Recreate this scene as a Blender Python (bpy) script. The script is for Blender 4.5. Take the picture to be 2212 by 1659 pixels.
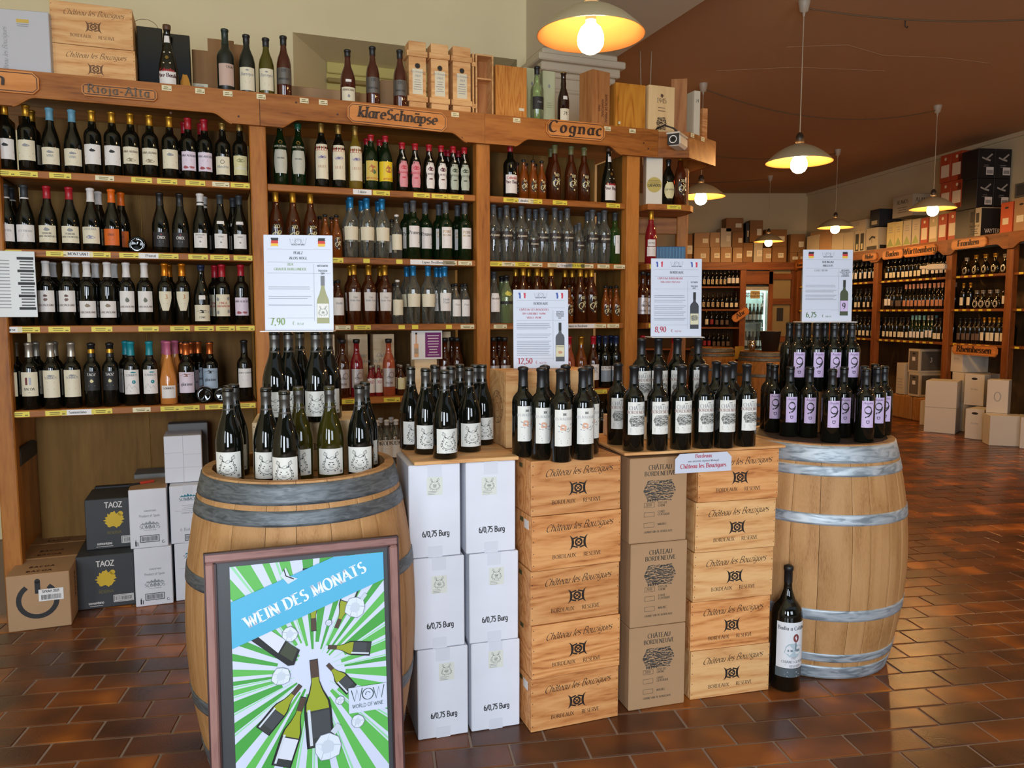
import bpy, math, random
from mathutils import Vector, Matrix
random.seed(7)
R = math.radians
for o in list(bpy.data.objects): bpy.data.objects.remove(o)
SC = bpy.context.scene
COL = SC.collection

# ------------------------------------------------------------ camera, sky, lights, exposure
FPX, PITCH, CAMH = 1680.0, R(5.24), 1.42
cd = bpy.data.cameras.new('camera'); cam = bpy.data.objects.new('camera', cd); COL.objects.link(cam)
cd.sensor_fit = 'HORIZONTAL'; cd.sensor_width = 36.0; cd.lens = FPX * 36.0 / 2212.0
cd.clip_start = .02; cd.clip_end = 100
cam.location = (0, 0, CAMH); cam.rotation_euler = (math.pi / 2 - PITCH, 0, 0)
SC.camera = cam
W = bpy.data.worlds.new('daylight'); SC.world = W; W.use_nodes = True
W.node_tree.nodes['Background'].inputs[0].default_value = (.72, .86, 1, 1)
W.node_tree.nodes['Background'].inputs[1].default_value = .36

def area(name, loc, target, sx, sy, power, color):
    l = bpy.data.lights.new(name, 'AREA'); l.shape = 'RECTANGLE'; l.size = sx; l.size_y = sy
    l.energy = power; l.color = color
    o = bpy.data.objects.new(name, l); COL.objects.link(o); o.location = loc
    o.rotation_euler = (Vector(target) - Vector(loc)).to_track_quat('-Z', 'Y').to_euler()
    return o
# daylight falling in through the open shop door and the shop window behind the photographer
area('door_daylight', (-.35, -2.6, 1.45), (.1, 3, .9), 1.1, 2.3, 122, (.82, .90, 1))
area('window_daylight', (2.5, -2.6, 1.7), (1.2, 4, .9), 1.7, 1.8, 76, (.78, .88, 1))
area('window_daylight', (-2.7, -2.4, 1.8), (-1, 4, 1.2), 1.3, 1.8, 62, (.78, .88, 1))
SC.view_settings.view_transform = 'Standard'; SC.view_settings.look = 'None'
SC.view_settings.exposure = 0.50; SC.view_settings.gamma = 1; SC.view_settings.use_curve_mapping = False
SC.cycles.use_denoising = True
SC.cycles.max_bounces = 8; SC.cycles.transparent_max_bounces = 24
SC.cycles.sample_clamp_indirect = 4

# ------------------------------------------------------------ measuring helpers (world metres)
cp, sp = math.cos(PITCH), math.sin(PITCH)
def ray(x, y):
    v = (829 - y) / FPX
    return ((x - 1106) / FPX, cp + sp * v, -sp + cp * v)
def proj(P):
    z = P[2] - CAMH; t = cp * P[1] - sp * z; u = sp * P[1] + cp * z
    return (1106 + FPX * P[0] / t, 829 - FPX * u / t)
def atz(x, y, z=0.0):
    r = ray(x, y); t = (z - CAMH) / r[2]
    return (r[0] * t, r[1] * t, z)
def atY(x, y, Y):
    r = ray(x, y); t = Y / r[1]
    return (r[0] * t, Y, CAMH + r[2] * t)
def topz(P, ypx):                      # height over P that shows at image row ypx
    r = ray(1106, ypx); return CAMH + r[2] * P[1] / r[1]
def bis(f, px, lo, hi):
    for _ in range(40):
        m = (lo + hi) / 2
        if (proj(f(m))[0] - px) * (proj(f(hi))[0] - px) > 0: hi = m
        else: lo = m
    return (lo + hi) / 2
AS = math.atan(.374); SYAW = AS; A0 = 4.38
ex, ey = math.cos(AS), math.sin(AS)
def S(s, dep, z): return (s * ex - dep * ey, A0 + s * ey + dep * ex, z)      # shelving front plane
def sS(px, z, dep=0): return bis(lambda s: S(s, dep, z), px, -3.5, 2)
RX, RY = 4.79, 13.2; RA = math.atan2(-.989, .148)
rx, ry = math.cos(RA), math.sin(RA)
def RWL(s, dep, z): return (RX + s * rx - dep * ry, RY + s * ry + dep * rx, z)  # shelving on the far right
def sR(px, z, dep=0): return bis(lambda s: RWL(s, dep, z), px, -1, 8)

# ------------------------------------------------------------ materials
def lin(c):
    if isinstance(c, str):
        c = [int(c[i:i + 2], 16) / 255 for i in (0, 2, 4)]
        c = [x / 12.92 if x <= .04045 else ((x + .055) / 1.055) ** 2.4 for x in c]
    return (c[0], c[1], c[2], 1)
MATS = {}
def newmat(name):
    m = bpy.data.materials.new(name); m.use_nodes = True; MATS[name] = m
    nt = m.node_tree; return m, nt, nt.nodes['Principled BSDF']
def mat(name, c='808080', rough=.6, metal=0, emit=0, spec=.5, bump=0, bscale=60, coat=0, var=0):
    if name in MATS: return MATS[name]
    m, nt, b = newmat(name)
    b.inputs['Base Color'].default_value = lin(c); b.inputs['Roughness'].default_value = rough
    b.inputs['Metallic'].default_value = metal; b.inputs['Specular IOR Level'].default_value = spec
    b.inputs['Coat Weight'].default_value = coat
    if emit:
        b.inputs['Emission Color'].default_value = lin(c); b.inputs['Emission Strength'].default_value = emit
    if bump or var:
        tc = nt.nodes.new('ShaderNodeTexCoord'); n = nt.nodes.new('ShaderNodeTexNoise')
        n.inputs['Scale'].default_value = bscale; n.inputs['Detail'].default_value = 3
        nt.links.new(tc.outputs['Object'], n.inputs['Vector'])
        if bump:
            bp = nt.nodes.new('ShaderNodeBump'); bp.inputs['Strength'].default_value = bump; bp.inputs['Distance'].default_value = .004
            nt.links.new(n.outputs['Fac'], bp.inputs['Height']); nt.links.new(bp.outputs['Normal'], b.inputs['Normal'])
        if var:
            n2 = nt.nodes.new('ShaderNodeTexNoise'); n2.inputs['Scale'].default_value = bscale * .12
            nt.links.new(tc.outputs['Object'], n2.inputs['Vector'])
            cr = nt.nodes.new('ShaderNodeValToRGB'); L = lin(c)
            cr.color_ramp.elements[0].position = .3; cr.color_ramp.elements[1].position = .7
            cr.color_ramp.elements[0].color = [x * (1 - var) for x in L[:3]] + [1]; cr.color_ramp.elements[1].color = [min(1, x * (1 + var * .5)) for x in L[:3]] + [1]
            nt.links.new(n2.outputs['Fac'], cr.inputs['Fac']); nt.links.new(cr.outputs['Color'], b.inputs['Base Color'])
    return m
def wood(name, cols, axis='X', scale=1.0, rough=.55, rings=.5, fine=1.0, knots=0, spec=.3, bump=.08):
    # grain runs along `axis`; every object gets its own cut through the log
    m, nt, b = newmat(name); N = nt.nodes.new; L = nt.links.new
    tc = N('ShaderNodeTexCoord'); oi = N('ShaderNodeObjectInfo')
    comb = N('ShaderNodeCombineXYZ'); mul = N('ShaderNodeMath'); mul.operation = 'MULTIPLY'; mul.inputs[1].default_value = 37
    L(oi.outputs['Random'], mul.inputs[0]); L(mul.outputs[0], comb.inputs[0]); L(mul.outputs[0], comb.inputs[1]); L(mul.outputs[0], comb.inputs[2])
    add = N('ShaderNodeVectorMath'); add.operation = 'ADD'; L(tc.outputs['Object'], add.inputs[0]); L(comb.outputs[0], add.inputs[1])
    mp = N('ShaderNodeMapping'); L(add.outputs[0], mp.inputs['Vector'])
    st = {'X': (.13, 1, 1), 'Y': (1, .13, 1), 'Z': (1, 1, .13)}[axis]
    mp.inputs['Scale'].default_value = [q * scale for q in st]
    n1 = N('ShaderNodeTexNoise'); n1.inputs['Scale'].default_value = 3.2; n1.inputs['Detail'].default_value = 2; n1.inputs['Distortion'].default_value = .4
    L(mp.outputs[0], n1.inputs['Vector'])
    m1 = N('ShaderNodeMath'); m1.operation = 'MULTIPLY'; m1.inputs[1].default_value = 16 * rings; L(n1.outputs['Fac'], m1.inputs[0])
    fr = N('ShaderNodeMath'); fr.operation = 'PINGPONG'; fr.inputs[1].default_value = .5; L(m1.outputs[0], fr.inputs[0])
    n2 = N('ShaderNodeTexNoise'); n2.inputs['Scale'].default_value = 90 * fine; n2.inputs['Detail'].default_value = 3
    L(mp.outputs[0], n2.inputs['Vector'])
    mx = N('ShaderNodeMath'); mx.operation = 'MULTIPLY_ADD'; mx.inputs[1].default_value = .75; L(n2.outputs['Fac'], mx.inputs[0])
    sc = N('ShaderNodeMath'); sc.operation = 'MULTIPLY'; sc.inputs[1].default_value = .9; L(fr.outputs[0], sc.inputs[0]); L(sc.outputs[0], mx.inputs[2])
    cr = N('ShaderNodeValToRGB'); e = cr.color_ramp.elements
    e[0].position = .15; e[0].color = lin(cols[0]); e[1].position = .8; e[1].color = lin(cols[-1])
    if len(cols) > 2:
        q = e.new(.42); q.color = lin(cols[1])
    L(mx.outputs[0], cr.inputs['Fac'])
    hs = N('ShaderNodeHueSaturation'); vr = N('ShaderNodeMath'); vr.operation = 'MULTIPLY_ADD'; vr.inputs[1].default_value = .22; vr.inputs[2].default_value = .89
    L(oi.outputs['Random'], vr.inputs[0]); L(vr.outputs[0], hs.inputs['Value']); L(cr.outputs['Color'], hs.inputs['Color'])
    last = hs.outputs['Color']
    if knots:
        v = N('ShaderNodeTexVoronoi'); v.inputs['Scale'].default_value = 2.2
        mk_ = N('ShaderNodeMapping'); mk_.inputs['Scale'].default_value = [q ** .5 for q in st]; L(add.outputs[0], mk_.inputs['Vector']); L(mk_.outputs[0], v.inputs['Vector'])
        r2 = N('ShaderNodeValToRGB'); r2.color_ramp.elements[0].position = .02; r2.color_ramp.elements[0].color = (.25, .12, .05, 1)
        r2.color_ramp.elements[1].position = .07; r2.color_ramp.elements[1].color = (1, 1, 1, 1); L(v.outputs['Distance'], r2.inputs['Fac'])
        mm = N('ShaderNodeMix'); mm.data_type = 'RGBA'; mm.blend_type = 'MULTIPLY'; mm.inputs['Factor'].default_value = 1
        L(last, mm.inputs[6]); L(r2.outputs['Color'], mm.inputs[7]); last = mm.outputs[2]
    L(last, b.inputs['Base Color'])
    b.inputs['Roughness'].default_value = rough; b.inputs['Specular IOR Level'].default_value = spec
    bp = N('ShaderNodeBump'); bp.inputs['Strength'].default_value = bump; bp.inputs['Distance'].default_value = .002
    L(mx.outputs[0], bp.inputs['Height']); L(bp.outputs['Normal'], b.inputs['Normal'])
    return m
def glass(name, c, body, bodyc, rough=.03):
    # thin hollow glass: lets light through tinted by `c`; `body` = share of coloured drink; clear sheen on top
    m, nt, b = newmat(name); N = nt.nodes.new; L = nt.links.new
    out = nt.nodes['Material Output']; nt.nodes.remove(b)
    tr = N('ShaderNodeBsdfTransparent'); tr.inputs[0].default_value = lin(c)
    df = N('ShaderNodeBsdfDiffuse'); df.inputs[0].default_value = lin(bodyc)
    gl = N('ShaderNodeBsdfGlossy'); gl.inputs['Roughness'].default_value = rough; gl.inputs[0].default_value = (1, 1, 1, 1)
    lw = N('ShaderNodeLayerWeight'); lw.inputs['Blend'].default_value = .35
    ma = N('ShaderNodeMath'); ma.operation = 'MULTIPLY_ADD'; ma.inputs[1].default_value = .55; ma.inputs[2].default_value = body; ma.use_clamp = True
    L(lw.outputs['Facing'], ma.inputs[0])
    mx = N('ShaderNodeMixShader'); L(ma.outputs[0], mx.inputs[0]); L(tr.outputs[0], mx.inputs[1]); L(df.outputs[0], mx.inputs[2])
    fr = N('ShaderNodeFresnel'); fr.inputs[0].default_value = 1.62
    m2 = N('ShaderNodeMixShader'); L(fr.outputs[0], m2.inputs[0]); L(mx.outputs[0], m2.inputs[1]); L(gl.outputs[0], m2.inputs[2])
    L(m2.outputs[0], out.inputs['Surface'])
    return m

PINE = ('a8662c', 'c98c48', 'dcaa68')
M_shelf = wood('shelf_wood', ('5e3312', '8e521c', 'a4662c'), 'X', 1.3, .5, .35, .8, knots=1)
M_shelfz = wood('post_wood', ('6e3c14', '9a5c20', 'b0702e'), 'Z', 1.3, .5, .3, .8, knots=1)
M_back = wood('back_panel_wood', ('523815', '6b4a1c', '7a5826'), 'Z', 1, .7, .15, .5)
M_crate = wood('crate_pine', ('84431e', 'c28048', 'd89c62'), 'X', 1.5, .6, .9, 1)
M_crate2 = wood('crate_pine_light', ('a96c3a', 'cf9860', 'ddae76'), 'X', 1.4, .6, .7, 1)
M_crateb = wood('crate_pine_pale', ('cfa878', 'e2c59a', 'ecd5b0'), 'X', 1.2, .6, .35, .7)
M_crated = wood('box_wood_brown', ('7c4a22', 'a2683a', 'b27a48'), 'Z', 1.6, .6, .5, .8)
M_stripe = wood('box_wood_striped', ('86481a', 'ba7430', 'c98840'), 'Z', 2.4, .5, 1.6, .7)
M_cask = wood('cask_oak', ('8a5c34', 'a97c4c', 'b98c5c'), 'Z', 2.2, .6, .22, 1.6, bump=.3)
M_cask2 = wood('cask_oak_dark', ('7a4e20', '93642e', 'a5743a'), 'Z', 2.2, .6, .45, 1.2)
M_dark = mat('dark_glass', (.004, .0045, .003), .045, spec=.6)
M_dgreen = mat('deep_green_glass', (.004, .014, .004), .05, spec=.6)
M_olive = mat('olive_glass', (.03, .026, .003), .05, spec=.6)
M_clear = glass('clear_glass', (.93, .94, .90), .02, (.40, .41, .36))
M_pale = glass('pale_green_glass', (.72, .86, .55), .16, (.45, .52, .28))
M_amber = glass('amber_spirit', (.85, .36, .06), .38, (.30, .075, .008))
M_cognac = glass('cognac_spirit', (.60, .17, .03), .50, (.075, .017, .004))
M_rose = glass('rose_spirit', (.8, .28, .18), .45, (.55, .12, .05))
M_red = glass('red_spirit', (.6, .05, .05), .55, (.30, .012, .02))
M_green = glass('green_glass', (.06, .18, .03), .72, (.02, .05, .008))
def col(c, rough=.6, **k):
    return mat('paint_%s_%d' % (c, int(rough * 100)), c, rough, **k)

# ------------------------------------------------------------ mesh builder
class MB:
    def __init__(s): s.v = []; s.f = []; s.m = []; s.sm = []; s.mats = []
    def mi(s, m):
        if m not in s.mats: s.mats.append(m)
        return s.mats.index(m)
    def add(s, vs, fs, m, smooth=False):
        b = len(s.v); s.v += vs; i = s.mi(m)
        for f in fs: s.f.append([b + q for q in f]); s.m.append(i); s.sm.append(smooth)
        return s
    def box(s, x0, y0, z0, x1, y1, z1, m, ch=0.0):
        if ch <= 0:
            vs = [(x, y, z) for z in (z0, z1) for y in (y0, y1) for x in (x0, x1)]
            return s.add(vs, [(0, 2, 3, 1), (4, 5, 7, 6), (0, 1, 5, 4), (2, 6, 7, 3), (0, 4, 6, 2), (1, 3, 7, 5)], m)
        ch = min(ch, abs(x1 - x0) * .45, abs(y1 - y0) * .45, abs(z1 - z0) * .45)
        vs = []; idx = {}
        for i, x in enumerate((x0, x1)):
            for j, y in enumerate((y0, y1)):
                for k, z in enumerate((z0, z1)):
                    dx, dy, dz = ch * (1 - 2 * i), ch * (1 - 2 * j), ch * (1 - 2 * k)
                    idx[i, j, k] = len(vs)
                    vs += [(x, y + dy, z + dz), (x + dx, y, z + dz), (x + dx, y + dy, z)]
        I = idx; fs = []
        for i in (0, 1): fs.append([I[i, 0, 0], I[i, 1, 0], I[i, 1, 1], I[i, 0, 1]][::1 if i else -1])
        for j in (0, 1): fs.append([I[0, j, 0] + 1, I[1, j, 0] + 1, I[1, j, 1] + 1, I[0, j, 1] + 1][::-1 if j else 1])
        for k in (0, 1): fs.append([I[0, 0, k] + 2, I[1, 0, k] + 2, I[1, 1, k] + 2, I[0, 1, k] + 2][::1 if k else -1])
        for j in (0, 1):
            for k in (0, 1): fs.append([I[0, j, k] + 1, I[1, j, k] + 1, I[1, j, k] + 2, I[0, j, k] + 2][::1 if j != k else -1])
        for i in (0, 1):
            for k in (0, 1): fs.append([I[i, 0, k], I[i, 1, k], I[i, 1, k] + 2, I[i, 0, k] + 2][::-1 if i != k else 1])
        for i in (0, 1):
            for j in (0, 1): fs.append([I[i, j, 0], I[i, j, 1], I[i, j, 1] + 1, I[i, j, 0] + 1][::1 if i != j else -1])
        for i in (0, 1):
            for j in (0, 1):
                for k in (0, 1):
                    a = I[i, j, k]; fs.append([a, a + 1, a + 2][::1 if (i + j + k) % 2 == 0 else -1])
        return s.add(vs, fs, m)
    def lathe(s, prof, seg, m, c=(0, 0, 0), sy=1.0, smooth=True, cap=True):
        vs = []; n = len(prof)
        for r, z in prof:
            for k in range(seg):
                a = 2 * math.pi * k / seg; vs.append((c[0] + r * math.cos(a), c[1] + r * sy * math.sin(a), c[2] + z))
        fs = [(i * seg + k, i * seg + (k + 1) % seg, (i + 1) * seg + (k + 1) % seg, (i + 1) * seg + k) for i in range(n - 1) for k in range(seg)]
        s.add(vs, fs, m, smooth)
        if cap:
            if prof[0][0] > 1e-5: s.add(vs[:seg], [list(range(seg))[::-1]], m)
            if prof[-1][0] > 1e-5: s.add(vs[-seg:], [list(range(seg))], m)
        return s
    def tube(s, pts, r, m, seg=8, closed=False):
        P = [Vector(p) for p in pts]; vs = []; n = len(P)
        for i, p in enumerate(P):
            d = (P[min(i + 1, n - 1)] - P[max(i - 1, 0)]).normalized()
            a = d.orthogonal().normalized() if i == 0 else (a - d * a.dot(d)).normalized()
            b = d.cross(a)
            for k in range(seg):
                t = 2 * math.pi * k / seg; vs.append(tuple(p + (a * math.cos(t) + b * math.sin(t)) * r))
        fs = [(i * seg + k, i * seg + (k + 1) % seg, (i + 1) * seg + (k + 1) % seg, (i + 1) * seg + k) for i in range(n - 1) for k in range(seg)]
        s.add(vs, fs, m, True); s.add(vs[:seg], [list(range(seg))[::-1]], m); s.add(vs[-seg:], [list(range(seg))], m)
        return s
    def extrude(s, outline, fn, t0, t1, m):      # outline (u,v) ccw, fn(u,v,t) -> xyz
        n = len(outline); vs = [fn(u, v, t0) for u, v in outline] + [fn(u, v, t1) for u, v in outline]
        s.add(vs, [list(range(n)), list(range(n, 2 * n))[::-1]] + [(i, (i + 1) % n + 0, (i + 1) % n + n, i + n)[::-1] for i in range(n)], m)
        return s
    def decal(s, polys, fn, m):
        for p in polys: s.add([fn(u, v) for u, v in p], [list(range(len(p)))], m)
        return s
    def mesh(s, name):
        me = bpy.data.meshes.new(name); me.from_pydata([tuple(v) for v in s.v], [], s.f)
        for m in s.mats: me.materials.append(m)
        me.polygons.foreach_set('material_index', s.m); me.polygons.foreach_set('use_smooth', s.sm)
        me.update(); return me
    def build(s, name, parent=None, loc=(0, 0, 0), rz=0): return link(name, s.mesh(name), parent, loc, rz)
def link(name, data, parent=None, loc=(0, 0, 0), rz=0):
    o = bpy.data.objects.new(name, data); COL.objects.link(o)
    if parent: o.parent = parent
    o.location = loc; o.rotation_euler = (0, 0, rz); return o
SEEN = {}
def tag(o, label, cat, group=None, kind=None):
    if label:
        o['label'] = label; SEEN.setdefault(label, []).append(o.name)
    if cat: o['category'] = cat
    if group: o['group'] = group
    if kind: o['kind'] = kind
    return o
def thing(name, label, cat, loc=(0, 0, 0), rz=0, group=None):
    return tag(link(name, None, None, loc, rz), label, cat, group)
def dup(root, loc, rz, label, group=None, sz=None):
    r = root.copy(); COL.objects.link(r); r.location = loc; r.rotation_euler = (r.rotation_euler[0], r.rotation_euler[1], rz)
    tag(r, label, None, group)
    for ch in list(root.children):
        c = ch.copy(); COL.objects.link(c); c.parent = r
        for g in ch.children:
            d = g.copy(); COL.objects.link(d); d.parent = c
    return r
ORD = ['zeroth', 'first', 'second', 'third', 'fourth', 'fifth', 'sixth', 'seventh', 'eighth', 'ninth', 'tenth', 'eleventh', 'twelfth', 'thirteenth',
       'fourteenth', 'fifteenth', 'sixteenth', 'seventeenth', 'eighteenth', 'nineteenth', 'twentieth', 'twenty-first', 'twenty-second', 'twenty-third',
       'twenty-fourth', 'twenty-fifth', 'twenty-sixth', 'twenty-seventh', 'twenty-eighth', 'twenty-ninth', 'thirtieth', 'thirty-first', 'thirty-second']
def struct(name, mb, parent=None, loc=(0, 0, 0), rz=0):
    o = mb.build(name, parent, loc, rz)
    if not parent: o['kind'] = 'structure'
    return o

# ------------------------------------------------------------ lettering: a pen-stroke alphabet
def AR(cx, cy, rx_, ry_, a0, a1, n=9):
    return [(cx + rx_ * math.cos(R(a0 + (a1 - a0) * i / n)), cy + ry_ * math.sin(R(a0 + (a1 - a0) * i / n))) for i in range(n + 1)]
GL = {
'A': (.74, [[(.02, 0), (.37, 1)], [(.37, 1), (.72, 0)], [(.15, .35), (.59, .35)]]),
'B': (.68, [[(.12, 0), (.12, 1)], [(.12, 1), (.34, 1)] + AR(.34, .765, .22, .235, 90, -90) + [(.12, .53)], [(.12, .53), (.34, .53)] + AR(.34, .265, .27, .265, 90, -90) + [(.12, 0)]]),
'C': (.72, [AR(.41, .5, .34, .5, 48, 312, 14)]),
'D': (.78, [[(.12, 0), (.12, 1)], [(.12, 1), (.3, 1)] + AR(.3, .5, .4, .5, 90, -90, 12) + [(.12, 0)]]),
'E': (.62, [[(.12, 0), (.12, 1)], [(.12, 1), (.55, 1)], [(.12, .52), (.44, .52)], [(.12, 0), (.57, 0)]]),
'F': (.58, [[(.12, 0), (.12, 1)], [(.12, 1), (.55, 1)], [(.12, .52), (.44, .52)]]),
'G': (.78, [AR(.41, .5, .34, .5, 48, 330, 14) + [(.70, .42)], [(.5, .42), (.74, .42)]]),
'H': (.78, [[(.12, 0), (.12, 1)], [(.66, 0), (.66, 1)], [(.12, .52), (.66, .52)]]),
'I': (.28, [[(.14, 0), (.14, 1)]]),
'J': (.42, [[(.3, 1), (.3, .2)] + AR(.15, .2, .15, .2, 0, -120, 6)]),
'K': (.72, [[(.12, 0), (.12, 1)], [(.14, .45), (.64, 1)], [(.28, .6), (.7, 0)]]),
'L': (.58, [[(.12, 0), (.12, 1)], [(.12, 0), (.54, 0)]]),
'M': (.92, [[(.1, 0), (.12, 1)], [(.12, 1), (.46, .1)], [(.46, .1), (.8, 1)], [(.8, 1), (.82, 0)]]),
'N': (.80, [[(.12, 0), (.12, 1)], [(.12, 1), (.68, 0)], [(.68, 0), (.68, 1)]]),
'O': (.82, [AR(.41, .5, .34, .5, 0, 360, 20)]),
'P': (.62, [[(.12, 0), (.12, 1)], [(.12, 1), (.32, 1)] + AR(.32, .74, .24, .26, 90, -90) + [(.12, .48)]]),
'Q': (.82, [AR(.41, .5, .34, .5, 0, 360, 20), [(.45, .2), (.75, -.1)]]),
'R': (.70, [[(.12, 0), (.12, 1)], [(.12, 1), (.32, 1)] + AR(.32, .75, .24, .25, 90, -90) + [(.12, .5)], [(.34, .5), (.68, 0)]]),
'S': (.58, [AR(.29, .755, .2, .235, 40, 270, 9) + AR(.29, .265, .23, .265, 90, -140, 10)]),
'T': (.68, [[(.34, 0), (.34, 1)], [(.04, 1), (.64, 1)]]),
'U': (.76, [[(.12, 1), (.12, .3)] + AR(.38, .3, .26, .3, 180, 360, 10) + [(.64, 1)]]),
'V': (.72, [[(.02, 1), (.36, 0)], [(.36, 0), (.70, 1)]]),
'W': (1.0, [[(.02, 1), (.28, 0)], [(.28, 0), (.5, .9)], [(.5, .9), (.72, 0)], [(.72, 0), (.98, 1)]]),
'X': (.7, [[(.04, 1), (.66, 0)], [(.66, 1), (.04, 0)]]),
'Y': (.68, [[(.02, 1), (.34, .48)], [(.66, 1), (.34, .48)], [(.34, .48), (.34, 0)]]),
'Z': (.66, [[(.06, 1), (.6, 1)], [(.6, 1), (.06, 0)], [(.06, 0), (.62, 0)]]),
'a': (.52, [AR(.25, .31, .19, .31, 60, 300, 10), [(.44, .64), (.44, 0)]]),
'b': (.54, [[(.1, 1), (.1, 0)], AR(.27, .31, .2, .31, 140, -140, 10)]),
'c': (.46, [AR(.26, .32, .2, .32, 50, 310, 10)]),
'd': (.56, [AR(.26, .32, .2, .32, 50, 310, 10), [(.45, 1), (.45, 0)]]),
'e': (.5, [[(.08, .34), (.44, .34)] + AR(.26, .33, .19, .31, 3, 310, 12)]),
'f': (.36, [[(.15, 0), (.15, .8)] + AR(.28, .8, .13, .2, 180, 60, 5), [(.02, .62), (.32, .62)]]),
'g': (.54, [AR(.25, .34, .19, .3, 60, 300, 10), [(.44, .64), (.44, -.1)] + AR(.25, -.1, .19, .19, 0, -150, 6)]),
'h': (.56, [[(.1, 1), (.1, 0)], AR(.28, .42, .18, .22, 170, 0, 6) + [(.46, 0)]]),
'i': (.24, [[(.12, .64), (.12, 0)], [(.12, .80), (.12, .9)]]),
'j': (.24, [[(.14, .64), (.14, -.12)] + AR(.02, -.12, .12, .16, 0, -100, 4), [(.14, .80), (.14, .9)]]),
'k': (.52, [[(.1, 1), (.1, 0)], [(.12, .28), (.44, .64)], [(.22, .38), (.5, 0)]]),
'l': (.24, [[(.12, 1), (.12, 0)]]),
'm': (.84, [[(.1, .64), (.1, 0)], AR(.26, .44, .16, .2, 170, 0, 6) + [(.42, 0)], AR(.58, .44, .16, .2, 170, 0, 6) + [(.74, 0)]]),
'n': (.56, [[(.1, .64), (.1, 0)], AR(.28, .42, .18, .22, 170, 0, 6) + [(.46, 0)]]),
'o': (.54, [AR(.27, .32, .2, .32, 0, 360, 14)]),
'p': (.54, [[(.1, .64), (.1, -.28)], AR(.27, .33, .2, .31, 140, -140, 10)]),
'q': (.54, [AR(.26, .32, .2, .32, 50, 310, 10), [(.44, .64), (.44, -.28)]]),
'r': (.38, [[(.1, .64), (.1, 0)], AR(.26, .42, .16, .22, 170, 50, 5)]),
's': (.42, [AR(.21, .485, .14, .155, 40, 270, 7) + AR(.21, .165, .16, .165, 90, -140, 7)]),
't': (.36, [[(.16, .86), (.16, .14)] + AR(.28, .14, .12, .14, 180, 300, 4), [(.03, .62), (.32, .62)]]),
'u': (.56, [[(.1, .64), (.1, .22)] + AR(.28, .22, .18, .22, 180, 350, 6), [(.46, .64), (.46, 0)]]),
'v': (.48, [[(.02, .64), (.24, 0)], [(.24, 0), (.46, .64)]]),
'w': (.72, [[(.02, .64), (.2, 0)], [(.2, 0), (.36, .6)], [(.36, .6), (.52, 0)], [(.52, 0), (.7, .64)]]),
'x': (.48, [[(.04, .64), (.44, 0)], [(.44, .64), (.04, 0)]]),
'y': (.48, [[(.02, .64), (.24, 0)], [(.46, .64), (.16, -.28)]]),
'z': (.46, [[(.04, .64), (.42, .64)], [(.42, .64), (.04, 0)], [(.04, 0), (.44, 0)]]),
'0': (.58, [AR(.29, .5, .22, .5, 0, 360, 16)]),
'1': (.42, [[(.24, 0), (.24, 1)], [(.24, 1), (.08, .84)]]),
'2': (.56, [AR(.28, .73, .2, .27, 160, -20, 8) + [(.08, 0)], [(.06, .02), (.5, .02)]]),
'3': (.54, [AR(.25, .75, .19, .25, 150, -90, 8), AR(.25, .26, .22, .26, 90, -150, 9)]),
'4': (.58, [[(.4, 0), (.4, 1)], [(.4, 1), (.05, .3)], [(.05, .3), (.54, .3)]]),
'5': (.54, [[(.46, 1), (.14, 1)], [(.14, 1), (.1, .58)], AR(.25, .32, .22, .32, 120, -150, 10)]),
'6': (.56, [AR(.28, .3, .2, .3, 0, 360, 14), AR(.42, .4, .34, .6, 180, 105, 6)]),
'7': (.52, [[(.05, 1), (.48, 1)], [(.48, 1), (.18, 0)]]),
'8': (.56, [AR(.28, .75, .18, .25, 0, 360, 12), AR(.28, .26, .22, .26, 0, 360, 14)]),
'9': (.56, [AR(.28, .7, .2, .3, 0, 360, 14), AR(.14, .6, .34, .6, 0, -75, 6)]),
' ': (.32, []), '-': (.36, [[(.05, .36), (.31, .36)]]), '.': (.22, [[(.11, 0), (.11, .09)]]), ',': (.24, [[(.13, .08), (.07, -.16)]]),
'/': (.4, [[(.02, -.05), (.38, 1.05)]]), '%': (.5, [[(.02, 0), (.48, 1)]]), '€': (.6, [AR(.36, .5, .24, .5, 50, 310, 10), [(.02, .6), (.42, .6)], [(.02, .42), (.4, .42)]]),
}
def comp(base, acc):
    w, st = GL[base]; return (w, st + acc)
GL['â'] = comp('a', [[(.12, .76), (.26, .92)], [(.26, .92), (.4, .76)]]); GL['ä'] = comp('a', [[(.14, .8), (.14, .92)], [(.36, .8), (.36, .92)]])
GL['ü'] = comp('u', [[(.16, .8), (.16, .92)], [(.4, .8), (.4, .92)]]); GL['ö'] = comp('o', [[(.16, .8), (.16, .92)], [(.38, .8), (.38, .92)]])
GL['Â'] = comp('A', [[(.24, 1.08), (.37, 1.2)], [(.37, 1.2), (.5, 1.08)]]); GL['Û'] = comp('U', [[(.24, 1.08), (.37, 1.2)], [(.37, 1.2), (.5, 1.08)]])
GL['É'] = comp('E', [[(.3, 1.08), (.44, 1.22)]]); GL['Ê'] = comp('E', [[(.2, 1.08), (.33, 1.2)], [(.33, 1.2), (.46, 1.08)]]); GL['è'] = comp('e', [[(.16, .9), (.3, .76)]])
GL['Ò'] = comp('O', [[(.3, 1.22), (.46, 1.08)]]); GL['Ñ'] = comp('N', [[(.25, 1.12), (.55, 1.16)]])
GL["à"] = comp("a", [[(.16, .92), (.3, .78)]])
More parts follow.
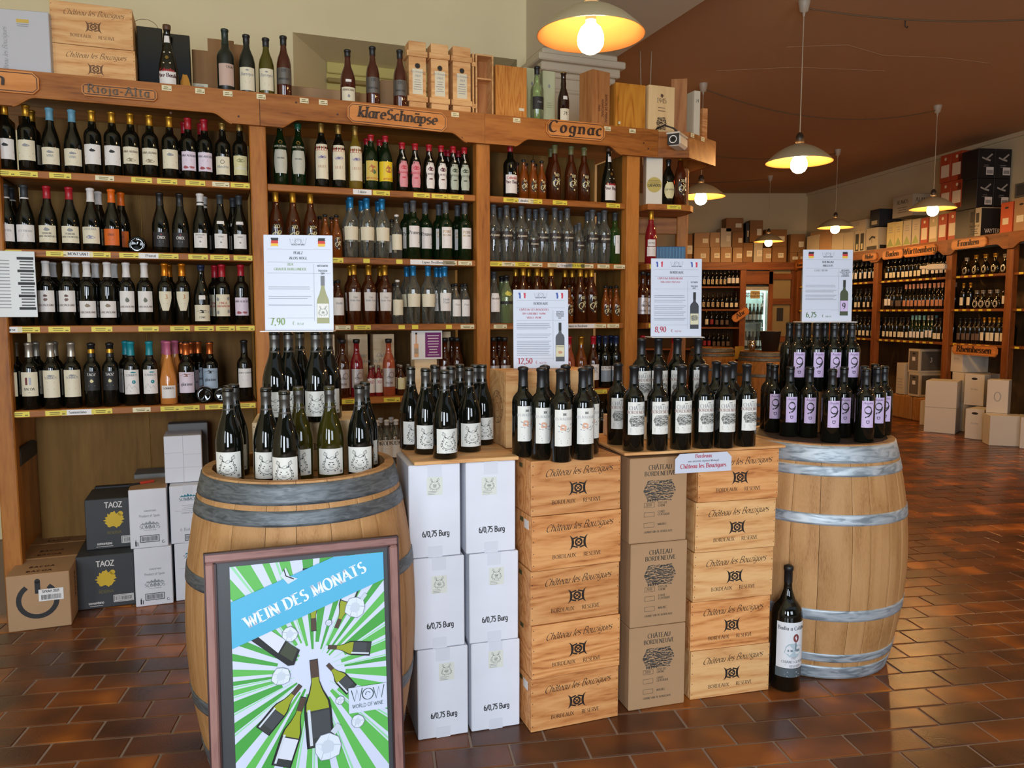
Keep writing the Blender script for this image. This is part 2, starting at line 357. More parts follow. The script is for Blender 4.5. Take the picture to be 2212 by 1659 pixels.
def ribbon(pts, thick, thin, nib=None):
    n = len(pts)
    if n < 2: return []
    L = []
    for i in range(n):
        a = pts[max(i - 1, 0)]; b = pts[min(i + 1, n - 1)]
        dx, dy = b[0] - a[0], b[1] - a[1]; d = math.hypot(dx, dy) or 1
        w = thick if nib is None else max(thin, thick * abs(math.sin(math.atan2(dy, dx) - R(nib))))
        L.append((-dy / d * w / 2, dx / d * w / 2))
    return [[(pts[i][0] + L[i][0], pts[i][1] + L[i][1]), (pts[i][0] - L[i][0], pts[i][1] - L[i][1]),
             (pts[i + 1][0] - L[i + 1][0], pts[i + 1][1] - L[i + 1][1]), (pts[i + 1][0] + L[i + 1][0], pts[i + 1][1] + L[i + 1][1])] for i in range(n - 1)]
def text(s, h, cx=0, cy=0, al='c', style='serif', wt=.17, slant=0, rot=0, track=0, caps=1.0, wide=1.0):
    """polygons (u,v) for a line of lettering, baseline at cy"""
    out = []; x = 0; serif = style == 'serif'
    for ch in s:
        sc = 1.0
        if ch not in GL: ch = ' '
        if caps != 1 and (ch.islower()): ch = ch.upper(); sc = caps
        w, st = GL[ch]
        for k in st:
            pts = [(x + px * sc * wide, py * sc) for px, py in k]
            if len(pts) == 2 and style == 'sans':
                d = Vector((pts[1][0] - pts[0][0], pts[1][1] - pts[0][1])).normalized() * wt * .3
                pts = [(pts[0][0] - d[0], pts[0][1] - d[1]), (pts[1][0] + d[0], pts[1][1] + d[1])]
            out += ribbon(pts, wt, wt * .38, None if style == 'sans' else (14 if serif else 30))
            if serif and len(k) == 2 and abs(k[0][1] - k[1][1]) > .3:
                for (px, py) in pts:
                    if min(abs(py / sc - q) for q in (0, 1, .64, -.28)) < .01:
                        up = -1 if abs(py) > .01 and py > 0 else 1; a = wt * .62 + .05; b = .055
                        out.append([(px - a, py), (px + a, py), (px + a, py + up * b), (px - a, py + up * b)] if up > 0 else [(px - a, py - b), (px + a, py - b), (px + a, py), (px - a, py)])
        x += w * sc * wide + track + (.07 if serif else .03)
    off = {'c': -x / 2, 'l': 0, 'r': -x}[al]; c_, s_ = math.cos(rot), math.sin(rot); res = []
    for p in out:
        q = []
        for (u, v) in p:
            u = (u + off + v * slant) * h; v = v * h
            q.append((cx + u * c_ - v * s_, cy + u * s_ + v * c_))
        res.append(q)
    return res
def rect(x0, y0, x1, y1): return [[(x0, y0), (x1, y0), (x1, y1), (x0, y1)]]
def disc(cx, cy, rx_, ry_=None, n=16): return [AR(cx, cy, rx_, ry_ or rx_, 0, 360 - 360 / n, n - 1)]
def ring(cx, cy, r, w, a0=0, a1=360, ry_=None, n=20): return ribbon(AR(cx, cy, r, ry_ or r, a0, a1, n), w, w)
def frame(x0, y0, x1, y1, w): return rect(x0, y0, x1, y0 + w) + rect(x0, y1 - w, x1, y1) + rect(x0, y0, x0 + w, y1) + rect(x1 - w, y0, x1, y1)
def lines(x0, x1, y, n, dy, th, rnd=.3, rg=random.Random(3)):
    o = []
    for i in range(n):
        e = x1 - (x1 - x0) * rg.random() * rnd; o += rect(x0, y - i * dy - th, e, y - i * dy)
    return o
def clines(cx, w, y, n, dy, th, rg=random.Random(4)):
    o = []
    for i in range(n):
        q = w * (.6 + .4 * rg.random()) / 2; o += rect(cx - q, y - i * dy - th, cx + q, y - i * dy)
    return o
def blob(cx, cy, rx_, ry_, jag, n, rg): 
    return [[(cx + rx_ * (1 - jag * rg.random()) * math.cos(2 * math.pi * i / n), cy + ry_ * (1 - jag * rg.random()) * math.sin(2 * math.pi * i / n)) for i in range(n)]]
def fan(poly):                      # star-shaped outline -> triangles about its middle
    p = poly[0]; cx = sum(q[0] for q in p) / len(p); cy = sum(q[1] for q in p) / len(p)
    return [[(cx, cy), p[i], p[(i + 1) % len(p)]] for i in range(len(p))]
def barcode(x0, y0, x1, y1, rg=random.Random(5)):
    o = []; x = x0
    while x < x1:
        w = (x1 - x0) * rg.choice((.012, .02, .03)); o += rect(x, y0, min(x + w, x1), y1); x += w + (x1 - x0) * rg.choice((.015, .025))
    return o
def emblem(cx, cy, h):              # two crescents back to back round a small wheel
    o = []
    for sd in (-1, 1):
        pts = AR(sd * .84, 0, .50, .52, 180 - 74 if sd > 0 else 74, 180 + 74 if sd > 0 else -74, 12)
        for i in range(12):
            w0 = -.01 - .17 * math.sin(math.pi * i / 12); w1 = -.01 - .17 * math.sin(math.pi * (i + 1) / 12); s_ = 1 if sd > 0 else -1
            o.append([pts[i], pts[i + 1], (pts[i + 1][0] - s_ * w1, pts[i + 1][1]), (pts[i][0] - s_ * w0, pts[i][1])])
        o += ribbon([(sd * .42, .26), (sd * .07, .36)], .10, .1); o += ribbon([(sd * .42, -.26), (sd * .07, -.36)], .10, .1)
    o += ring(0, 0, .24, .12, n=12)
    o += ribbon([(-.2, .16), (.2, -.16)], .06, .05) + ribbon([(-.2, -.16), (.2, .16)], .06, .05)
    return [[(cx + u * h, cy + v * h) for u, v in p] for p in o]
def wreath(cx, cy, h):              # the wreath of leaves on the grey burgundy bottles and their cartons
    o = ring(cx, cy - .08 * h, .38 * h, .018 * h, 25, 155 + 360 - 90 - 65, n=26) if 0 else []
    for sd in (-1, 1):
        pts = [(sd * .10, .12), (sd * .22, .22), (sd * .30, .12), (sd * .27, 0), (sd * .36, -.14), (sd * .36, -.28), (sd * .26, -.38), (sd * .10, -.44), (0, -.46)]
        o += ribbon([(cx + u * h, cy + v * h) for u, v in pts], .022 * h, .01)
        for (u, v, a) in ((.2, .16, 40), (.36, -.02, -60), (.42, -.16, -80), (.42, -.3, -110), (.33, -.42, -140), (.18, -.49, -165)):
            c_, s_ = math.cos(R(a)), math.sin(R(a)); l = .062
            o.append([(cx + sd * (u + l * c_) * h, cy + (v + l * s_) * h), (cx + sd * (u - .028 * s_) * h, cy + (v + .028 * c_) * h), (cx + sd * (u - l * c_) * h, cy + (v - l * s_) * h), (cx + sd * (u + .028 * s_) * h, cy + (v - .028 * c_) * h)])
        lf = [(sd * .22, .22), (sd * .20, .36), (sd * .33, .46), (sd * .38, .32)]
        q = [(cx + u * h, cy + v * h) for u, v in lf]; o += ribbon(q + [q[0]], .02 * h, .01) + ribbon([q[0], q[2]], .01 * h, .01)
    q = [(cx + u * h, cy + v * h) for u, v in ((-.10, .12), (.02, .22), (.14, .24), (.10, .10), (0, .08))]
    o += ribbon(q + [q[0]], .014 * h, .01)
    o += clines(cx, .34 * h, cy - .06 * h, 1, 1, .035 * h) + clines(cx, .44 * h, cy - .15 * h, 1, 1, .05 * h) + clines(cx, .3 * h, cy - .24 * h, 2, .07 * h, .02 * h)
    return o
def engraving(cx, cy, w, h, rg):     # the little vineyard landscape, in strokes
    o = []
    for i in range(17):
        y = cy + h * (.46 - i * .056); q = w / 2 * (1 - .25 * abs(i - 8) / 8)
        x = cx - q
        while x < cx + q:
            l = w * rg.uniform(.05, .2); sl = h * rg.uniform(-.06, .06)
            o += ribbon([(x, y), (min(x + l, cx + q), y + sl)], h * rg.uniform(.02, .06), 0); x += l + w * rg.uniform(.0, .035)
    for i in range(5):
        x = cx - w * .36 + i * w * .075; o.append([(x - w * .02, cy - h * .5), (x + w * .02, cy - h * .5), (x, cy - h * .28)])
    return o
def logo(cx, cy, w):                # the round world between two thin Ws
    h = w * .36; o = []
    for sd in (-1, 1):
        x0 = cx + sd * w * .34
        o += ribbon([(x0 - w * .17, cy + h / 2), (x0 - w * .08, cy - h / 2), (x0, cy + h / 2), (x0 + w * .08, cy - h / 2), (x0 + w * .17, cy + h * .6)], w * .016, 0)
    o += ring(cx, cy, h * .48, w * .018, n=18) + ring(cx, cy, h * .2, w * .012, 20, 200, n=8)
    return o

# ------------------------------------------------------------ the setting
CEIL = 3.49
m_ceil = mat('ceiling_paint', 'b99572', .85, bump=.25, bscale=2.2, spec=.15)
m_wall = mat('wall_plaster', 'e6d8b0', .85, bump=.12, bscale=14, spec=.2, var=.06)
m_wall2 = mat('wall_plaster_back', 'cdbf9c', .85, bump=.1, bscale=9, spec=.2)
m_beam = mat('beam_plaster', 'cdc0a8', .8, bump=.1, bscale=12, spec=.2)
m_grout = mat('grout', '8d7a6c', .85, bump=.4, bscale=120)

TA = R(9.3); TL, TW = .2487, .12435; tcx, tsx = math.cos(TA), math.sin(TA)
def tilemat():
    m, nt, b = newmat('clinker_tile'); N = nt.nodes.new; L = nt.links.new
    g = N('ShaderNodeNewGeometry'); oi = N('ShaderNodeObjectInfo')
    ad = N('ShaderNodeMath'); ad.operation = 'ADD'; L(g.outputs['Random Per Island'], ad.inputs[0]); L(oi.outputs['Random'], ad.inputs[1])
    fr = N('ShaderNodeMath'); fr.operation = 'FRACT'; L(ad.outputs[0], fr.inputs[0])
    n = N('ShaderNodeTexNoise'); n.inputs['Scale'].default_value = 4.5; n.inputs['Detail'].default_value = 1.5; L(g.outputs['Position'], n.inputs['Vector'])
    mx = N('ShaderNodeMath'); mx.operation = 'MULTIPLY_ADD'; mx.inputs[1].default_value = .55; L(fr.outputs[0], mx.inputs[0])
    sb = N('ShaderNodeMath'); sb.operation = 'MULTIPLY_ADD'; sb.inputs[1].default_value = 1.5; sb.inputs[2].default_value = -.52; L(n.outputs['Fac'], sb.inputs[0]); L(sb.outputs[0], mx.inputs[2])
    cr = N('ShaderNodeValToRGB'); e = cr.color_ramp.elements
    e[0].position = .02; e[0].color = lin('42281a'); e[1].position = .98; e[1].color = lin('b06624')
    for p, c in ((.25, '50301f'), (.55, '6b3d20'), (.78, '884c1f')): q = e.new(p); q.color = lin(c)
    L(mx.outputs[0], cr.inputs['Fac']); L(cr.outputs['Color'], b.inputs['Base Color'])
    n2 = N('ShaderNodeTexNoise'); n2.inputs['Scale'].default_value = 130; n2.inputs['Detail'].default_value = 2; L(g.outputs['Position'], n2.inputs['Vector'])
    n3 = N('ShaderNodeTexNoise'); n3.inputs['Scale'].default_value = 9; L(g.outputs['Position'], n3.inputs['Vector'])
    m3 = N('ShaderNodeMath'); m3.operation = 'MULTIPLY_ADD'; m3.inputs[1].default_value = 1.4; L(n3.outputs['Fac'], m3.inputs[0]); L(n2.outputs['Fac'], m3.inputs[2])
    bp = N('ShaderNodeBump'); bp.inputs['Strength'].default_value = .30; bp.inputs['Distance'].default_value = .0014
    L(m3.outputs[0], bp.inputs['Height']); L(bp.outputs['Normal'], b.inputs['Normal'])
    b.inputs['Roughness'].default_value = .27; b.inputs['Specular IOR Level'].default_value = .42
    return m
m_tile = tilemat()
FL = struct('floor', MB().box(-5, -3, -.05, 8.2, 15, -.0035, m_grout))
g_ = .0042
def tilegeo(mb, u, w, z=0.0, loc=False):
    ch = .0022; x0, x1, y0, y1 = g_, TL - g_, g_, TW - g_
    vs = [(x0, y0, -.006), (x1, y0, -.006), (x1, y1, -.006), (x0, y1, -.006), (x0, y0, -ch), (x1, y0, -ch), (x1, y1, -ch), (x0, y1, -ch),
          (x0 + ch, y0 + ch, 0), (x1 - ch, y0 + ch, 0), (x1 - ch, y1 - ch, 0), (x0 + ch, y1 - ch, 0)]
    vs = [((u + a) * tcx - (w + b) * tsx, (u + a) * tsx + (w + b) * tcx, c + z) for a, b, c in vs] if not loc else vs
    fs = [(8, 9, 10, 11)] + [(i + o, (i + 1) % 4 + o, (i + 1) % 4 + 4 + o, i + 4 + o) for o in (0, 4) for i in range(4)]
    mb.add(vs, fs, m_tile)
tiles = []
for r_ in range(-8, 118):
    w = 2.174 - 9 * TW + r_ * TW
    off = .1375 if (r_ - 12) % 2 == 0 else .0138
    for k in range(-20, 40):
        u = off + k * TL
        cx_, cy_ = (u + TL / 2) * tcx - (w + TW / 2) * tsx, (u + TL / 2) * tsx + (w + TW / 2) * tcx
        if cy_ < 1.5 or cy_ > 13.6 or cx_ > 7.0 - .12 * cy_ or cx_ < -3.2: continue
        px, py = proj((cx_, cy_, 0))
        if not (-500 < px < 3600 and py < 2100): continue
        if cx_ < 1.2 and cy_ > A0 + .374 * cx_ + .1: continue
        hid = (cx_ > -.31 and cx_ < .95 and cy_ > 2.9 + .3 * cx_)
        tiles.append((cy_ + (6 if hid or not (-150 < px < 2360 and py < 1720) else 0), u, w))
tiles.sort(); tme = MB(); tilegeo(tme, 0, 0, loc=True); tme = tme.mesh('tile')
rest = MB()
for i, (d, u, w) in enumerate(tiles):
    dz = random.uniform(-.0008, .0004)
    if i < 298: link('tile', tme, FL, (u * tcx - w * tsx, u * tsx + w * tcx, dz), TA)
    else: tilegeo(rest, u, w, dz)
ro = rest.build('tile_field', FL); ro['kind'] = 'stuff'

BM = S(0, 0, 0)
def SW(name, s0, s1, d0, d1, z0, z1, m, parent=None):
    mb = MB(); mb.box(s0, d0, z0, s1, d1, z1, m)
    mb.v = [S(*q) if 0 else (q[0] * ex - q[1] * ey, A0 + q[0] * ey + q[1] * ex, q[2]) for q in mb.v]
    return struct(name, mb, parent)
dW = 1.5        # the plaster wall stands this far behind the shelving front
sB0, sB1, sc_ = .675, 1.27, .66
zc = 4.3        # the front part of the shop is higher than the back
# wall with its splayed window niche
nx0, nx1 = bis(lambda s: S(s, dW, 3.3), 632, -4, 1), .60
mb = MB()
mb.box(-5, dW, 0, nx0, dW + .3, zc, m_wall); mb.box(nx0, dW, 3.30, nx1, dW + .3, zc, m_wall); mb.box(nx1, dW, 0, sc_ + .02, dW + .3, zc, m_wall)
mb.box(nx0, dW, 0, nx1, dW + .5, 2.0, m_wall)
n0 = bis(lambda s: S(s, dW + .5, 3.28), 705, -4, 1)
for q in (((nx0, dW, 3.30), (nx1, dW, 3.30), (nx1, dW + .5, 3.28), (n0, dW + .5, 3.28)), ((nx0, dW, 2.0), (nx0, dW, 3.30), (n0, dW + .5, 3.28), (n0, dW + .5, 2.0)),
          ((nx1, dW, 3.30), (nx1, dW, 2.0), (nx1, dW + .5, 2.0), (nx1, dW + .5, 3.28))): mb.add(list(q), [(0, 1, 2, 3)], m_wall)
m_niche = mat('niche_boarding', 'd8c878', .7)
mb.box(n0 - .02, dW + .5, 2.0, nx1 + .02, dW + .54, 3.30, m_niche)
mb.v = [S(*q) for q in mb.v]
struct('wall_left', mb)
mb = MB(); mb.box(n0, dW + .47, 3.20, nx1, dW + .50, 3.28, m_niche, .006); mb.box(n0, dW + .45, 3.13, nx1, dW + .50, 3.16, mat('niche_dark_trim', 'a08a50', .7), .004)  # two strips on the boarding, the lower one in a darker yellow-brown
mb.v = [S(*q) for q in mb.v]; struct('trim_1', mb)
# beam over the shop running towards the street, carried by a pilaster with a moulded capital
def SBOX(name, s0, s1, d0, d1, z0, z1, m):
    mb = MB(); mb.box(s0, d0, z0, s1, d1, z1, m); mb.v = [S(*q) for q in mb.v]; return struct(name, mb)
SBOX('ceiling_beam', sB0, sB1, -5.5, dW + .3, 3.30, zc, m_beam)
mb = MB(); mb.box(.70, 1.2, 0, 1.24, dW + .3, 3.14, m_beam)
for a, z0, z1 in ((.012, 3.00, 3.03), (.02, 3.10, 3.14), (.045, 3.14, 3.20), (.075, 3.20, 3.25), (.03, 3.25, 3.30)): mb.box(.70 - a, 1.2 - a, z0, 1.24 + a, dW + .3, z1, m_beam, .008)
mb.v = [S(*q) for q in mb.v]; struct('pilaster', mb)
SBOX('ceiling', sB1, 11, -5.5, 16, CEIL, CEIL + .1, m_ceil)
SBOX('ceiling_front', -5, sB0, -5.5, dW + .3, zc, zc + .1, m_wall)
SBOX('ceiling_rear', -5, sB1, dW + .3, 16, CEIL, CEIL + .1, m_ceil)
SBOX('wall_side', -5.1, -5, -5.5, dW, 0, zc, m_wall)
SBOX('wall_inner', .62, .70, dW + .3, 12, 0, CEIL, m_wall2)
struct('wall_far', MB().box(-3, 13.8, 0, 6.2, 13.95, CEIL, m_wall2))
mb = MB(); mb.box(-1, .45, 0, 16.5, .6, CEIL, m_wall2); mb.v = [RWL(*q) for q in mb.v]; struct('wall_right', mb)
mb = MB(); mb.box(-1, .425, CEIL - .05, 16.5, .45, CEIL, m_wall2); mb.v = [RWL(*q) for q in mb.v]; struct('trim_2', mb)
# a low relief of cracks and repairs in the ceiling paint
m_crack = mat('ceiling_repair', 'ac8a6a', .8, spec=.15)
for pts in (((2.15, 6.3), (2.6, 6.25), (3.0, 6.5), (3.5, 6.55), (4.0, 6.7)), ((1.75, 6.9), (2.4, 6.8), (3.2, 6.9))):
    mb = MB(); mb.tube([(x, y, CEIL) for x, y in pts], .0035, m_crack, 6); mb.build('ceiling_crack', bpy.data.objects['ceiling'])
struct('wall_street', MB().box(-7, -3.1, 0, 9, -2.95, zc, mat('street_front_dark', '3a332b', .7)))
struct('door_1', MB().box(-.98, -2.95, 0, -.92, -2.70, 2.7, m_beam, .01).box(.22, -2.95, 0, .28, -2.70, 2.7, m_beam, .01).box(-.98, -2.95, 2.64, .28, -2.70, 2.7, m_beam, .01))

# ------------------------------------------------------------ shelving along the plaster wall
m_yel = mat('tag_yellow', 'd9c63e', .5); m_cream = mat('tag_cream', 'd8cda6', .5); m_white = mat('tag_white', 'dedbd8', .5)
m_ink = mat('print_black', '1d1b1c', .6); m_grey = mat('print_grey', '8b8b8e', .6); m_inkb = mat('burnt_black', '20150f', .7)
SZ = [2.058, 1.706, 1.360, .972, .60]      # shelf tops
BD = .40
def front(s, z, y=-.0006): return (s, y, z)
def tagmesh(w, h, m, lines_=True, txt=None, tc=None):
    mb = MB(); mb.box(-w / 2, -.0016, -h / 2, w / 2, 0, h / 2, m)
    fn = lambda u, v: (u, -.0021, v)
    if txt: mb.decal(text(txt, h * .5, 0, -h * .22, 'c', wt=.18), fn, tc or m_ink)
    elif lines_: mb.decal(clines(-w * .06, w * .7, h * .22, 2, h * .34, h * .13) + rect(w * .28, -h * .3, w * .42, -h * .1), fn, col('6a5c20'))
    return mb.mesh('price_tag')
T_Y = tagmesh(.088, .024, m_yel); T_C = tagmesh(.078, .022, m_cream); T_S = tagmesh(.034, .022, m_yel, False); T_T = tagmesh(.042, .024, m_cream, True)
SHELF_ROOT = []
def bay(label, s0, s1, group, post=True, zs=SZ, back=True):
    if s0 < -2: zs = SZ[:4]
    t = thing('shelving_bay', label, 'shelving', S(s0, 0, 0), AS, group); w = s1 - s0; t['s0'] = s0
    shelves = []
    for z in zs:
        mb = MB(); mb.box(0, 0, -.034, w, BD, 0, M_shelf, .004)
        shelves.append(mb.build('shelf_board', t, (0, .004, z)))
    n = max(1, round(w / .5))
    for i in range(n):
        MB().box(w * i / n + .0015, 0, 0, w * (i + 1) / n - .0015, .012, 2.36, M_back, .002).build('back_panel', t, (0, BD + .006, .02))
    if post:
        MB().box(0, 0, 0, post, .07, 2.345, M_shelfz, .005).build('post', t, (w, -.012, 0))
        MB().box(.01, .06, 0, post - .01, BD, 2.345, M_back).build('partition', t, (w, 0, 0))
    return t, shelves
PB1, SH1 = bay('wide pine wine shelving bay behind the brown and black cartons', -2.43, -1.373, 'bays of the long pine shelving', .078)
PB2, SH2 = bay('pine shelving bay of liqueurs and clear spirits under the Schnapps sign', -1.295, -.209, 'bays of the long pine shelving', .078)
PB3, SH3 = bay('pine shelving bay of brandies under the Cognac sign', -.131, .712, 'bays of the long pine shelving', .085)
# outermost post and deep side board at the picture's edge
MB().box(-.075, 0, 0, 0, .07, 2.345, M_shelfz, .005).build('post', PB1, (0, -.012, 0))
MB().box(-.06, .06, 0, -.03, .60, .94, M_shelfz, .004).build('side_board', PB1, (0, 0, 0)); MB().box(-.06, .06, .945, -.012, BD, 2.34, M_back).build('partition', PB1, (0, 0, 0))
MB().box(-.03, .05, .70, .005, .40, .78, M_dark if 0 else col('2a241c', .7), .01).build('bracket', PB1, (0, 0, 0))

def ogee(x0, z0, x1, z1, n=7):      # small S-curve between post block and arch
    o = []
    for i in range(n + 1):
        a = i / n; k = (1 - math.cos(math.pi * min(1, a * 1.25))) / 2 if a < .8 else 1
        o.append((x0 + (x1 - x0) * a, z0 + (z1 - z0) * (math.sin(a * math.pi / 2) ** 1.6)))
    return o
ZT, ZP, ZA = 2.482, 2.326, 2.372
def fascia(parent, s0, s1, a0, a1, sag=.0):
    """board s0..s1, arch opening a0..a1"""
    base = parent['s0']
    pts = [(s0, ZP), (a0, ZP)] + ogee(a0, ZP, a0 + .09, ZA)
    pts += [(q, r) for q, r in reversed([(a1 + a0 - x, z) for x, z in []])]
    pts += [(a1 - (x - a0), z) for x, z in reversed(ogee(a0, ZP, a0 + .09, ZA))] + [(s1, ZP), (s1, ZT), (s0, ZT)]
    cl = [pts[0]]
    for p in pts[1:]:
        if math.dist(p, cl[-1]) > 1e-4: cl.append(p)
    mb = MB(); mb.extrude(cl, lambda u, v, t: (u - base, t, v), -.042, -.014, M_shelf)
    e = [(p[0], p[1] - .004) for p in cl[1:-3]]
    mb.tube([(u - base, -.038, v) for u, v in cl[1:-3]], .006, M_shelf, 6)
    return mb.build('fascia_board', parent)
f1 = fascia(PB1, -2.62, -1.3235, -2.36, -1.45)
f2 = fascia(PB2, -1.3215, -.171, -1.226, -.27)
f3 = fascia(PB3, -.170, .897, -.02 + .02, .66)
# deck boards on top
for P_, a, b in ((PB1, -2.62, -1.3235), (PB2, -1.3215, -.171), (PB3, -.170, .897)):
    for i in range(5): MB().box(a - P_['s0'], -.012 + i * .2, 2.425, b - P_['s0'], .186 + i * .2, 2.445, M_shelf, .002).build('deck_board', P_)
MB().box(-1.3216 + 1.295 - .001, -.0425, ZP, -1.3216 + 1.295 + .0006, -.0418, ZT, m_inkb).build('joint', PB2)

m_plq = wood('plaque_wood', ('a0602a', 'b97436', 'c88446'), 'X', 1, .45, .4, .6); m_plqd = mat('plaque_rim', '4a2812', .6); m_let = mat('plaque_letters', '2e1a10', .55)
def plaque(name, parent, cx, cz, w, h, txt, th, slant=0, wt=.2, rot=0, yb=-.042, plain=False, lc=None, wide=1.25, track=0):
    """plank sign with clipped corners, routed rim and raised letters"""
    c = h * .26
    def outl(g): return [(-w / 2 + c, -h / 2 + g), (w / 2 - c, -h / 2 + g), (w / 2 - g, -h / 2 + c), (w / 2 - g, h / 2 - c), (w / 2 - c, h / 2 - g), (-w / 2 + c, h / 2 - g), (-w / 2 + g, h / 2 - c), (-w / 2 + g, -h / 2 + c)]
    mb = MB(); mb.extrude(outl(0), lambda u, v, t: (u, t, v), -.016, 0, m_plq)
    o1, o2 = outl(.006), outl(.010)
    mb.decal([[o1[i], o1[(i + 1) % 8], o2[(i + 1) % 8], o2[i]] for i in range(8)], lambda u, v: (u, -.0164, v), m_plqd)
    o = mb.build(name, parent, (cx, yb, cz)); o.rotation_euler = (0, -rot, 0)
    lb = MB()
    for p in text(txt, th, 0, -th * .34, 'c', wt=wt, slant=slant, wide=wide, track=track): lb.extrude(p, lambda u, v, t: (u, t, v), -.0225, -.0166, lc or m_let) if len(p) == 4 and abs(sum(p[i][0] * p[(i + 1) % 4][1] - p[(i + 1) % 4][0] * p[i][1] for i in range(4))) > 1e-9 else None
    lb.build('lettering', o); return o
plaque('name_plaque', PB2, -.645 + 1.295, 2.418, .515, .098, 'klareSchnäpse', .052, .16, .20, rot=-.02, wide=1.12)
plaque('name_plaque', PB3, .36 + .131, 2.435, .36, .095, 'Cognac', .060, .15, .22, wide=1.25, track=.18)
plaque('name_plaque', PB1, -1.93 + 2.43, 2.420, .31, .055, 'Rioja-Alta', .036, 0, .15, wide=1.15, track=.14, lc=mat('plaque_letters_grey', '5c5247', .6))
plaque('name_plaque', PB1, -2.43 + 2.43, 2.425, .36, .094, 'en', .055, .1, .2, wide=1.8)
# top rail price stickers
for px, py, P_ in ((360, 190, PB1), (432, 198, PB1), (492, 203, PB1), (564, 214, PB2), (657, 222, PB2), (698, 225, PB2), (983, 252, PB2), (1116, 267, PB3), (1312, 289, PB3), (1366, 295, PB3)):
    s = sS(px, 2.46, -.042); link('price_tag', T_T, P_, (s - P_['s0'], -.0425, 2.462))
for p in ((-2.0, 2.448), (-1.42, 2.36), (-1.15, 2.45), (-.3, 2.345), (.2, 2.45), (.80, 2.40), (.83, 2.37), (-1.72, 2.35), (-.95, 2.41)):
    P_ = PB1 if p[0] < -1.32 else PB2 if p[0] < -.17 else PB3
    mb = MB(); mb.decal(disc(0, 0, .0055, n=8), lambda u, v: (u, 0, v), m_plqd); mb.build('screw_plug', P_, (p[0] - P_['s0'], -.0428, p[1]))
def tags(SH, P_, k, spec):
    for it in spec:
        px, kind = it[0], it[1]; z = SZ[k] - .017; s = sS(px, z, 0)
        me = {'y': T_Y, 'c': T_C, 's': T_S}.get(kind)
        if me is None: me = tagmesh(.02 + .0125 * len(kind), .026, m_yel if len(it) > 2 else m_white, txt=kind)
        link('price_tag', me, SH[k], (s - P_['s0'], -.0005, -.017))
tags(SH1, PB1, 0, [(10, 'y'), (57, 'y'), (130, 'y'), (226, 'c'), (306, 'y'), (361, 'y'), (422, 'y'), (477, 'c'), (519, 'y')])
tags(SH1, PB1, 1, [(22, 'y'), (123, 'y'), (169, 'MONTSANT'), (216, 'y'), (280, 'y'), (326, 'Priorat'), (364, 'y'), (428, 'y'), (475, 'y'), (525, 'y')])
tags(SH1, PB1, 2, [(18, 'Navarra'), (62, 'y'), (128, 'y'), (220, 'y'), (321, 'y'), (389, 'y'), (441, 'y'), (487, 'y'), (530, 'y')])
tags(SH1, PB1, 3, [(40, 'y'), (121, 'y'), (168, 'Somontano'), (220, 'y'), (306, 'c'), (368, 'y'), (410, 'y'), (464, 'y'), (532, 'y')])
tags(SH2, PB2, 0, [(783, 'Liköre'), (824, 'y'), (911, 'y'), (950, 'y'), (985, 'y')])
tags(SH2, PB2, 1, [(723, 'y'), (792, 's'), (863, 's'), (935, 'Eigene Destillerie'), (972, 'c'), (1005, 'c')])
tags(SH2, PB2, 2, [(741, 'c'), (783, 'y'), (868, 's'), (897, 's'), (970, 's'), (1010, 'c')])
tags(SH2, PB2, 3, [(757, 'y'), (847, 'y')])
tags(SH2, PB2, 4, [(845, 'y')])
tags(SH3, PB3, 0, [(1104, 'y'), (1131, 'Calvados'), (1156, 'y'), (1210, 'y'), (1325, 'y')])
tags(SH3, PB3, 1, [(1070, 'y'), (1099, 'c'), (1129, 'y'), (1158, 'c'), (1197, 'c'), (1220, 'Grappa'), (1243, 'BORDEAUX', 1), (1269, 'c'), (1304, 'c'), (1339, 'c')])
tags(SH3, PB3, 2, [(1081, 'c'), (1248, 'Hause in Bordeaux'), (1297, 'c'), (1325, 'c')])
tags(SH3, PB3, 3, [(1297, 'y')])

# corner unit at the end of the run
CU = thing('corner_shelving', 'angled pine corner unit at the end of the shelving, carrying the security camera', 'shelving', (0, 0, 0))
def vert(name, P, Q, z0, z1, th, m, parent=CU):       # upright board from P to Q in plan
    d = Vector((Q[0] - P[0], Q[1] - P[1])); n = Vector((-d.y, d.x)).normalized() * th
    a = [(P[0], P[1]), (Q[0], Q[1]), (Q[0] + n.x, Q[1] + n.y), (P[0] + n.x, P[1] + n.y)]
    mb = MB(); mb.extrude(a, lambda u, v, t: (u, v, t), z0, z1, m); return mb.build(name, parent)
c0 = S(.899, -.04, 0)[:2]; c1 = (1.040, c0[1] + .01); c2 = (1.262, c1[1] + .262); c3 = (1.12, 5.25)
vert('fascia_board', c0, c1, 2.326, 2.473, .026, M_shelf); vert('fascia_board', c1, c2, 2.326, 2.473, .026, M_shelf); vert('fascia_board', c2, c3, 2.326, 2.473, .026, M_shelf)
for z in (2.06, 1.71, 1.36, .972):
    o_ = [(.80, 4.66), (1.00, 4.70), (1.07, 4.74), (1.10, 4.80), (1.09, 4.92), (1.05, 5.08), (.66, 5.02)]
    mb = MB(); mb.extrude(o_, lambda u, v, t: (u, v, t), z - .034, z, M_shelf); sb = mb.build('shelf_board', CU)
    if z == 2.06: link('price_tag', T_Y, CU, (.96, 4.687, z - .017), .18)
    if z in (1.71, 1.36): link('price_tag', T_Y, CU, (.86, 4.668, z - .017), .18)
mb = MB(); mb.extrude([(.82, 4.72), (1.03, 4.72), (1.24, 4.97), (1.10, 5.22), (.70, 5.1)], lambda u, v, t: (u, v, t), 2.425, 2.445, M_shelf); mb.build('deck_board', CU)
MB().box(1.05, 5.02, 0, 1.12, 5.08, 2.33, M_shelfz, .004).build('post', CU)
MB().box(.74, 5.03, 1.92, 1.06, 5.06, 2.02, M_shelf, .003).build('rail', CU)
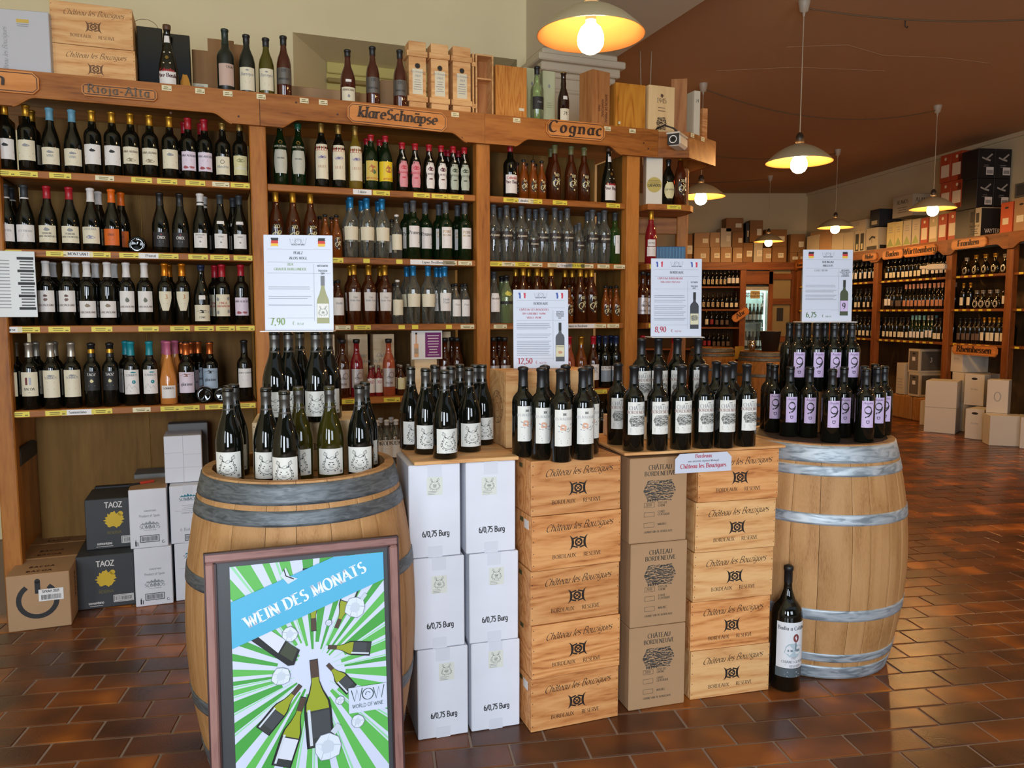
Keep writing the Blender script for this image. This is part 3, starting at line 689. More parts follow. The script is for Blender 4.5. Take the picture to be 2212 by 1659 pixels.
MB().box(.74, 5.03, 1.50, 1.06, 5.06, 1.60, M_shelf, .003).build('rail', CU)
MB().box(.70, 5.035, 0, .76, 5.07, 2.33, M_shelfz, .004).build('stile', CU)
for a in ((1.045, c1[1] + .03), (1.13, c1[1] + .13)): link('price_tag', T_T, CU, (a[0] + .01, a[1] - .036 + .0, 2.452), R(50))

# ------------------------------------------------------------ bottles
def prof(kind, h, r):
    n = .0145 if h > .25 else r * .36
    P = {
     'bx': [(.55, .012), (.88, 0), (1, .012), (1, .60), (.97, .635), (.86, .67), (.68, .70), (.50, .725)],
     'bg': [(.55, .012), (.88, 0), (1, .012), (1, .43), (.96, .49), (.86, .56), (.71, .63), (.56, .69), (.46, .74)],
     'ev': [(.55, .02), (.80, 0), (.84, .012), (.97, .45), (1, .58), (.95, .625), (.80, .67), (.60, .71), (.48, .75)],
     'cg': [(.55, .012), (.86, 0), (1, .012), (1, .50), (.93, .56), (.78, .63), (.60, .69), (.46, .735)],
     'lq': [(.55, .012), (.92, 0), (1, .012), (1, .52), (.96, .60), (.82, .68), (.60, .74), (.45, .79)],
     'ca': [(.55, .012), (.92, 0), (1, .012), (1, .36), (.90, .46), (.72, .57), (.52, .68), (.40, .76)],
     'bb': [(.50, .012), (.62, 0), (.80, .04), (1, .20), (1, .33), (.86, .48), (.60, .58), (.36, .64)],
    }[kind]
    o = [(a * r, b * h) for a, b in P]
    o += [(n * 1.12, h * .80), (n, h * .84), (n, h * .955), (n * 1.16, h * .96), (n * 1.16, h * .985), (n * 1.05, h * .992)]
    if kind == 'bb': o = [(a, b) for a, b in o[:8]] + [(n * 1.15, h * .74), (n, h * .8), (n, h * .95), (n * 1.15, h * .96), (n * 1.1, h * .99)]
    return [(0, .02 * h)] + o + [(0, h * .992)]
def rad(P, z):
    for i in range(2, len(P) - 1):
        if P[i][1] <= z <= P[i + 1][1] and P[i + 1][1] > P[i][1]:
            return P[i][0] + (P[i + 1][0] - P[i][0]) * (z - P[i][1]) / (P[i + 1][1] - P[i][1])
    return P[-2][0]
def cyl(P, sy=1.0, off=.0006, yaw=0):
    def fn(u, v):
        r = rad(P, v) + off; a = u / r + yaw
        return (r * math.sin(a), -r * sy * math.cos(a), v)
    return fn
def patch(mb, P, w, z0, z1, m, sy=1.0, off=.0005, n=10, yaw=0, shape=None):
    r = rad(P, (z0 + z1) / 2) + off; nz = 6; W_ = w / 2
    vs = []
    for j in range(nz + 1):
        z = z0 + (z1 - z0) * j / nz; k = shape(j / nz) if shape else 1; rr = rad(P, z) + off
        for i in range(n + 1):
            a = (-W_ + w * i / n) * k / r + yaw; vs.append((rr * math.sin(a), -rr * sy * math.cos(a), z))
    mb.add(vs, [(j * (n + 1) + i, j * (n + 1) + i + 1, (j + 1) * (n + 1) + i + 1, (j + 1) * (n + 1) + i) for j in range(nz) for i in range(n)], m, True)
BT = {}
def btype(key, kind, h, r, gm, cap=None, capz=.80, lab=None, deco=None, seg=20, sy=1.0, cork=False, band=None, screw=False, lshape=None, liquid=None, extra=None, one=False):
    """cap: material; lab: (material, width, z0, z1) list; deco(fn, h) -> [(polys, material)]"""
    P = prof(kind, h, r); b = MB(); b.lathe(P, seg, gm, sy=sy, cap=False)
    if liquid:
        lm, lz = liquid; Q = [(max(0, a - .003), max(z, .006)) for a, z in P if z <= lz * h]; Q.append((rad(P, lz * h) - .003, lz * h)); Q.append((0, lz * h)); b.lathe(Q, seg, lm, sy=sy, cap=False)
    d = {'P': P, 'h': h, 'r': r, 'meshes': []}
    c = b if one else MB()
    if cap:
        z0 = capz * h; q = [(rad(P, z0) + .0009, z0)] + [(a + .0012, z) for a, z in P if z > z0 + .004 and a > 0] + [(.006, h + .0012), (0, h + .0012)]
        if screw:
            zt = h * .93; rr = .0152
            q = [(rad(P, z0) + .0009, z0), (rr, z0 + .01), (rr, zt - .006)]
            for k in range(5): q += [(rr + .0012, zt + k * .004 - .004), (rr + .0002, zt + k * .004 - .002)]
            q += [(rr + .0008, h - .002), (rr - .001, h + .0008), (0, h + .0012)]
        if cork: q = [(rad(P, h * .95) + .001, h * .95), (.017, h * .955), (.0185, h * 1.0), (.0175, h * 1.025), (0, h * 1.03)]
        c.lathe(q, seg, cap, cap=False)
        if band: 
            for (a, bz, m) in band: c.lathe([(rad(P, a * h) + .0016, a * h), (rad(P, bz * h) + .0016, bz * h)], seg, m, cap=False)
        if not one: d['meshes'].append(('stopper' if cork else 'capsule', c.mesh('capsule')))
    l = b if one else MB()
    for li, it in enumerate(lab or []):
        if li and not one:
            q = MB(); patch(q, P, it[1], it[2] * h, it[3] * h, it[0], sy, shape=it[4] if len(it) > 4 else None, off=it[5] if len(it) > 5 else .0005); d['meshes'].append(('label', q.mesh('label'))); continue
        m, w, z0, z1 = it[:4]; patch(l, P, w, z0 * h, z1 * h, m, sy, shape=it[4] if len(it) > 4 else None, off=it[5] if len(it) > 5 else .0005)
    if deco:
        fn = cyl(P, sy, .0011)
        for polys, m in deco(h, r): l.decal(polys, fn, m)
    if l.f and not one: d['meshes'].append(('label', l.mesh('label')))
    d['body'] = b.mesh('bottle'); d['mb'] = b; d['name'] = 'flask_bottle' if kind == 'bb' else 'spirit_bottle' if (gm in (M_clear, M_pale, M_amber, M_cognac, M_rose, M_red, M_green) or kind in ('lq', 'ca', 'cg') or key[:6] in ('prunes', 'poire_', 'pere')) and key != 'rose' else 'wine_bottle'; BT[key] = d; return d
def put(key, P, rz, label, group, name=None, jit=.12):
    d = BT[key]; o = link(name or d['name'], d['body'], None, P, rz + random.uniform(-jit, jit))
    tag(o, label, 'bottle', group)
    for n, me in d['meshes']: link(n, me, o)
    return o
Cm = lambda c, r=.6, **k: col(c, r, **k)
lab_w, lab_c, lab_p, lab_y = Cm('dcd7d2', .55), Cm('d9d0b6', .55), Cm('d6c8d6', .55), Cm('d0c795', .55)
gold = mat('gold_foil', 'b98a2c', .35, metal=.8); goldd = mat('old_gold_foil', '8f7136', .4, metal=.7); redf = mat('red_foil', 'a01424', .35); blackf = mat('black_foil', '151516', .42)
charf = mat('charcoal_foil', '34383b', .5, metal=.3); bluef = mat('blue_foil', '1a6f9e', .35, metal=.4); tealf = mat('teal_foil', '127f8a', .4); oran = mat('orange_foil', 'd8620e', .4); pbl = mat('pale_blue_wax', '5f93a8', .45)
silv = mat('silver_foil', 'aaa396', .35, metal=.7); greyscrew = mat('grey_screwcap', '5c5a56', .38, metal=.8); whitef = mat('white_foil', 'd3cfcb', .5); pinkf = mat('pink_foil', 'b8607c', .4); copper = mat('copper_foil', 'c9682e', .32, metal=.7)
navyf = mat('navy_foil', '15233f', .4); blackscrew = mat('black_screwcap', '141416', .4); greycaps = mat('grey_capsule', '45474a', .5); redwine = Cm('8c1f2c'); brn = Cm('5a3524'); greenl = Cm('7ba428')
def D(*it):
    """simple label printing: ('t',text,y,size,mat) ('l',y,n,w) ('r',x0,y0,x1,y1,mat) ('d',x,y,rx,ry,mat) as fractions of bottle height"""
    def f(h, r):
        out = []
        for k in it:
            if k[0] == 't': out.append((text(k[1], k[3] * h, k[5] * h if len(k) > 5 else 0, k[2] * h, 'c', wt=.17, slant=k[6] if len(k) > 6 else 0), k[4]))
            elif k[0] == 'l': out.append((clines(0, k[3] * h, k[1] * h, k[2], .022 * h, .007 * h), k[4] if len(k) > 4 else m_grey))
            elif k[0] == 'r': out.append((rect(k[1] * h, k[2] * h, k[3] * h, k[4] * h), k[5]))
            elif k[0] == 'd': out.append((disc(k[1] * h, k[2] * h, k[3] * h, k[4] * h), k[5]))
            elif k[0] == 'o': out.append((ring(k[1] * h, k[2] * h, k[3] * h, .008 * h), k[4]))
            elif k[0] == 'b': out.append((fan(blob(k[1] * h, k[2] * h, k[3] * h, k[4] * h, .5, 14, random.Random(k[6] if len(k) > 6 else 1))), k[5]))
            elif k[0] == 'f': out.append((k[1](h, r), k[2]))
        return out
    return f
RB = .0375
btype('rioja_red', 'bx', .30, RB, M_dark, gold, .82, [(lab_w, .082, .16, .46)], D(('b', 0, .37, .05, .03, m_ink), ('l', .42, 1, .16), ('r', -.12, .255, .12, .285, redwine), ('l', .22, 2, .14)))
btype('rioja_green', 'bx', .30, RB, M_dark, gold, .82, [(lab_c, .082, .16, .46)], D(('b', 0, .38, .06, .03, m_grey), ('r', -.1, .25, .1, .28, Cm('3f5a30')), ('l', .22, 1, .14)))
btype('rioja_blue', 'bg', .295, .0385, M_dark, pbl, .80, [(lab_c, .088, .12, .38)], D(('b', 0, .31, .06, .025, m_grey), ('t', 'VIÑA', .235, .035, m_grey), ('l', .2, 2, .16), ('r', -.145, .12, .145, .135, pbl)))
btype('rioja_tree', 'bx', .30, RB, M_dark, gold, .82, [(lab_c, .08, .20, .46)], D(('t', 'VIÑA ARANA', .37, .032, brn), ('l', .35, 1, .1), ('b', 0, .26, .08, .035, Cm('8a7d62'))))
btype('rioja_pink', 'bx', .30, .036, M_dark, redf, .81, [(lab_p, .075, .15, .45)], D(('t', 'VIÑA ALBERDI', .37, .030, m_ink), ('l', .33, 2, .12), ('b', -.05, .20, .05, .03, Cm('9b4a50')), ('b', .05, .2, .05, .025, Cm('a4585a'), 4), ('r', -.12, .155, .12, .172, Cm('7f93a8'))))
btype('rioja_wire', 'bx', .29, .036, M_dark, goldd, .88, [(lab_c, .075, .12, .42)], D(('r', -.125, .395, .125, .42, goldd), ('o', 0, .33, .03, brn), ('t', 'Murrieta', .23, .045, m_grey, 0, .3), ('l', .19, 2, .14)))
btype('rioja_map', 'bx', .29, .036, M_dark, goldd, .88, [(lab_y, .075, .13, .45)], D(('b', 0, .37, .08, .04, Cm('8d8a5a')), ('r', -.125, .21, .125, .29, m_ink), ('t', 'VIÑA', .26, .02, lab_w), ('t', 'TONDONIA', .222, .032, lab_w), ('l', .19, 2, .2, m_ink)))
btype('monts_white', 'bg', .295, .0395, M_dark, charf, .80, [(lab_w, .084, .12, .38)], D(('t', 'LES FREIXA', .27, .03, m_grey), ('l', .24, 3, .1)), band=[(.78, .80, lab_w)])
btype('monts_red', 'bg', .295, .0395, M_dark, redf, .80, [(lab_c, .084, .12, .38)], D(('b', 0, .32, .05, .035, m_grey), ('t', 'TERROIR', .245, .028, m_ink), ('t', 'SENSE FRONTERES', .20, .026, m_ink), ('l', .17, 1, .1)))
btype('venta_white', 'bg', .295, .0395, M_dark, whitef, .78, [(lab_c, .088, .12, .38)], D(('t', 'CIRTERRA', .33, .032, m_grey), ('b', 0, .22, .08, .035, Cm('8b8aa0')), ('l', .3, 1, .1)))
btype('orange', 'bg', .295, .0385, M_dark, oran, .78, [(Cm('cf5f12', .55), .075, .10, .36)], D(('t', 'ÒNIX', .25, .035, Cm('5c3010')), ('l', .21, 2, .1, Cm('8a4414'))))
btype('onix', 'bg', .29, .039, M_dark, blackf, .78, [(Cm('1c1a1c', .6), .08, .10, .34)], D(('t', 'ÒNIX', .23, .045, lab_w), ('d', 0, .3, .012, .012, redwine), ('l', .2, 2, .08)))
btype('priorat_w', 'bg', .295, .039, M_dark, whitef, .80, [(lab_w, .066, .10, .34)], D(('t', 'GRATALLOPS', .30, .02, m_ink), ('t', 'TERRA', .26, .02, m_ink), ('b', 0, .2, .02, .02, m_grey), ('l', .15, 1, .1)), band=[(.84, .86, m_ink)])
btype('priorat_d', 'bg', .295, .039, M_dark, charf, .84, [(lab_w, .066, .10, .34), (lab_w, .035, .50, .55)], D(('t', 'TERRA', .28, .024, m_ink), ('l', .25, 1, .1), ('b', 0, .2, .02, .02, m_grey), ('l', .15, 1, .1)))
btype('timbres', 'bx', .31, .037, M_dark, redf, .79, [(lab_w, .076, .16, .56)], D(('t', 'TIMBRES', .41, .05, Cm('b3786a')), ('d', -.03, .5, .012, .022, Cm('b3786a')), ('l', .37, 3, .1), ('r', -.11, .18, .1, .19, m_ink)))
btype('garciano', 'bx', .30, .0385, M_dark, whitef, .76, [(lab_w, .083, .21, .54)], D(('b', 0, .46, .035, .025, Cm('5c4038')), ('b', 0, .40, .04, .03, Cm('6d5348'), 3), ('t', 'GARCIAOLANO', .30, .03, brn)), band=[(.955, 1.0, brn)])
btype('garciano_low', 'bx', .30, .0385, M_dark, whitef, .76, [(lab_w, .083, .12, .38)], D(('b', 0, .31, .045, .035, Cm('8a7a66')), ('t', 'GARCIAOLANO', .19, .03, brn)), band=[(.955, 1.0, brn)])
btype('garciano_egg', 'bx', .30, .037, M_dark, whitef, .76, [(lab_w, .074, .21, .54)], D(('b', 0, .40, .035, .05, Cm('66695a')), ('t', 'GARCIAOLANO', .28, .028, brn)), band=[(.955, 1.0, brn)])
btype('three', 'bx', .30, .036, M_dark, mat('amber_foil', 'cf7f1e', .3, metal=.7), .79, [(lab_c, .062, .23, .54, lambda t: .45 + .55 * min(1, t * 1.6))], D(('t', '3', .42, .07, Cm('c0702a'), .02), ('l', .35, 1, .08)))
btype('bluetop', 'bg', .295, .0385, M_dark, navyf, .9, [(lab_c, .084, .06, .33), (lab_w, .03, .42, .49)], D(('r', -.14, .18, .14, .26, Cm('5a7ba0')), ('b', 0, .22, .12, .03, m_ink), ('t', 'ETNIC', .11, .03, m_ink)))
btype('martin', 'bx', .30, .0365, M_dark, redf, .79, [(lab_c, .076, .14, .50)], D(('t', 'FINCA', .34, .035, Cm('b02525')), ('t', 'SAN MARTIN', .29, .032, Cm('b02525')), ('b', -.09, .42, .03, .04, m_grey), ('b', .09, .22, .03, .04, m_grey), ('b', .09, .43, .03, .04, m_grey, 8), ('b', -.09, .2, .03, .04, m_grey, 9)))
btype('bacoa', 'bx', .31, .0375, M_dark, silv, .78, [(lab_c, .08, .20, .56)], D(('r', -.05, .37, -.02, .48, Cm('6b2f2a')), ('r', .0, .37, .03, .48, Cm('a9a9b4')), ('t', 'BACOA', .29, .036, m_ink), ('l', .26, 1, .05)))
btype('sommos_w', 'bx', .31, .038, M_dark, silv, .78, [(lab_c, .082, .17, .58)], D(('b', 0, .5, .06, .018, m_grey), ('t', 'SOMMOS', .45, .036, m_grey), ('l', .42, 2, .12), ('l', .3, 1, .1)))
btype('taoz', 'bx', .305, .0365, M_dark, blackscrew, .78, [(Cm('1b1a1a', .6), .078, .26, .56)], D(('t', 'TAOZ', .49, .04, lab_w), ('b', 0, .41, .03, .035, lab_y), ('l', .34, 1, .1)), band=[(.84, .90, gold)])
btype('sommos_t', 'bx', .31, .0365, M_dark, tealf, .78, [(lab_w, .074, .18, .56)], D(('b', .02, .52, .05, .014, tealf), ('t', 'SOMMOS', .46, .036, m_grey), ('d', .03, .37, .028, .028, tealf), ('f', lambda h, r: ribbon([(-.09 * h, .26 * h), (-.04 * h, .34 * h), (0, .27 * h), (.04 * h, .31 * h), (.08 * h, .25 * h), (-.02 * h, .22 * h), (-.08 * h, .3 * h)], .006 * h, 0), m_grey)))
btype('rose', 'ca', .31, .040, mat('rose_wine', 'c07a3a', .08, spec=.6), pinkf, .78, [(lab_w, .07, .10, .30)], D(('t', 'SOMMOS', .24, .034, brn), ('r', -.10, .10, .10, .135, pinkf)))
btype('glarima', 'bx', .30, .039, M_dark, copper, .80, [(lab_p, .082, .18, .52)], D(('b', 0, .47, .12, .03, Cm('8a5a50')), ('t', 'glarima', .30, .05, m_ink), ('l', .27, 1, .1)), band=[(.955, 1.0, blackf)])
btype('glarima_b', 'bx', .30, .039, M_dark, copper, .80, [(Cm('9fb0c0', .55), .082, .22, .56)], D(('b', 0, .50, .12, .03, m_ink), ('t', 'glarima', .35, .05, m_ink)), band=[(.955, 1.0, blackf)])
btype('lagar', 'bx', .31, .0365, M_dark, blackf, .80, [(lab_w, .072, .23, .54)], D(('t', 'LAGAR D CERVERA', .46, .022, m_ink), ('l', .42, 4, .12)))
# middle bay
btype('noilly', 'lq', .325, .036, M_dgreen, mat('green_foil', '0f5a40', .4), .90, [(Cm('b9b7a6', .5), .07, .20, .56, lambda t: .85 + .25 * math.sin(t * 3))], D(('d', 0, .68, .035, .03, goldd), ('r', -.11, .59, .11, .635, Cm('27402a')), ('t', 'NOILLY PRAT', .60, .026, lab_c), ('t', 'ORIGINAL', .42, .022, m_ink), ('l', .36, 4, .12)))
for k_, c_ in (('lillet', M_dark), ('lillet_w', M_amber if 0 else mat('pale_spirit', '6e5a1c', .06, spec=.6))):
    btype(k_, 'lq', .33, .036, c_, goldd, .84, [(lab_c, .074, .13, .66)], D(('t', 'LILLET', .56, .058, Cm('b0352a')), ('d', 0, .46, .07, .035, Cm('a9a7b4')), ('b', 0, .46, .06, .025, Cm('6a6590')), ('t', 'LILLET', .30, .035, Cm('b07a5a')), ('r', -.1, .22, .1, .245, Cm('b0352a'))))
btype('appenz', 'lq', .29, .036, M_dgreen, redf, .88, [(Cm('c9b050', .55), .074, .17, .52)], D(('r', -.12, .26, .12, .50, Cm('7fa0a6')), ('b', 0, .38, .1, .08, Cm('b0693a')), ('b', .03, .33, .05, .05, Cm('4f6a3a'), 5), ('r', -.12, .18, .12, .25, lab_w), ('t', 'APPENZELLER', .195, .032, Cm('b0252a'))))
btype('appenz_y', 'lq', .29, .036, M_dgreen, redf, .88, [(Cm('e0c21e', .55), .09, .17, .52)], D(('r', -.04, .26, .15, .50, Cm('7fa0a6')), ('b', .05, .38, .08, .08, Cm('b0693a')), ('t', 'APPENZELL', .195, .03, Cm('b0252a'), .04)))
for k_, c_, t_, f_ in (('framboise', 'c0394c', 'FRAMBOISES', 'd08890'), ('mures', '5a2030', 'MURES', 'dcd7d2'), ('cassis', '3b4a3a', 'MYRTILLE', 'a8b0a0')):
    btype(k_, 'lq', .262, .032, M_dark, redf, .86, [(Cm(f_, .55), .062, .10, .62, lambda t: .9 - .25 * abs(math.sin((t - .25) * 4)) * (t < .6) + (0 if t < .8 else -.35 * (t - .8) * 5))],
          D(('b', 0, .49, .08, .05, Cm(c_)), ('t', t_, .37, .036, Cm(c_)), ('b', 0, .29, .06, .02, Cm(c_), 6), ('l', .22, 3, .1), ('d', 0, .68, .024, .024, lab_c), ('f', lambda h, r: ribbon([(-.02 * h, .84 * h), (0, .70 * h)], .015 * h, 0), lab_w)))
def oval(h, r):
    return [(disc(0, .34 * h, .085 * h, .15 * h, 20), m_ink), (ring(-.01 * h, .30 * h, .055 * h, .012 * h, 30, 270), lab_y), (text('XO', .05 * h, .01 * h, .42 * h, wt=.2), lab_y), (text('R', .10 * h, .03 * h, .28 * h, wt=.16, slant=.3), lab_y), (disc(.02 * h, .2 * h, .016 * h), lab_y), (ribbon([(-.07 * h, .33 * h), (0, .27 * h), (.07 * h, .36 * h)], .014 * h, 0), lab_y)]
btype('cognac', 'cg', .33, .037, M_cognac, gold, .82, None, oval)
btype('cognac_olive', 'cg', .315, .036, M_cognac, mat('olive_foil', '5a5a34', .5), .84, None, oval)
btype('cognac_s', 'cg', .22, .027, M_amber, blackf, .93, None, oval)
def vint(h, r):
    z0, z1, w = .30 * h, .50 * h, .095 * r / .037
    return [(clines(0, w * .7, .45 * h, 5, .028 * h, .006 * h), Cm('8b8067')), (frame(-w / 2, z0, w / 2, z1, .0012), Cm('b5a67c')), (disc(0, .51 * h, .014 * h), lab_c)]
btype('poire_b', 'ev', .315, .039, M_clear, bluef, .82, [(lab_c, .088, .29, .51)], vint)
btype('poire_w', 'ev', .315, .039, M_clear, bluef, .82, [(lab_w, .07, .22, .53)], D(('t', 'Vieille', .40, .04, m_grey, 0, .3), ('t', 'Prune', .35, .04, m_grey, 0, .3), ('l', .32, 3, .1)))
btype('clear_s', 'lq', .235, .0285, M_clear, whitef, .95, [(lab_c, .07, .20, .55)], D(('l', .48, 6, .14, Cm('8b8067'))))
btype('clear_sb', 'lq', .22, .0265, M_clear, blackf, .93, [(lab_w, .062, .18, .60)], D(('t', 'Prune', .45, .05, m_grey, 0, .3), ('l', .4, 3, .14)))
btype('prunes', 'bx', .315, .038, M_dgreen, greycaps, .80, [(lab_w, .062, .20, .56)], D(('t', 'Prunes', .42, .06, m_ink), ('l', .33, 2, .12), ('d', .08, .28, .008, .008, m_ink), ('l', .24, 1, .1)))
btype('poire_g', 'bx', .315, .038, M_dgreen, greycaps, .80, [(lab_w, .062, .20, .56)], D(('t', 'POIRE', .46, .045, goldd), ('t', 'WILLIAMS', .41, .028, goldd), ('l', .33, 2, .12), ('l', .24, 1, .1)))
btype('prune_amber', 'ev', .315, .039, M_cognac, gold, .82, [(lab_w, .07, .22, .53)], D(('t', 'Fine', .43, .035, m_grey, 0, .3), ('t', 'Vieille Prune', .38, .03, m_grey, 0, .3), ('l', .33, 4, .12)))
btype('prune_s', 'lq', .23, .029, M_cognac, blackf, .93, [(lab_w, .068, .20, .60)], D(('t', 'Vieille', .45, .05, m_grey, 0, .3), ('l', .4, 4, .14)))
rs = D(('o', .04, .38, .05, brn), ('t', 'PRUNE', .22, .035, brn), ('b', 0, .34, .07, .03, m_grey), ('l', .46, 1, .12))
for k_, g_m in (('tq_dark', M_cognac), ('tq_red', M_red), ('tq_brandy', M_rose)):
    btype(k_, 'lq', .30, .034, g_m, blackf, .9, [(mat('silver_label', 'b9b3b3', .35, metal=.4), .074, .17, .50)], rs, cork=True)
btype('mini_red', 'lq', .165, .0205, M_red, silv, .92, [(lab_w, .05, .12, .58)], D(('t', 'XO', .42, .10, pinkf, .02), ('l', .36, 4, .2)))
btype('mini_yel', 'lq', .165, .0215, M_cognac, silv, .92, [(lab_y, .052, .20, .58)], D(('t', 'R', .42, .1, lab_w, .03), ('l', .36, 3, .2)))
btype('dark_w', 'bx', .29, .036, M_dark, None, .9, [(lab_w, .072, .10, .34)], D(('l', .3, 3, .14)))
# right bay
btype('grappa', 'ev', .315, .0385, M_clear, greycaps, .82, [(Cm('2b2320', .5), .10, .38, .53)], D(('t', 'Acquavite', .44, .04, lab_c, 0, .3), ('r', -.16, .515, .16, .52, gold), ('r', -.16, .39, .16, .395, gold)))
btype('grappa_s', 'ev', .235, .030, M_clear, greycaps, .82, [(Cm('2b2320', .5), .08, .34, .53)], D(('t', 'Acquavite', .42, .045, lab_c, 0, .3), ('r', -.16, .50, .16, .507, gold)))
btype('green_slim', 'bx', .305, .034, M_green, charf, .84, [(lab_w, .03, .20, .55, None, .0006)], D(('t', '1', .4, .05, m_grey)))
btype('labelled_clear', 'bg', .29, .037, M_clear, charf, .86, [(lab_w, .055, .22, .58)], D(('t', 'Mirabelle', .46, .035, brn, 0, .3), ('l', .42, 3, .1)))
btype('yellow_pear', 'lq', .27, .038, M_pale, blackf, .88, [(Cm('1e1c1c'), .10, .40, .46)], D(('b', 0, .62, .09, .06, Cm('c9c04a'))))
def pere(h, r): return [(text('Calvados', .05 * h, 0, .34 * h, wt=.2), Cm('b0282c')), (text('Père Basile', .055 * h, 0, .26 * h, wt=.24), Cm('4a1520')), (clines(0, .2 * h, .22 * h, 3, .03 * h, .006 * h), m_grey)]
btype('calvados_red', 'bx', .30, .039, M_dark, redf, .85, [(lab_w, .084, .08, .42)], pere)
btype('pere', 'ca', .315, .043, M_dark, mat('brown_wax', '54351f', .5), .95, [(lab_w, .086, .05, .33), (lab_w, .026, .76, .86)],
      lambda h, r: [([[(u, v - .02 * h) for u, v in p] for p in a], b) for a, b in pere(h, r)] + [(ribbon([(-.045 * h, .62 * h), (.05 * h, .44 * h)], .022 * h, 0) + ribbon([(.045 * h, .62 * h), (-.05 * h, .44 * h)], .022 * h, 0), lab_c), (disc(0, .53 * h, .026 * h), goldd)], cork=True)
btype('galliano_like', 'lq', .28, .04, M_dark, blackf, .9, [(lab_y, .07, .16, .50, lambda t: math.sin(math.pi * (.08 + .84 * t)) ** .5)], D(('t', 'CALVADOS', .33, .035, m_ink), ('l', .3, 2, .12)))
btype('cognac_p', 'cg', .33, .035, M_red, gold, .80, [(lab_w, .05, .32, .44), (lab_w, .058, .14, .31)], D(('t', 'Jean Fillioux', .37, .02, m_ink), ('l', .28, 3, .12)))
btype('tarquet_p', 'cg', .31, .036, M_rose, redf, .84, [(lab_w, .06, .16, .42)], D(('t', 'TARIQUET', .33, .028, brn), ('l', .3, 1, .1)))
btype('tarquet_o', 'cg', .31, .036, M_amber, gold, .84, [(lab_w, .06, .16, .42)], D(('t', 'TARIQUET', .33, .028, brn), ('l', .3, 1, .1)))
btype('tarquet_d', 'cg', .31, .036, M_cognac, redf, .84, [(lab_w, .06, .16, .46)], D(('t', 'R', .3, .1, m_grey)))
btype('lustau', 'bx', .31, .0365, M_dark, navyf, .84, [(lab_w, .08, .34, .42), (Cm('7d8a96', .4), .08, .12, .34)], D(('t', 'LUSTAU', .36, .05, m_ink), ('l', .3, 3, .14, lab_w)))
btype('vodka', 'lq', .24, .034, M_clear, whitef, .88, [(lab_w, .075, .15, .55)], D(('t', 'VODKA', .44, .09, m_ink), ('l', .38, 4, .2)))
# foreground
grn_w = Cm('d9d8d0', .5)
btype('vogl', 'bg', .290, .0405, M_dark, greyscrew, .77, [(grn_w, .085, .07, .345)], lambda h, r: [(wreath(0, .215 * h, .062), m_ink), (rect(.10 * h, .085 * h, .13 * h, .11 * h), m_grey), (lines(-.13 * h, -.01 * h, .11 * h, 2, .02 * h, .006 * h), m_grey)], seg=32, screw=True)
btype('vogl_light', 'bg', .290, .0405, M_olive, greyscrew, .77, [(grn_w, .085, .07, .345)], lambda h, r: [(wreath(0, .215 * h, .062), m_ink), (rect(.10 * h, .085 * h, .13 * h, .11 * h), m_grey), (lines(-.13 * h, -.01 * h, .11 * h, 2, .02 * h, .006 * h), m_grey)], seg=32, screw=True)
bzl = Cm('dcdad2', .5)
btype('bouz', 'bx', .305, .0375, M_dark, blackf, .79, [(bzl, .066, .18, .57)],
      lambda h, r: [(emblem(.0, .52 * h, .010), m_ink), (text('LES BOUZIGUES', .026 * h, 0, .46 * h, wt=.14), m_grey), (blob(-.015 * h, .38 * h, .045 * h, .04 * h, .35, 16, random.Random(2)), Cm('d6a488', .5)), (ribbon([(-.07 * h, .40 * h), (-.02 * h, .37 * h), (.04 * h, .36 * h), (.09 * h, .42 * h)], .01 * h, 0) + ribbon([(.0, .35 * h), (.05 * h, .33 * h), (.09 * h, .38 * h)], .008 * h, 0) + ribbon([(-.07 * h, .34 * h), (-.02 * h, .33 * h)], .006 * h, 0), m_grey), (clines(0, .13 * h, .265 * h, 3, .024 * h, .007 * h), m_grey)], seg=32)
btype('bord', 'bx', .3015, .0375, M_dark, blackf, .79, [(bzl, .078, .20, .58)],
      lambda h, r: [(text('CHÂTEAU', .042 * h, 0, .49 * h, wt=.17), m_grey), (text('BORDENEUVE', .036 * h, 0, .445 * h, wt=.17), Cm('8a6a62')), (clines(0, .04 * h, .555 * h, 1, 1, .01 * h), m_grey), (engraving(0, .36 * h, .23 * h, .13 * h, random.Random(8)), Cm('55554f')), (lines(-.10 * h, -.02 * h, .27 * h, 3, .016 * h, .005 * h) + lines(.03 * h, .1 * h, .26 * h, 2, .016 * h, .005 * h), m_grey)], seg=32)
lil = Cm('c6b0d6', .5)
def nine(h, r):
    s = .15 * h; x = 0; y = .355 * h
    nn = ribbon([(x + s * .30 * math.cos(R(a)), y + s * .62 + s * .32 * math.sin(R(a))) for a in range(0, 361, 24)], s * .13, s * .05, 80)
    tail = ribbon([(x + s * .33, y + s * .6), (x + s * .26, y + s * .3), (x + s * .05, y + s * .06), (x - s * .25, y - s * .05)], s * .13, 0)
    return [(nn + tail, m_ink), (text('Angulus', .03 * h, 0, .53 * h, wt=.14, slant=.3), Cm('5c4a6c')), (clines(0, .05 * h, .515 * h, 1, 1, .006 * h), m_grey),
            (ring(0, .285 * h, .018 * h, .008 * h) + rect(-.025 * h, .298 * h, .025 * h, .306 * h), Cm('45344f')), (clines(0, .13 * h, .24 * h, 2, .02 * h, .006 * h), Cm('6c5a7c'))]
btype('nine', 'bx', .284, .0365, M_dark, blackscrew, .79, [(lil, .046, .21, .575)], nine, seg=32, screw=True)
btype('nine_back', 'bx', .284, .0365, M_dark, blackscrew, .79, [(lil, .02, .21, .575, None, .0006)], None, seg=24, screw=True)

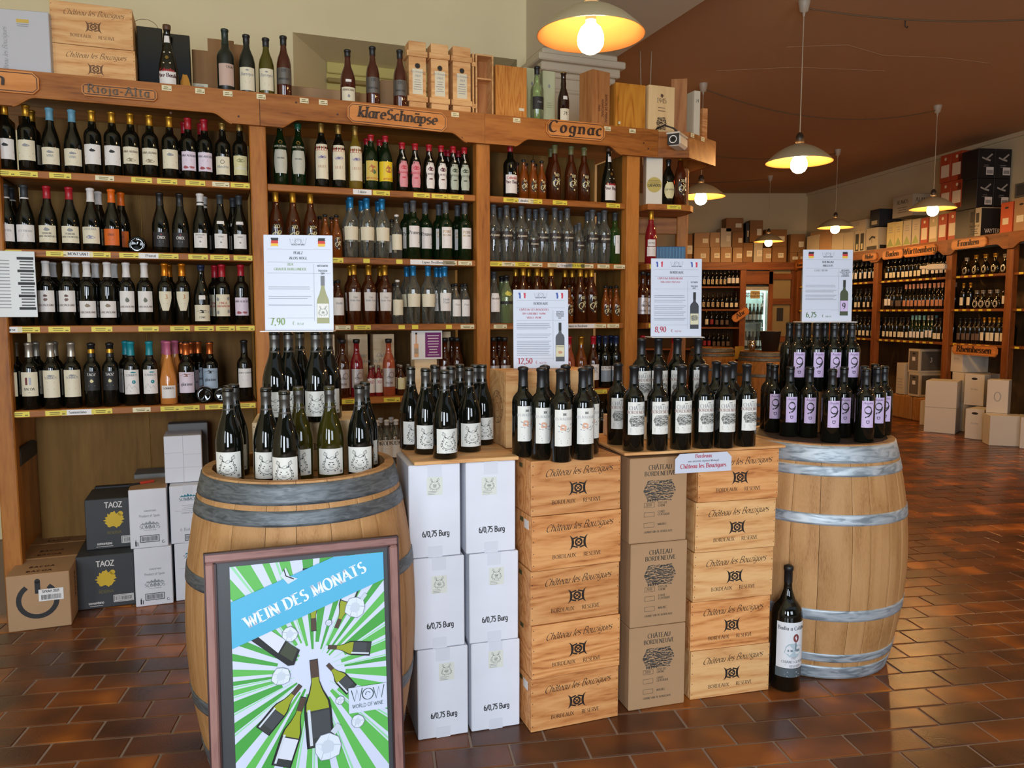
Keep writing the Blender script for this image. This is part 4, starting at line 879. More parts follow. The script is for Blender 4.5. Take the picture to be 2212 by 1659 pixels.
# ------------------------------------------------------------ bottles on the long shelving
DESC = dict(rioja_red='red wine bottle, gold capsule, red ribbon label', rioja_green='red wine bottle, gold capsule, green ribbon label', rioja_blue='sloping bottle with pale blue capsule',
 rioja_tree='red wine bottle, gold capsule, tree label', rioja_pink='red wine bottle, red capsule, pinkish label', rioja_wire='wire-netted bottle with gold-topped label', rioja_map='wire-netted bottle with black-banded map label',
 monts_white='burgundy bottle, black capsule, plain white label', monts_red='burgundy bottle, red capsule, cream label', venta_white='burgundy bottle, white capsule, cream label', orange='burgundy bottle, orange capsule, orange label',
 onix='all-black burgundy bottle with black label', priorat_w='burgundy bottle, white capsule, white label', priorat_d='burgundy bottle with small round neck label', timbres='wine bottle with bright red capsule',
 garciano='bottle, white capsule, high stone-pile label', garciano_low='bottle, white capsule, low white label', garciano_egg='bottle, white capsule, pebble drawing label', three='bottle, amber capsule, wavy cream label',
 bluetop='bottle with navy top and blue-banded label', martin='bottle, red capsule, ornate diamond label', bacoa='bottle, silver capsule, two-bar white label', sommos_w='bottle, silver capsule, tall cream label',
 taoz='bottle, black screw top, black label', sommos_t='bottle, teal capsule, teal-dotted label', rose='orange rosé bottle with pink capsule', glarima='bottle, copper capsule, pinkish landscape label',
 glarima_b='bottle, copper capsule, blue landscape label', lagar='dark bottle with plain white label', noilly='dark green vermouth bottle, gold crest', lillet='dark aperitif bottle, tall cream label', lillet_w='golden aperitif bottle, tall cream label',
 appenz='herb liqueur bottle with picture label', appenz_y='herb liqueur bottle with yellow label', framboise='red-capped liqueur, pink raspberry label', mures='red-capped liqueur, white berry label', cassis='red-capped liqueur, dark green label',
 cognac='tall cognac bottle, dark oval label', cognac_olive='cognac bottle with olive capsule', cognac_s='small amber cognac bottle', poire_b='clear brandy bottle, blue capsule, framed label', poire_w='clear brandy bottle, blue capsule, white label',
 clear_s='small clear spirit bottle, cream label', clear_sb='small clear spirit bottle, black cap', prunes='green bottle, plum brandy label', poire_g='green bottle, golden pear lettering', prune_amber='amber brandy bottle, gold capsule',
 prune_s='small dark brandy bottle, white label', tq_dark='dark spirit bottle, silver label, round stopper', tq_red='bright red spirit bottle, silver label', tq_brandy='orange-red brandy bottle, silver label', mini_red='miniature red liqueur bottle',
 mini_yel='miniature bottle with yellow label', dark_w='dark bottle with white label', grappa='clear grappa bottle, dark gold-edged label', grappa_s='small clear grappa bottle, dark label', green_slim='slim green bottle, narrow label',
 labelled_clear='clear mirabelle bottle, white label', yellow_pear='bottle with a yellow pear label', calvados_red='calvados bottle with red capsule', pere='bulging calvados bottle, ribboned neck', galliano_like='black bottle with yellow oval label',
 cognac_p='red-brown cognac bottle, two-part label', tarquet_p='pink-orange armagnac bottle, red cap', tarquet_o='orange armagnac bottle, gold cap', tarquet_d='dark armagnac bottle, red cap', lustau='dark sherry bottle, white name band', vodka='clear vodka bottle, white label')
SHN = ['top shelf', 'second shelf', 'third shelf', 'fourth shelf', 'floor-level shelf']
BAYN = ['Rioja bay', 'Schnapps bay', 'Cognac bay']
def row(bi, k, items, back=()):
    z = SZ[k] + .0004
    fr = sorted(items, key=lambda q: q[0])
    for i, it in enumerate(fr):
        px, key = it[0], it[1]; dep = it[2] if len(it) > 2 else .065
        s = sS(px, z + .12, dep)
        put(key, S(s, dep, z), AS + (it[3] if len(it) > 3 else .0), '%s, %s from left on %s, %s' % (DESC[key], ORD[i + 1], SHN[k], BAYN[bi]), '%s bottles of the %s' % (SHN[k], BAYN[bi]))
    for i, it in enumerate(sorted(back, key=lambda q: q[0])):
        px, key = it[0], it[1]; dep = it[2] if len(it) > 2 else .165
        s = sS(px, z + .25, dep)
        put(key, S(s, dep, z), AS, '%s, %s of rear row, %s, %s' % (DESC[key], ORD[i + 1], SHN[k], BAYN[bi]), '%s bottles of the %s' % (SHN[k], BAYN[bi]))
row(0, 0, [(-32, 'rioja_red'), (13, 'rioja_red'), (59, 'rioja_green'), (110, 'rioja_blue'), (158, 'rioja_blue'), (201, 'rioja_red'), (244, 'rioja_red'), (284, 'rioja_tree'), (325, 'rioja_tree'), (368, 'rioja_green'),
           (408, 'rioja_pink'), (443, 'rioja_pink'), (482, 'rioja_wire'), (519, 'rioja_map')], [(68, 'rioja_green'), (398, 'rioja_pink'), (434, 'rioja_pink')])
row(0, 1, [(-28, 'monts_white'), (14, 'monts_white'), (55, 'monts_white'), (104, 'monts_red'), (152, 'monts_red'), (198, 'venta_white'), (243, 'orange'), (347, 'onix'), (390, 'onix'), (434, 'priorat_w'), (477, 'priorat_d'), (518, 'priorat_d')],
    [(24, 'monts_white'), (212, 'venta_white'), (261, 'orange'), (440, 'priorat_w'), (503, 'priorat_d')])
row(0, 2, [(52, 'timbres'), (102, 'garciano'), (147, 'garciano'), (190, 'garciano_low'), (234, 'garciano_low'), (275, 'garciano_egg'), (314, 'garciano_egg'), (358, 'three'), (395, 'three'), (436, 'bluetop'), (481, 'martin'), (522, 'rioja_pink')],
    [(114, 'garciano'), (163, 'garciano'), (206, 'garciano_low'), (246, 'garciano_low'), (365, 'three'), (464, 'martin')])
row(0, 3, [(21, 'bacoa'), (66, 'bacoa'), (113, 'sommos_w'), (157, 'sommos_w'), (200, 'taoz'), (240, 'taoz'), (285, 'sommos_t'), (325, 'sommos_t'), (364, 'rose'), (404, 'glarima'), (455, 'glarima_b', .13), (529, 'lagar')],
    [(31, 'bacoa'), (78, 'bacoa'), (118, 'sommos_w'), (272, 'sommos_t'), (356, 'rose'), (378, 'rose'), (392, 'glarima', .2), (413, 'glarima', .2), (428, 'glarima_b', .22)])
row(1, 0, [(606, 'noilly', .10), (645, 'noilly', .10), (695, 'lillet'), (732, 'lillet'), (768, 'lillet_w'), (802, 'appenz'), (833, 'appenz_y'), (869, 'framboise'), (897, 'framboise'), (927, 'mures'), (953, 'mures'), (979, 'cassis'), (1003, 'cassis')],
    [(792, 'appenz'), (820, 'appenz'), (958, 'mures'), (968, 'mures'), (990, 'cassis')])
row(1, 1, [(597, 'cognac'), (634, 'cognac'), (672, 'cognac'), (703, 'cognac_s'), (727, 'cognac_s'), (758, 'poire_b'), (793, 'poire_b'), (826, 'poire_b'), (857, 'clear_s'), (893, 'prunes'), (919, 'prunes', .13), (963, 'poire_g'), (1004, 'poire_g')],
    [(690, 'cognac_s'), (716, 'cognac_s'), (754, 'poire_b'), (781, 'poire_b'), (817, 'poire_b'), (846, 'clear_sb'), (878, 'prunes'), (948, 'poire_g'), (988, 'poire_g')])
row(1, 2, [(705, 'prune_s'), (731, 'prune_s'), (765, 'prune_amber'), (797, 'prune_amber'), (832, 'prune_amber'), (859, 'clear_s'), (893, 'poire_b'), (925, 'poire_b'), (961, 'poire_w'), (985, 'clear_sb'), (1005, 'clear_sb')],
    [(720, 'prune_s'), (757, 'prune_amber'), (821, 'prune_amber'), (851, 'clear_sb'), (879, 'poire_b'), (943, 'poire_w'), (952, 'poire_w'), (978, 'clear_sb'), (998, 'clear_sb')])
row(1, 3, [(741, 'tq_dark', .06), (771, 'tq_red'), (801, 'mini_red'), (818, 'mini_red'), (840, 'tq_brandy'), (866, 'mini_yel'), (961, 'tq_dark', .1), (988, 'tq_dark', .1)], [(736, 'tq_dark', .13), (806, 'mini_red', .12), (860, 'mini_yel', .12), (881, 'mini_yel', .12), (976, 'tq_dark', .19)])
row(1, 4, [(815, 'vodka'), (836, 'vodka'), (856, 'vodka')], [(800, 'vodka'), (822, 'vodka'), (845, 'vodka')])
row(2, 0, [(1102, 'calvados_red'), (1131, 'cognac_s'), (1151, 'cognac_s'), (1170, 'cognac_s'), (1198, 'cognac_olive'), (1233, 'cognac_olive'), (1261, 'cognac_olive'), (1314, 'pere')], [(1117, 'cognac_s'), (1136, 'cognac_s'), (1156, 'cognac_s'), (1190, 'cognac_olive')])
row(2, 1, [(1066, 'grappa'), (1094, 'grappa'), (1126, 'grappa'), (1153, 'grappa_s'), (1171, 'grappa', .1), (1198, 'grappa'), (1225, 'grappa'), (1251, 'grappa_s'), (1279, 'grappa'), (1305, 'grappa'), (1328, 'green_slim')],
    [(1080, 'grappa'), (1109, 'grappa'), (1142, 'grappa'), (1157, 'grappa'), (1178, 'grappa', .22), (1211, 'grappa'), (1244, 'grappa_s'), (1269, 'grappa'), (1294, 'grappa')])
row(2, 2, [(1067, 'labelled_clear'), (1094, 'yellow_pear'), (1130, 'cognac'), (1160, 'cognac'), (1190, 'cognac'), (1229, 'cognac_s'), (1253, 'cognac'), (1277, 'cognac'), (1308, 'cognac_s'), (1331, 'cognac_s')],
    [(1084, 'yellow_pear'), (1114, 'cognac'), (1142, 'cognac'), (1170, 'cognac'), (1220, 'cognac'), (1236, 'cognac'), (1266, 'cognac'), (1319, 'cognac_s')])
row(2, 3, [(1066, 'tq_dark'), (1090, 'tq_dark'), (1229, 'tarquet_p'), (1255, 'tarquet_o'), (1281, 'tarquet_d'), (1307, 'lustau'), (1330, 'lustau')], [(1078, 'tq_dark'), (1294, 'lustau', .15), (1320, 'lustau', .17)])
row(2, 4, [(1300, 'dark_w'), (1322, 'dark_w'), (1343, 'dark_w')], [(1312, 'dark_w')])
# bottles lying on their sides
def lying(P, rz, key, label):
    d = BT[key]; r = link('wine_bottle', d['body'], None, (P[0], P[1], P[2] + d['r'] + .0006), 0); r.rotation_euler = (-math.pi / 2, 0, rz)
    r.rotation_euler = (Matrix.Rotation(rz, 4, 'Z') @ Matrix.Rotation(-math.pi / 2, 4, 'X')).to_euler()
    tag(r, label, 'bottle', 'bottles lying on the shelves')
    for n, me in d['meshes']: link(n, me, r)
    return r
s = sS(294, SZ[1] + .05, .02); lying(S(s, .05, SZ[1]), AS, 'onix', 'dark bottle lying with its base forward beside the orange bottle')
s = sS(442, SZ[3] + .04, .0); lying(S(s, .02, SZ[3]), AS, 'glarima', 'dark bottle lying base forward under the blue landscape label')
s = sS(478, SZ[3] + .04, .0); lying(S(s, .02, SZ[3]), AS - .25, 'garciano', 'second lying bottle, half hidden by the grey screw cap')
# wooden presentation boxes and the info card in the Schnapps bay
def ubox(name, label, cat, px0, px1, z, h, dep, d, m, group=None, yaw=0, deco=None, parent=None, topm=None):
    s0, s1 = sS(px0, z + h / 2, dep), sS(px1, z + h / 2, dep); w = s1 - s0
    t = thing(name, label, cat, S(s0, dep, z + .0004), AS + yaw, group)
    MB().box(0, 0, 0, w, .009, h, m, .0015).build('front_panel', t); MB().box(0, .0095, 0, .008, d, h, m, .001).build('side_panel', t); MB().box(w - .008, .0095, 0, w, d, h, m, .001).build('side_panel', t)
    MB().box(.0085, .0095, h - .008, w - .0085, d, h - .0005, m, .001).build('end_panel', t); MB().box(.0085, d - .008, 0, w - .0085, d, h - .0085, m).build('rear_panel', t)
    if deco:
        mb = MB()
        for polys, mm in deco(w, h): mb.decal(polys, lambda u, v: (w / 2 + u, -.0007, v), mm)
        mb.build('print', t)
    return t, w
burn = lambda w, h: [(text('Château', .022, 0, h * .62, wt=.12, slant=.35, style='script'), m_grey), (text('les Bouzigues', .020, 0, h * .53, wt=.12, slant=.35, style='script'), m_grey), (emblem(0, h * .38, .03), brn)]
for i, (a, b) in enumerate(((704, 724), (752, 795), (807, 852))):
    ubox('presentation_box', ('pale wooden bottle box behind the dark silver-label bottle', 'pale wooden bottle box behind the bright red bottle', 'pale wooden bottle box behind the orange-red brandy bottle')[i], 'box', a, b, SZ[3], .33, .17, .10, M_crateb, 'wooden bottle boxes behind the spirits', deco=burn if i else None)
ubox('presentation_box', 'pale wooden bottle box carrying the purple info card', 'box', 896, 944, SZ[3], .335, .05, .10, M_crateb, 'wooden bottle boxes behind the spirits')
ubox('presentation_box', 'wooden bottle box half hidden behind the purple info card', 'box', 938, 974, SZ[3], .34, .21, .10, M_crateb, 'wooden bottle boxes behind the spirits', deco=burn)
s = sS(889, SZ[3] + .25, .035); s1 = sS(955, SZ[3] + .25, .035); w = s1 - s
ic = tag(link('info_card', None, None, S(s, .032, SZ[3] + .195), AS), 'white card with purple text panel and small bottle picture', 'card')
MB().box(0, 0, 0, w, .002, .155, m_white).build('card', ic)
mb = MB(); fn = lambda u, v: (u, -.0008, v)
mb.decal(rect(w * .44, .01, w * .96, .145), fn, Cm('74206a')); fn = lambda u, v: (u, -.0014, v)
for j in range(8): mb.decal(clines(w * .7, w * .4, .13 - j * .015, 1, 1, .004), fn, lab_w)
mb.decal(rect(w * .08, .012, w * .22, .085), fn, Cm('d8a070')); mb.decal(rect(w * .08, .03, w * .22, .062), fn, lab_c); mb.decal(rect(w * .125, .085, w * .175, .135), fn, Cm('c9a080')); mb.decal(disc(w * .15, .14, w * .035), fn, m_ink)
mb.build('print', ic)
# laminated price list hanging at the very edge
pl = thing('price_list', 'laminated price list in a clear sleeve at the shelf edge', 'sign', S(sS(-12, 1.55, -.03), -.03, 1.40), AS + .06)
MB().box(0, 0, 0, .16, .003, .295, Cm('b9bab4', .3), .001).build('sheet', pl)
mb = MB(); fn = lambda u, v: (u, -.0008, v)
for j in range(17): mb.decal(rect(.10, .26 - j * .014, .152, .266 - j * .014) if j % 4 else rect(.09, .257 - j * .014, .155, .269 - j * .014), fn, m_ink if j % 4 == 0 else Cm('4b4b4b'))
for j in range(15): mb.decal(rect(.01, .25 - j * .015, .06, .254 - j * .015), fn, m_grey)
mb.build('print', pl)
# corner unit contents
cu_z = 2.0605
t = thing('presentation_box', 'tall white bottle carton with a yellow oval, on the corner unit', 'box', (.795, 4.70, cu_z), .05)
MB().box(0, 0, 0, .098, .09, .32, Cm('cfc9b8', .5), .002).build('carton', t)
mb = MB(); fn = lambda u, v: (u, -.0008, v); mb.decal(disc(.049, .115, .045, .045, 22), fn, Cm('b5a252')); mb.decal(disc(.049, .30, .03, .014, 14), fn, Cm('b5a252')); fn = lambda u, v: (u, -.0013, v)
mb.decal(text('CALVADOS', .013, .049, .105, wt=.2, style='sans'), fn, m_ink); mb.decal(clines(.049, .07, .14, 3, .009, .002), fn, brn); mb.build('print', t)
put('galliano_like', (.945, 4.80, cu_z), 0, 'black bottle with yellow oval beside the white carton, corner unit', 'bottles on the corner unit')
put('cognac', (1.015, 4.79, cu_z), .3, 'tall amber bottle at the outer end of the corner unit', 'bottles on the corner unit')
put('cognac_p', (.835, 4.74, 1.7105), 0, 'red-brown cognac bottle above the Château Bordeneuve sign', 'bottles on the corner unit')
put('tq_dark', (.79, 4.73, 1.3605), 0, 'dark spirit bottle left of the Bordeneuve sign', 'bottles on the corner unit', jit=0)
put('tq_dark', (.845, 4.86, 1.3605), 0, 'dark spirit bottle half behind the Bordeneuve sign', 'bottles on the corner unit', jit=0)
for i, (x, k_) in enumerate(((.80, 'tarquet_d'), (.90, 'tarquet_d'), (.99, 'tarquet_p'))): put(k_, (x, 4.76, .9725), 0, ('dark armagnac bottle seen between the two leftmost upper Bordeneuve bottles', 'dark armagnac bottle behind the middle upper Bordeneuve bottles', 'pink-orange armagnac bottle behind the upper Bordeneuve bottles')[i], 'bottles on the corner unit')
t = thing('gift_case', 'blue ribbed case on the corner unit shelf', 'box', (.86, 4.84, 1.7105), .04)
MB().box(0, 0, 0, .21, .12, .115, Cm('2c5f86', .4), .003).build('case', t)
for j in range(10): MB().box(.012 + j * .0195, -.003, .004, .019 + j * .0195, 0, .111, Cm('3f7aa4', .4)).build('rib', t)
# security camera on the corner fascia
cc = thing('security_camera', 'white bullet security camera on the corner fascia', 'camera', (.935, 4.56, 2.40), R(-28))
m_wp = mat('white_plastic', 'cfc8ba', .35)
MB().box(-.038, -.04, -.034, .038, .13, .034, m_wp, .014).build('housing', cc); MB().box(-.041, -.055, .030, .041, .125, .040, m_wp, .004).build('sun_shield', cc)
MB().box(-.034, -.046, -.030, .034, -.0405, .030, m_ink, .012).build('face_plate', cc)
mb = MB(); mb.decal(ring(0, 0, .020, .004, n=20), lambda u, v: (u, -.0475, v), mat('lens_ring', 'e8e8e8', .4)); mb.decal(disc(0, 0, .011), lambda u, v: (u, -.0478, v), mat('lens_glass', '0a0a10', .05)); mb.build('lens', cc)
MB().box(-.012, .05, .036, .012, .13, .06, m_wp, .004).build('bracket', cc)
mb = MB(); mb.tube([(0, .10, .055), (-.03, .06, .085), (-.08, .05, .105), (-.13, .07, .10), (-.17, .10, .07)], .0045, m_ink, 8); mb.build('cable', cc)

# ------------------------------------------------------------ on top of the shelving
TZ = 2.4455
def topbot(px, ytop, key, label, dep=.05):
    s = sS(px, TZ + .2, dep); P = S(s, dep, TZ); return put(key, P, AS, label, 'bottles standing on top of the shelving')
btype('old_pink', 'bx', .345, .040, mat('dusty_glass', '1b1f1a', .35), mat('green_black_wax', '1a2a22', .4), .78, [(Cm('c0a394', .6), .08, .20, .50)], D(('t', 'CASAL', .44, .03, m_ink, .05), ('l', .4, 3, .12)))
btype('old_cream', 'lq', .33, .039, mat('dusty_glass', '1b1f1a', .35), blackf, .87, [(lab_c, .08, .17, .50)], D(('t', 'Barreyre', .38, .045, m_grey, 0, .2), ('b', 0, .46, .03, .015, m_grey), ('l', .3, 2, .08)))
btype('old_olive', 'lq', .325, .037, mat('olive_wine', '4a4412', .12), blackf, .86, [(lab_c, .076, .20, .52)], D(('t', 'Barreyre', .40, .045, m_grey, 0, .2), ('b', 0, .47, .03, .015, m_grey), ('l', .3, 2, .08)))
btype('arm_silver', 'lq', .345, .036, mat('armagnac', '451a0e', .06, spec=.6), blackf, .86, [(mat('pewter', '6e6a66', .4, metal=.6), .085, .30, .53)], D(('t', 'DX', .47, .04, m_ink), ('t', 'ARMAGNAC', .36, .026, m_ink)))
btype('arm_white', 'cg', .315, .039, mat('armagnac', '451a0e'), blackf, .88, [(lab_c, .08, .03, .38), (lab_w, .03, .46, .50)], D(('t', 'ARMAGNAC', .32, .032, brn), ('b', 0, .24, .025, .035, m_grey), ('l', .15, 3, .12)))
btype('pale_pear', 'bx', .345, .037, M_pale, blackf, .86, [(m_ink, .085, .30, .50)], D(('t', 'Poire', .40, .03, m_grey, 0, .3)))
btype('dark_24', 'cg', .33, .034, mat('dark_spirit', '26100a', .06, spec=.6), goldd, .97, [(lab_c, .062, .16, .37), (lab_w, .026, .52, .58)], D(('t', '24', .26, .06, m_ink), ('l', .21, 2, .1)))
topbot(362, 58, 'pere', 'bulging calvados bottle standing before the black gift box on top', .03)
topbot(487, 60, 'old_pink', 'old dusty bottle with pink label before the open carton')
topbot(533, 70, 'old_cream', 'old dark bottle with black wax and cream label, on top')
topbot(575, 73, 'old_olive', 'olive-green bottle with black wax and cream label, on top')
topbot(613, 70, 'arm_silver', 'red-brown armagnac with pewter label beside the olive bottle')
topbot(751, 107, 'arm_white', 'armagnac bottle with large white label above the Schnapps sign')
topbot(805, 95, 'arm_silver', 'red-brown armagnac with pewter label beside the white-labelled armagnac')
topbot(864, 102, 'arm_silver', 'dark armagnac with pewter label beside the banded wooden boxes')
topbot(1160, 130, 'pale_pear', 'pale green spirit bottle with black label above Cognac sign')
topbot(1217, 147, 'dark_24', 'slim dark spirit bottle with small white label above Cognac sign')
def crate(label, loc, rz, w=.33, h=.186, d=.50, m=M_crate, group=None, sticker=False, prt=True, fade=1, name='wine_crate', rear=True):
    t = thing(name, label, 'crate', loc, rz, group); ink = m_inkb if fade else Cm('6e4a2c', .7)
    f = MB().box(0, 0, .0006, w, .012, h - .0006, m, .0015).build('front_panel', t)
    for x in (0, w - .010): MB().box(x, .0125, .0015, x + .010, d - .0125, h - .0015, m, .001).build('side_panel', t)
    MB().box(.0105, .0125, h - .012, w - .0105, d - .0125, h - .0012, m, .001).build('lid', t)
    MB().box(0, d - .012, .0006, w, d, h - .0006, m, .0015).build('rear_panel', t)
    fn = lambda u, v: (w / 2 + u, -.0006, v)
    if prt:
        mb = MB(); k = h / .186
        mb.decal(text('Château les Bouzigues', .0245 * k, 0.008, .134 * k, wt=.105, slant=.45, style='script', wide=.95, rot=.03), fn, ink)
        mb.decal(emblem(0.005, .086 * k, .050 * k), fn, ink)
        mb.decal(text('BORDEAUX', .0135 * k, -.048 * k, .036 * k, wt=.13), fn, ink); mb.decal(text('RESERVE', .0135 * k, .058 * k, .036 * k, wt=.13), fn, ink)
        mb.build('branding', f)
    mb = MB()
    for z in (.02, .06, .10, .14, .17):
        for x in (.006, w - .006): mb.decal(disc(x - w / 2, z * h / .186, .0018, n=6), fn, col('2c2420'))
    nl = mb.build('nails', t); nl['kind'] = 'stuff'
    mb = MB(); mb.box(-.0008, .08, h - .035, 0, .11, h - .02, Cm('4c4a28', .6)); mb.build('handle_slot', t)
    if sticker: MB().box(-.0012, .03, h - .05, -.0002, .07, h - .02, lab_w).build('sticker', t)
    return t
def carton(name, label, loc, rz, w, d, h, m, prints=(), group=None, side=(), tape=None, top=(), cat='carton', flap=False, topm=None):
    t = thing(name, label, cat, loc, rz, group)
    mb = MB(); mb.box(0, 0, .0006, w, d, h - .0004, m, .003); mb.build('carton', t)
    if prints:
        mb = MB()
        for it in prints: mb.decal(it[0], (lambda k: lambda u, v: (w / 2 + u, -.0006 - .0004 * k, v))(it[2] if len(it) > 2 else 0), it[1])
        mb.build('print', t)
    if side:
        mb = MB()
        for it in side: mb.decal(it[0], (lambda k: lambda u, v: (w + .0006 + .0004 * k, d / 2 + u, v))(it[2] if len(it) > 2 else 0), it[1])
        mb.build('side_print', t)
    if top:
        mb = MB()
        for it in top: mb.decal(it[0], lambda u, v: (w / 2 + u, d / 2 + v, h + .0008), it[1])
        mb.build('top_print', t)
    if tape:
        mt = tape if not isinstance(tape, bool) else M_tape
        MB().box(w * .36, -.0005, h * .86, w * .64, -.0001, h, mt).build('tape', t); MB().box(w * .36, -.0005, 0, w * .64, -.0001, h * .12, mt).build('tape', t)
        MB().box(w * .36, 0, h - .0004, w * .64, d, h + .0004, mt).build('tape', t)
    return t
M_tape = mat('clear_tape', 'd0d3dc', .3); M_wbox = mat('white_board', 'd9dbe4', .6, var=.04); M_kraft = mat('kraft_board', 'a98560', .7, var=.06, bscale=40); M_kraftd = mat('kraft_board_dark', '8a6238', .75, var=.06, bscale=40); M_blackb = mat('black_board', '17171a', .5); M_charb = mat('charcoal_board', '35373a', .6)
def tpos(px, dep, z=TZ): return S(sS(px, z + .1, dep), dep, z)
def tw(px0, px1, dep, z=TZ): return sS(px1, z + .1, dep) - sS(px0, z + .1, dep)
cv = [(text('Château les Bouzigues', .020, -.02, .12, 'c', wt=.12, slant=.35, rot=math.pi / 2, style='script'), m_grey), (emblem(-.105, .14, .03), m_ink), (rect(-.13, .02, -.09, .06), Cm('c9b98a')), (rect(.02, .25, .07, .265), Cm('c9a84a')), (clines(.045, .05, .245, 2, .008, .003), m_grey)]
carton('wine_carton', 'white wine carton at the top left end of the shelving', tpos(-55, .02), AS - .12, .30, .30, .305, mat('white_board_warm', 'b9b8bc', .6), cv)
crate('lower pine wine crate on top of the shelving beside the white carton', tpos(112, .02), AS, tw(112, 293, .02), .186, .36, M_crateb if 0 else M_crate2, fade=0)
crate('upper pine wine crate, topmost of the two on the shelving', S(sS(108, TZ + .28, .02), .02, TZ + .187), AS, tw(108, 286, .02), .186, .36, M_crate2, fade=0)
t = thing('gift_box', 'glossy black gift box standing behind the bulging calvados bottle', 'box', tpos(299, .12), AS)
mb = MB(); w = tw(299, 413, .12); mb.box(0, 0, 0, w * .48, .12, .335, mat('gloss_black', '0b0b0d', .12), .003); mb.build('case', t); MB().box(w * .49, -.004, 0, w, .12, .315, mat('gloss_black', '0b0b0d', .12), .003).build('door', t)
mb = MB(); mb.decal(fan(blob(w * .88, .07, .028, .07, .35, 22, random.Random(3))), lambda u, v: (u, -.0048, v), mat('gold_satin', 'b57a2a', .35, metal=.6)); mb.build('ornament', t)
mb = MB(); mb.tube([(w * .15 + .06 * math.cos(R(a)), .05, .335 + .05 * math.sin(R(a))) for a in range(0, 181, 15)], .0012, brn, 5); mb.build('cord', t)
# open brown carton and flat cartons behind
t = carton('wine_carton', 'open brown carton with raised flap behind the dusty bottles', tpos(417, .22), AS, .20, .32, .285, M_kraftd, [(rect(-.10, .02, -.03, .12), lab_c), (clines(-.065, .05, .11, 6, .014, .003), m_grey, 1)])
mb = MB(); mb.box(.075, -.004, .0, .20, -.001, .345, M_kraftd); mb.box(.20, -.004, .0, .26, .0, .33, M_kraftd); mb.build('flap', t)
carton('wine_carton', 'flat brown carton lying behind the shelf rail, upper one', tpos(628, .42, TZ + .10), AS, .38, .25, .11, M_kraft, group='flat cartons behind the rail')
carton('wine_carton', 'flat brown carton lying behind the shelf rail, lower one', tpos(625, .40), AS, .40, .28, .098, M_kraft, group='flat cartons behind the rail')
carton('wine_carton', 'upright brown carton between the two pewter-label bottles', tpos(823, .22), AS, .075, .09, .235, M_kraft)
carton('wine_carton', 'low brown carton left of the first pewter-label bottle of the pair', tpos(778, .25), AS, .06, .09, .16, M_kraft)
# slatted boxes with battens
for i, (a, b, yt) in enumerate(((884, 921, 92), (932, 969, 100), (979, 1017, 106))):
    dep = .04; P = tpos(a, dep); w = tw(a, b, dep); P2 = P; h = .395
    t = thing('banded_wooden_box', ('first', 'second', 'third')[i] + ' of three narrow wooden boxes with battens and paper labels', 'box', P, AS, 'narrow banded wooden boxes')
    MB().box(0, 0, 0, w, .010, h, M_crate2, .001).build('front_panel', t); MB().box(0, .0105, 0, w, .09, h, M_crate2, .002).build('body', t)
    for z in (.085, .315): MB().box(-.006, -.012, z, w + .006, -.0005, z + .028, M_crate2, .002).build('batten', t); MB().box(-.012, -.012, z, -.0005, .09, z + .028, M_crate2, .001).build('batten', t)
    mb = MB(); fn = lambda u, v: (w / 2 + u, -.0012, v); mb.decal(rect(-.028, .125, .028, .255), fn, lab_c)
    fn = lambda u, v: (w / 2 + u, -.0018, v); mb.decal(disc(0, .27, .014), fn, m_ink); mb.decal(ring(0, .27, .012, .002), fn, gold)
    mb.decal(text('Bas Armagnac', .0105, 0, .235, wt=.12, slant=.3) + text('1969', .013, 0, .212, wt=.14, slant=.2), fn, m_grey); mb.decal(clines(0, .045, .20, 5, .012, .003), fn, m_grey); mb.build('label', t)
t = thing('open_wooden_box', 'open narrow wooden box with its lid leaning beside it', 'box', tpos(1028, .04), AS); w = tw(1028, 1066, .04); h = .37
MB().box(0, 0, 0, .008, .10, h, M_crate2).build('side_panel', t); MB().box(w - .008, 0, 0, w, .10, h, M_crate2).build('side_panel', t); MB().box(.0085, 0, h - .008, w - .0085, .10, h, M_crate2).build('end_panel', t)
MB().box(.0085, .09, 0, w - .0085, .10, h - .009, M_crated).build('rear_panel', t); MB().box(.0085, .01, .24, w - .0085, .089, .248, M_crate2).build('rest', t); MB().box(-.018, .0, 0, -.010, .09, h, M_crate2).build('lid', t)
for z in (.08, .30): MB().box(-.024, -.006, z, -.002, -.001, z + .022, M_crate2).build('batten', t)
ubox('wooden_gift_box', 'wide wooden box with bold dark stripes of grain', 'box', 1071, 1138, TZ, .325, .04, .10, M_stripe, deco=lambda w, h: [(rect(.045, .09, .075, .105), lab_c)])
for i, (a, b, h) in enumerate(((1131, 1167, .36), (1173, 1199, .355))):
    t, w = ubox('bottle_carton', ('pale green bottle carton behind the pale spirit bottle', 'pale green bottle carton right of the pale spirit bottle')[i], 'carton', a, b, TZ, h, .14, .08, Cm('b9bb96', .5), 'pale green bottle cartons', deco=lambda w, h: [(blob(0, h * .76, .008, .014, .4, 8, random.Random(3)), m_grey), (clines(0, .035, h * .5, 3, .012, .003), Cm('8a8d68'))])
ubox('wooden_gift_box', 'brown wooden box stamped Armagnac 1949', 'box', 1280, 1324, TZ, .36, .03, .12, M_crated, yaw=R(14), deco=lambda w, h: [(text('BARON DE PIBRAC', .0165, .030, h * .42, wt=.15, style='sans', rot=-math.pi / 2) + text('ARMAGNAC', .0165, .002, h * .42, wt=.15, style='sans', rot=-math.pi / 2) + text('1949', .0165, -.024, h * .42, wt=.15, style='sans', rot=-math.pi / 2), Cm('5c2c1c'))])
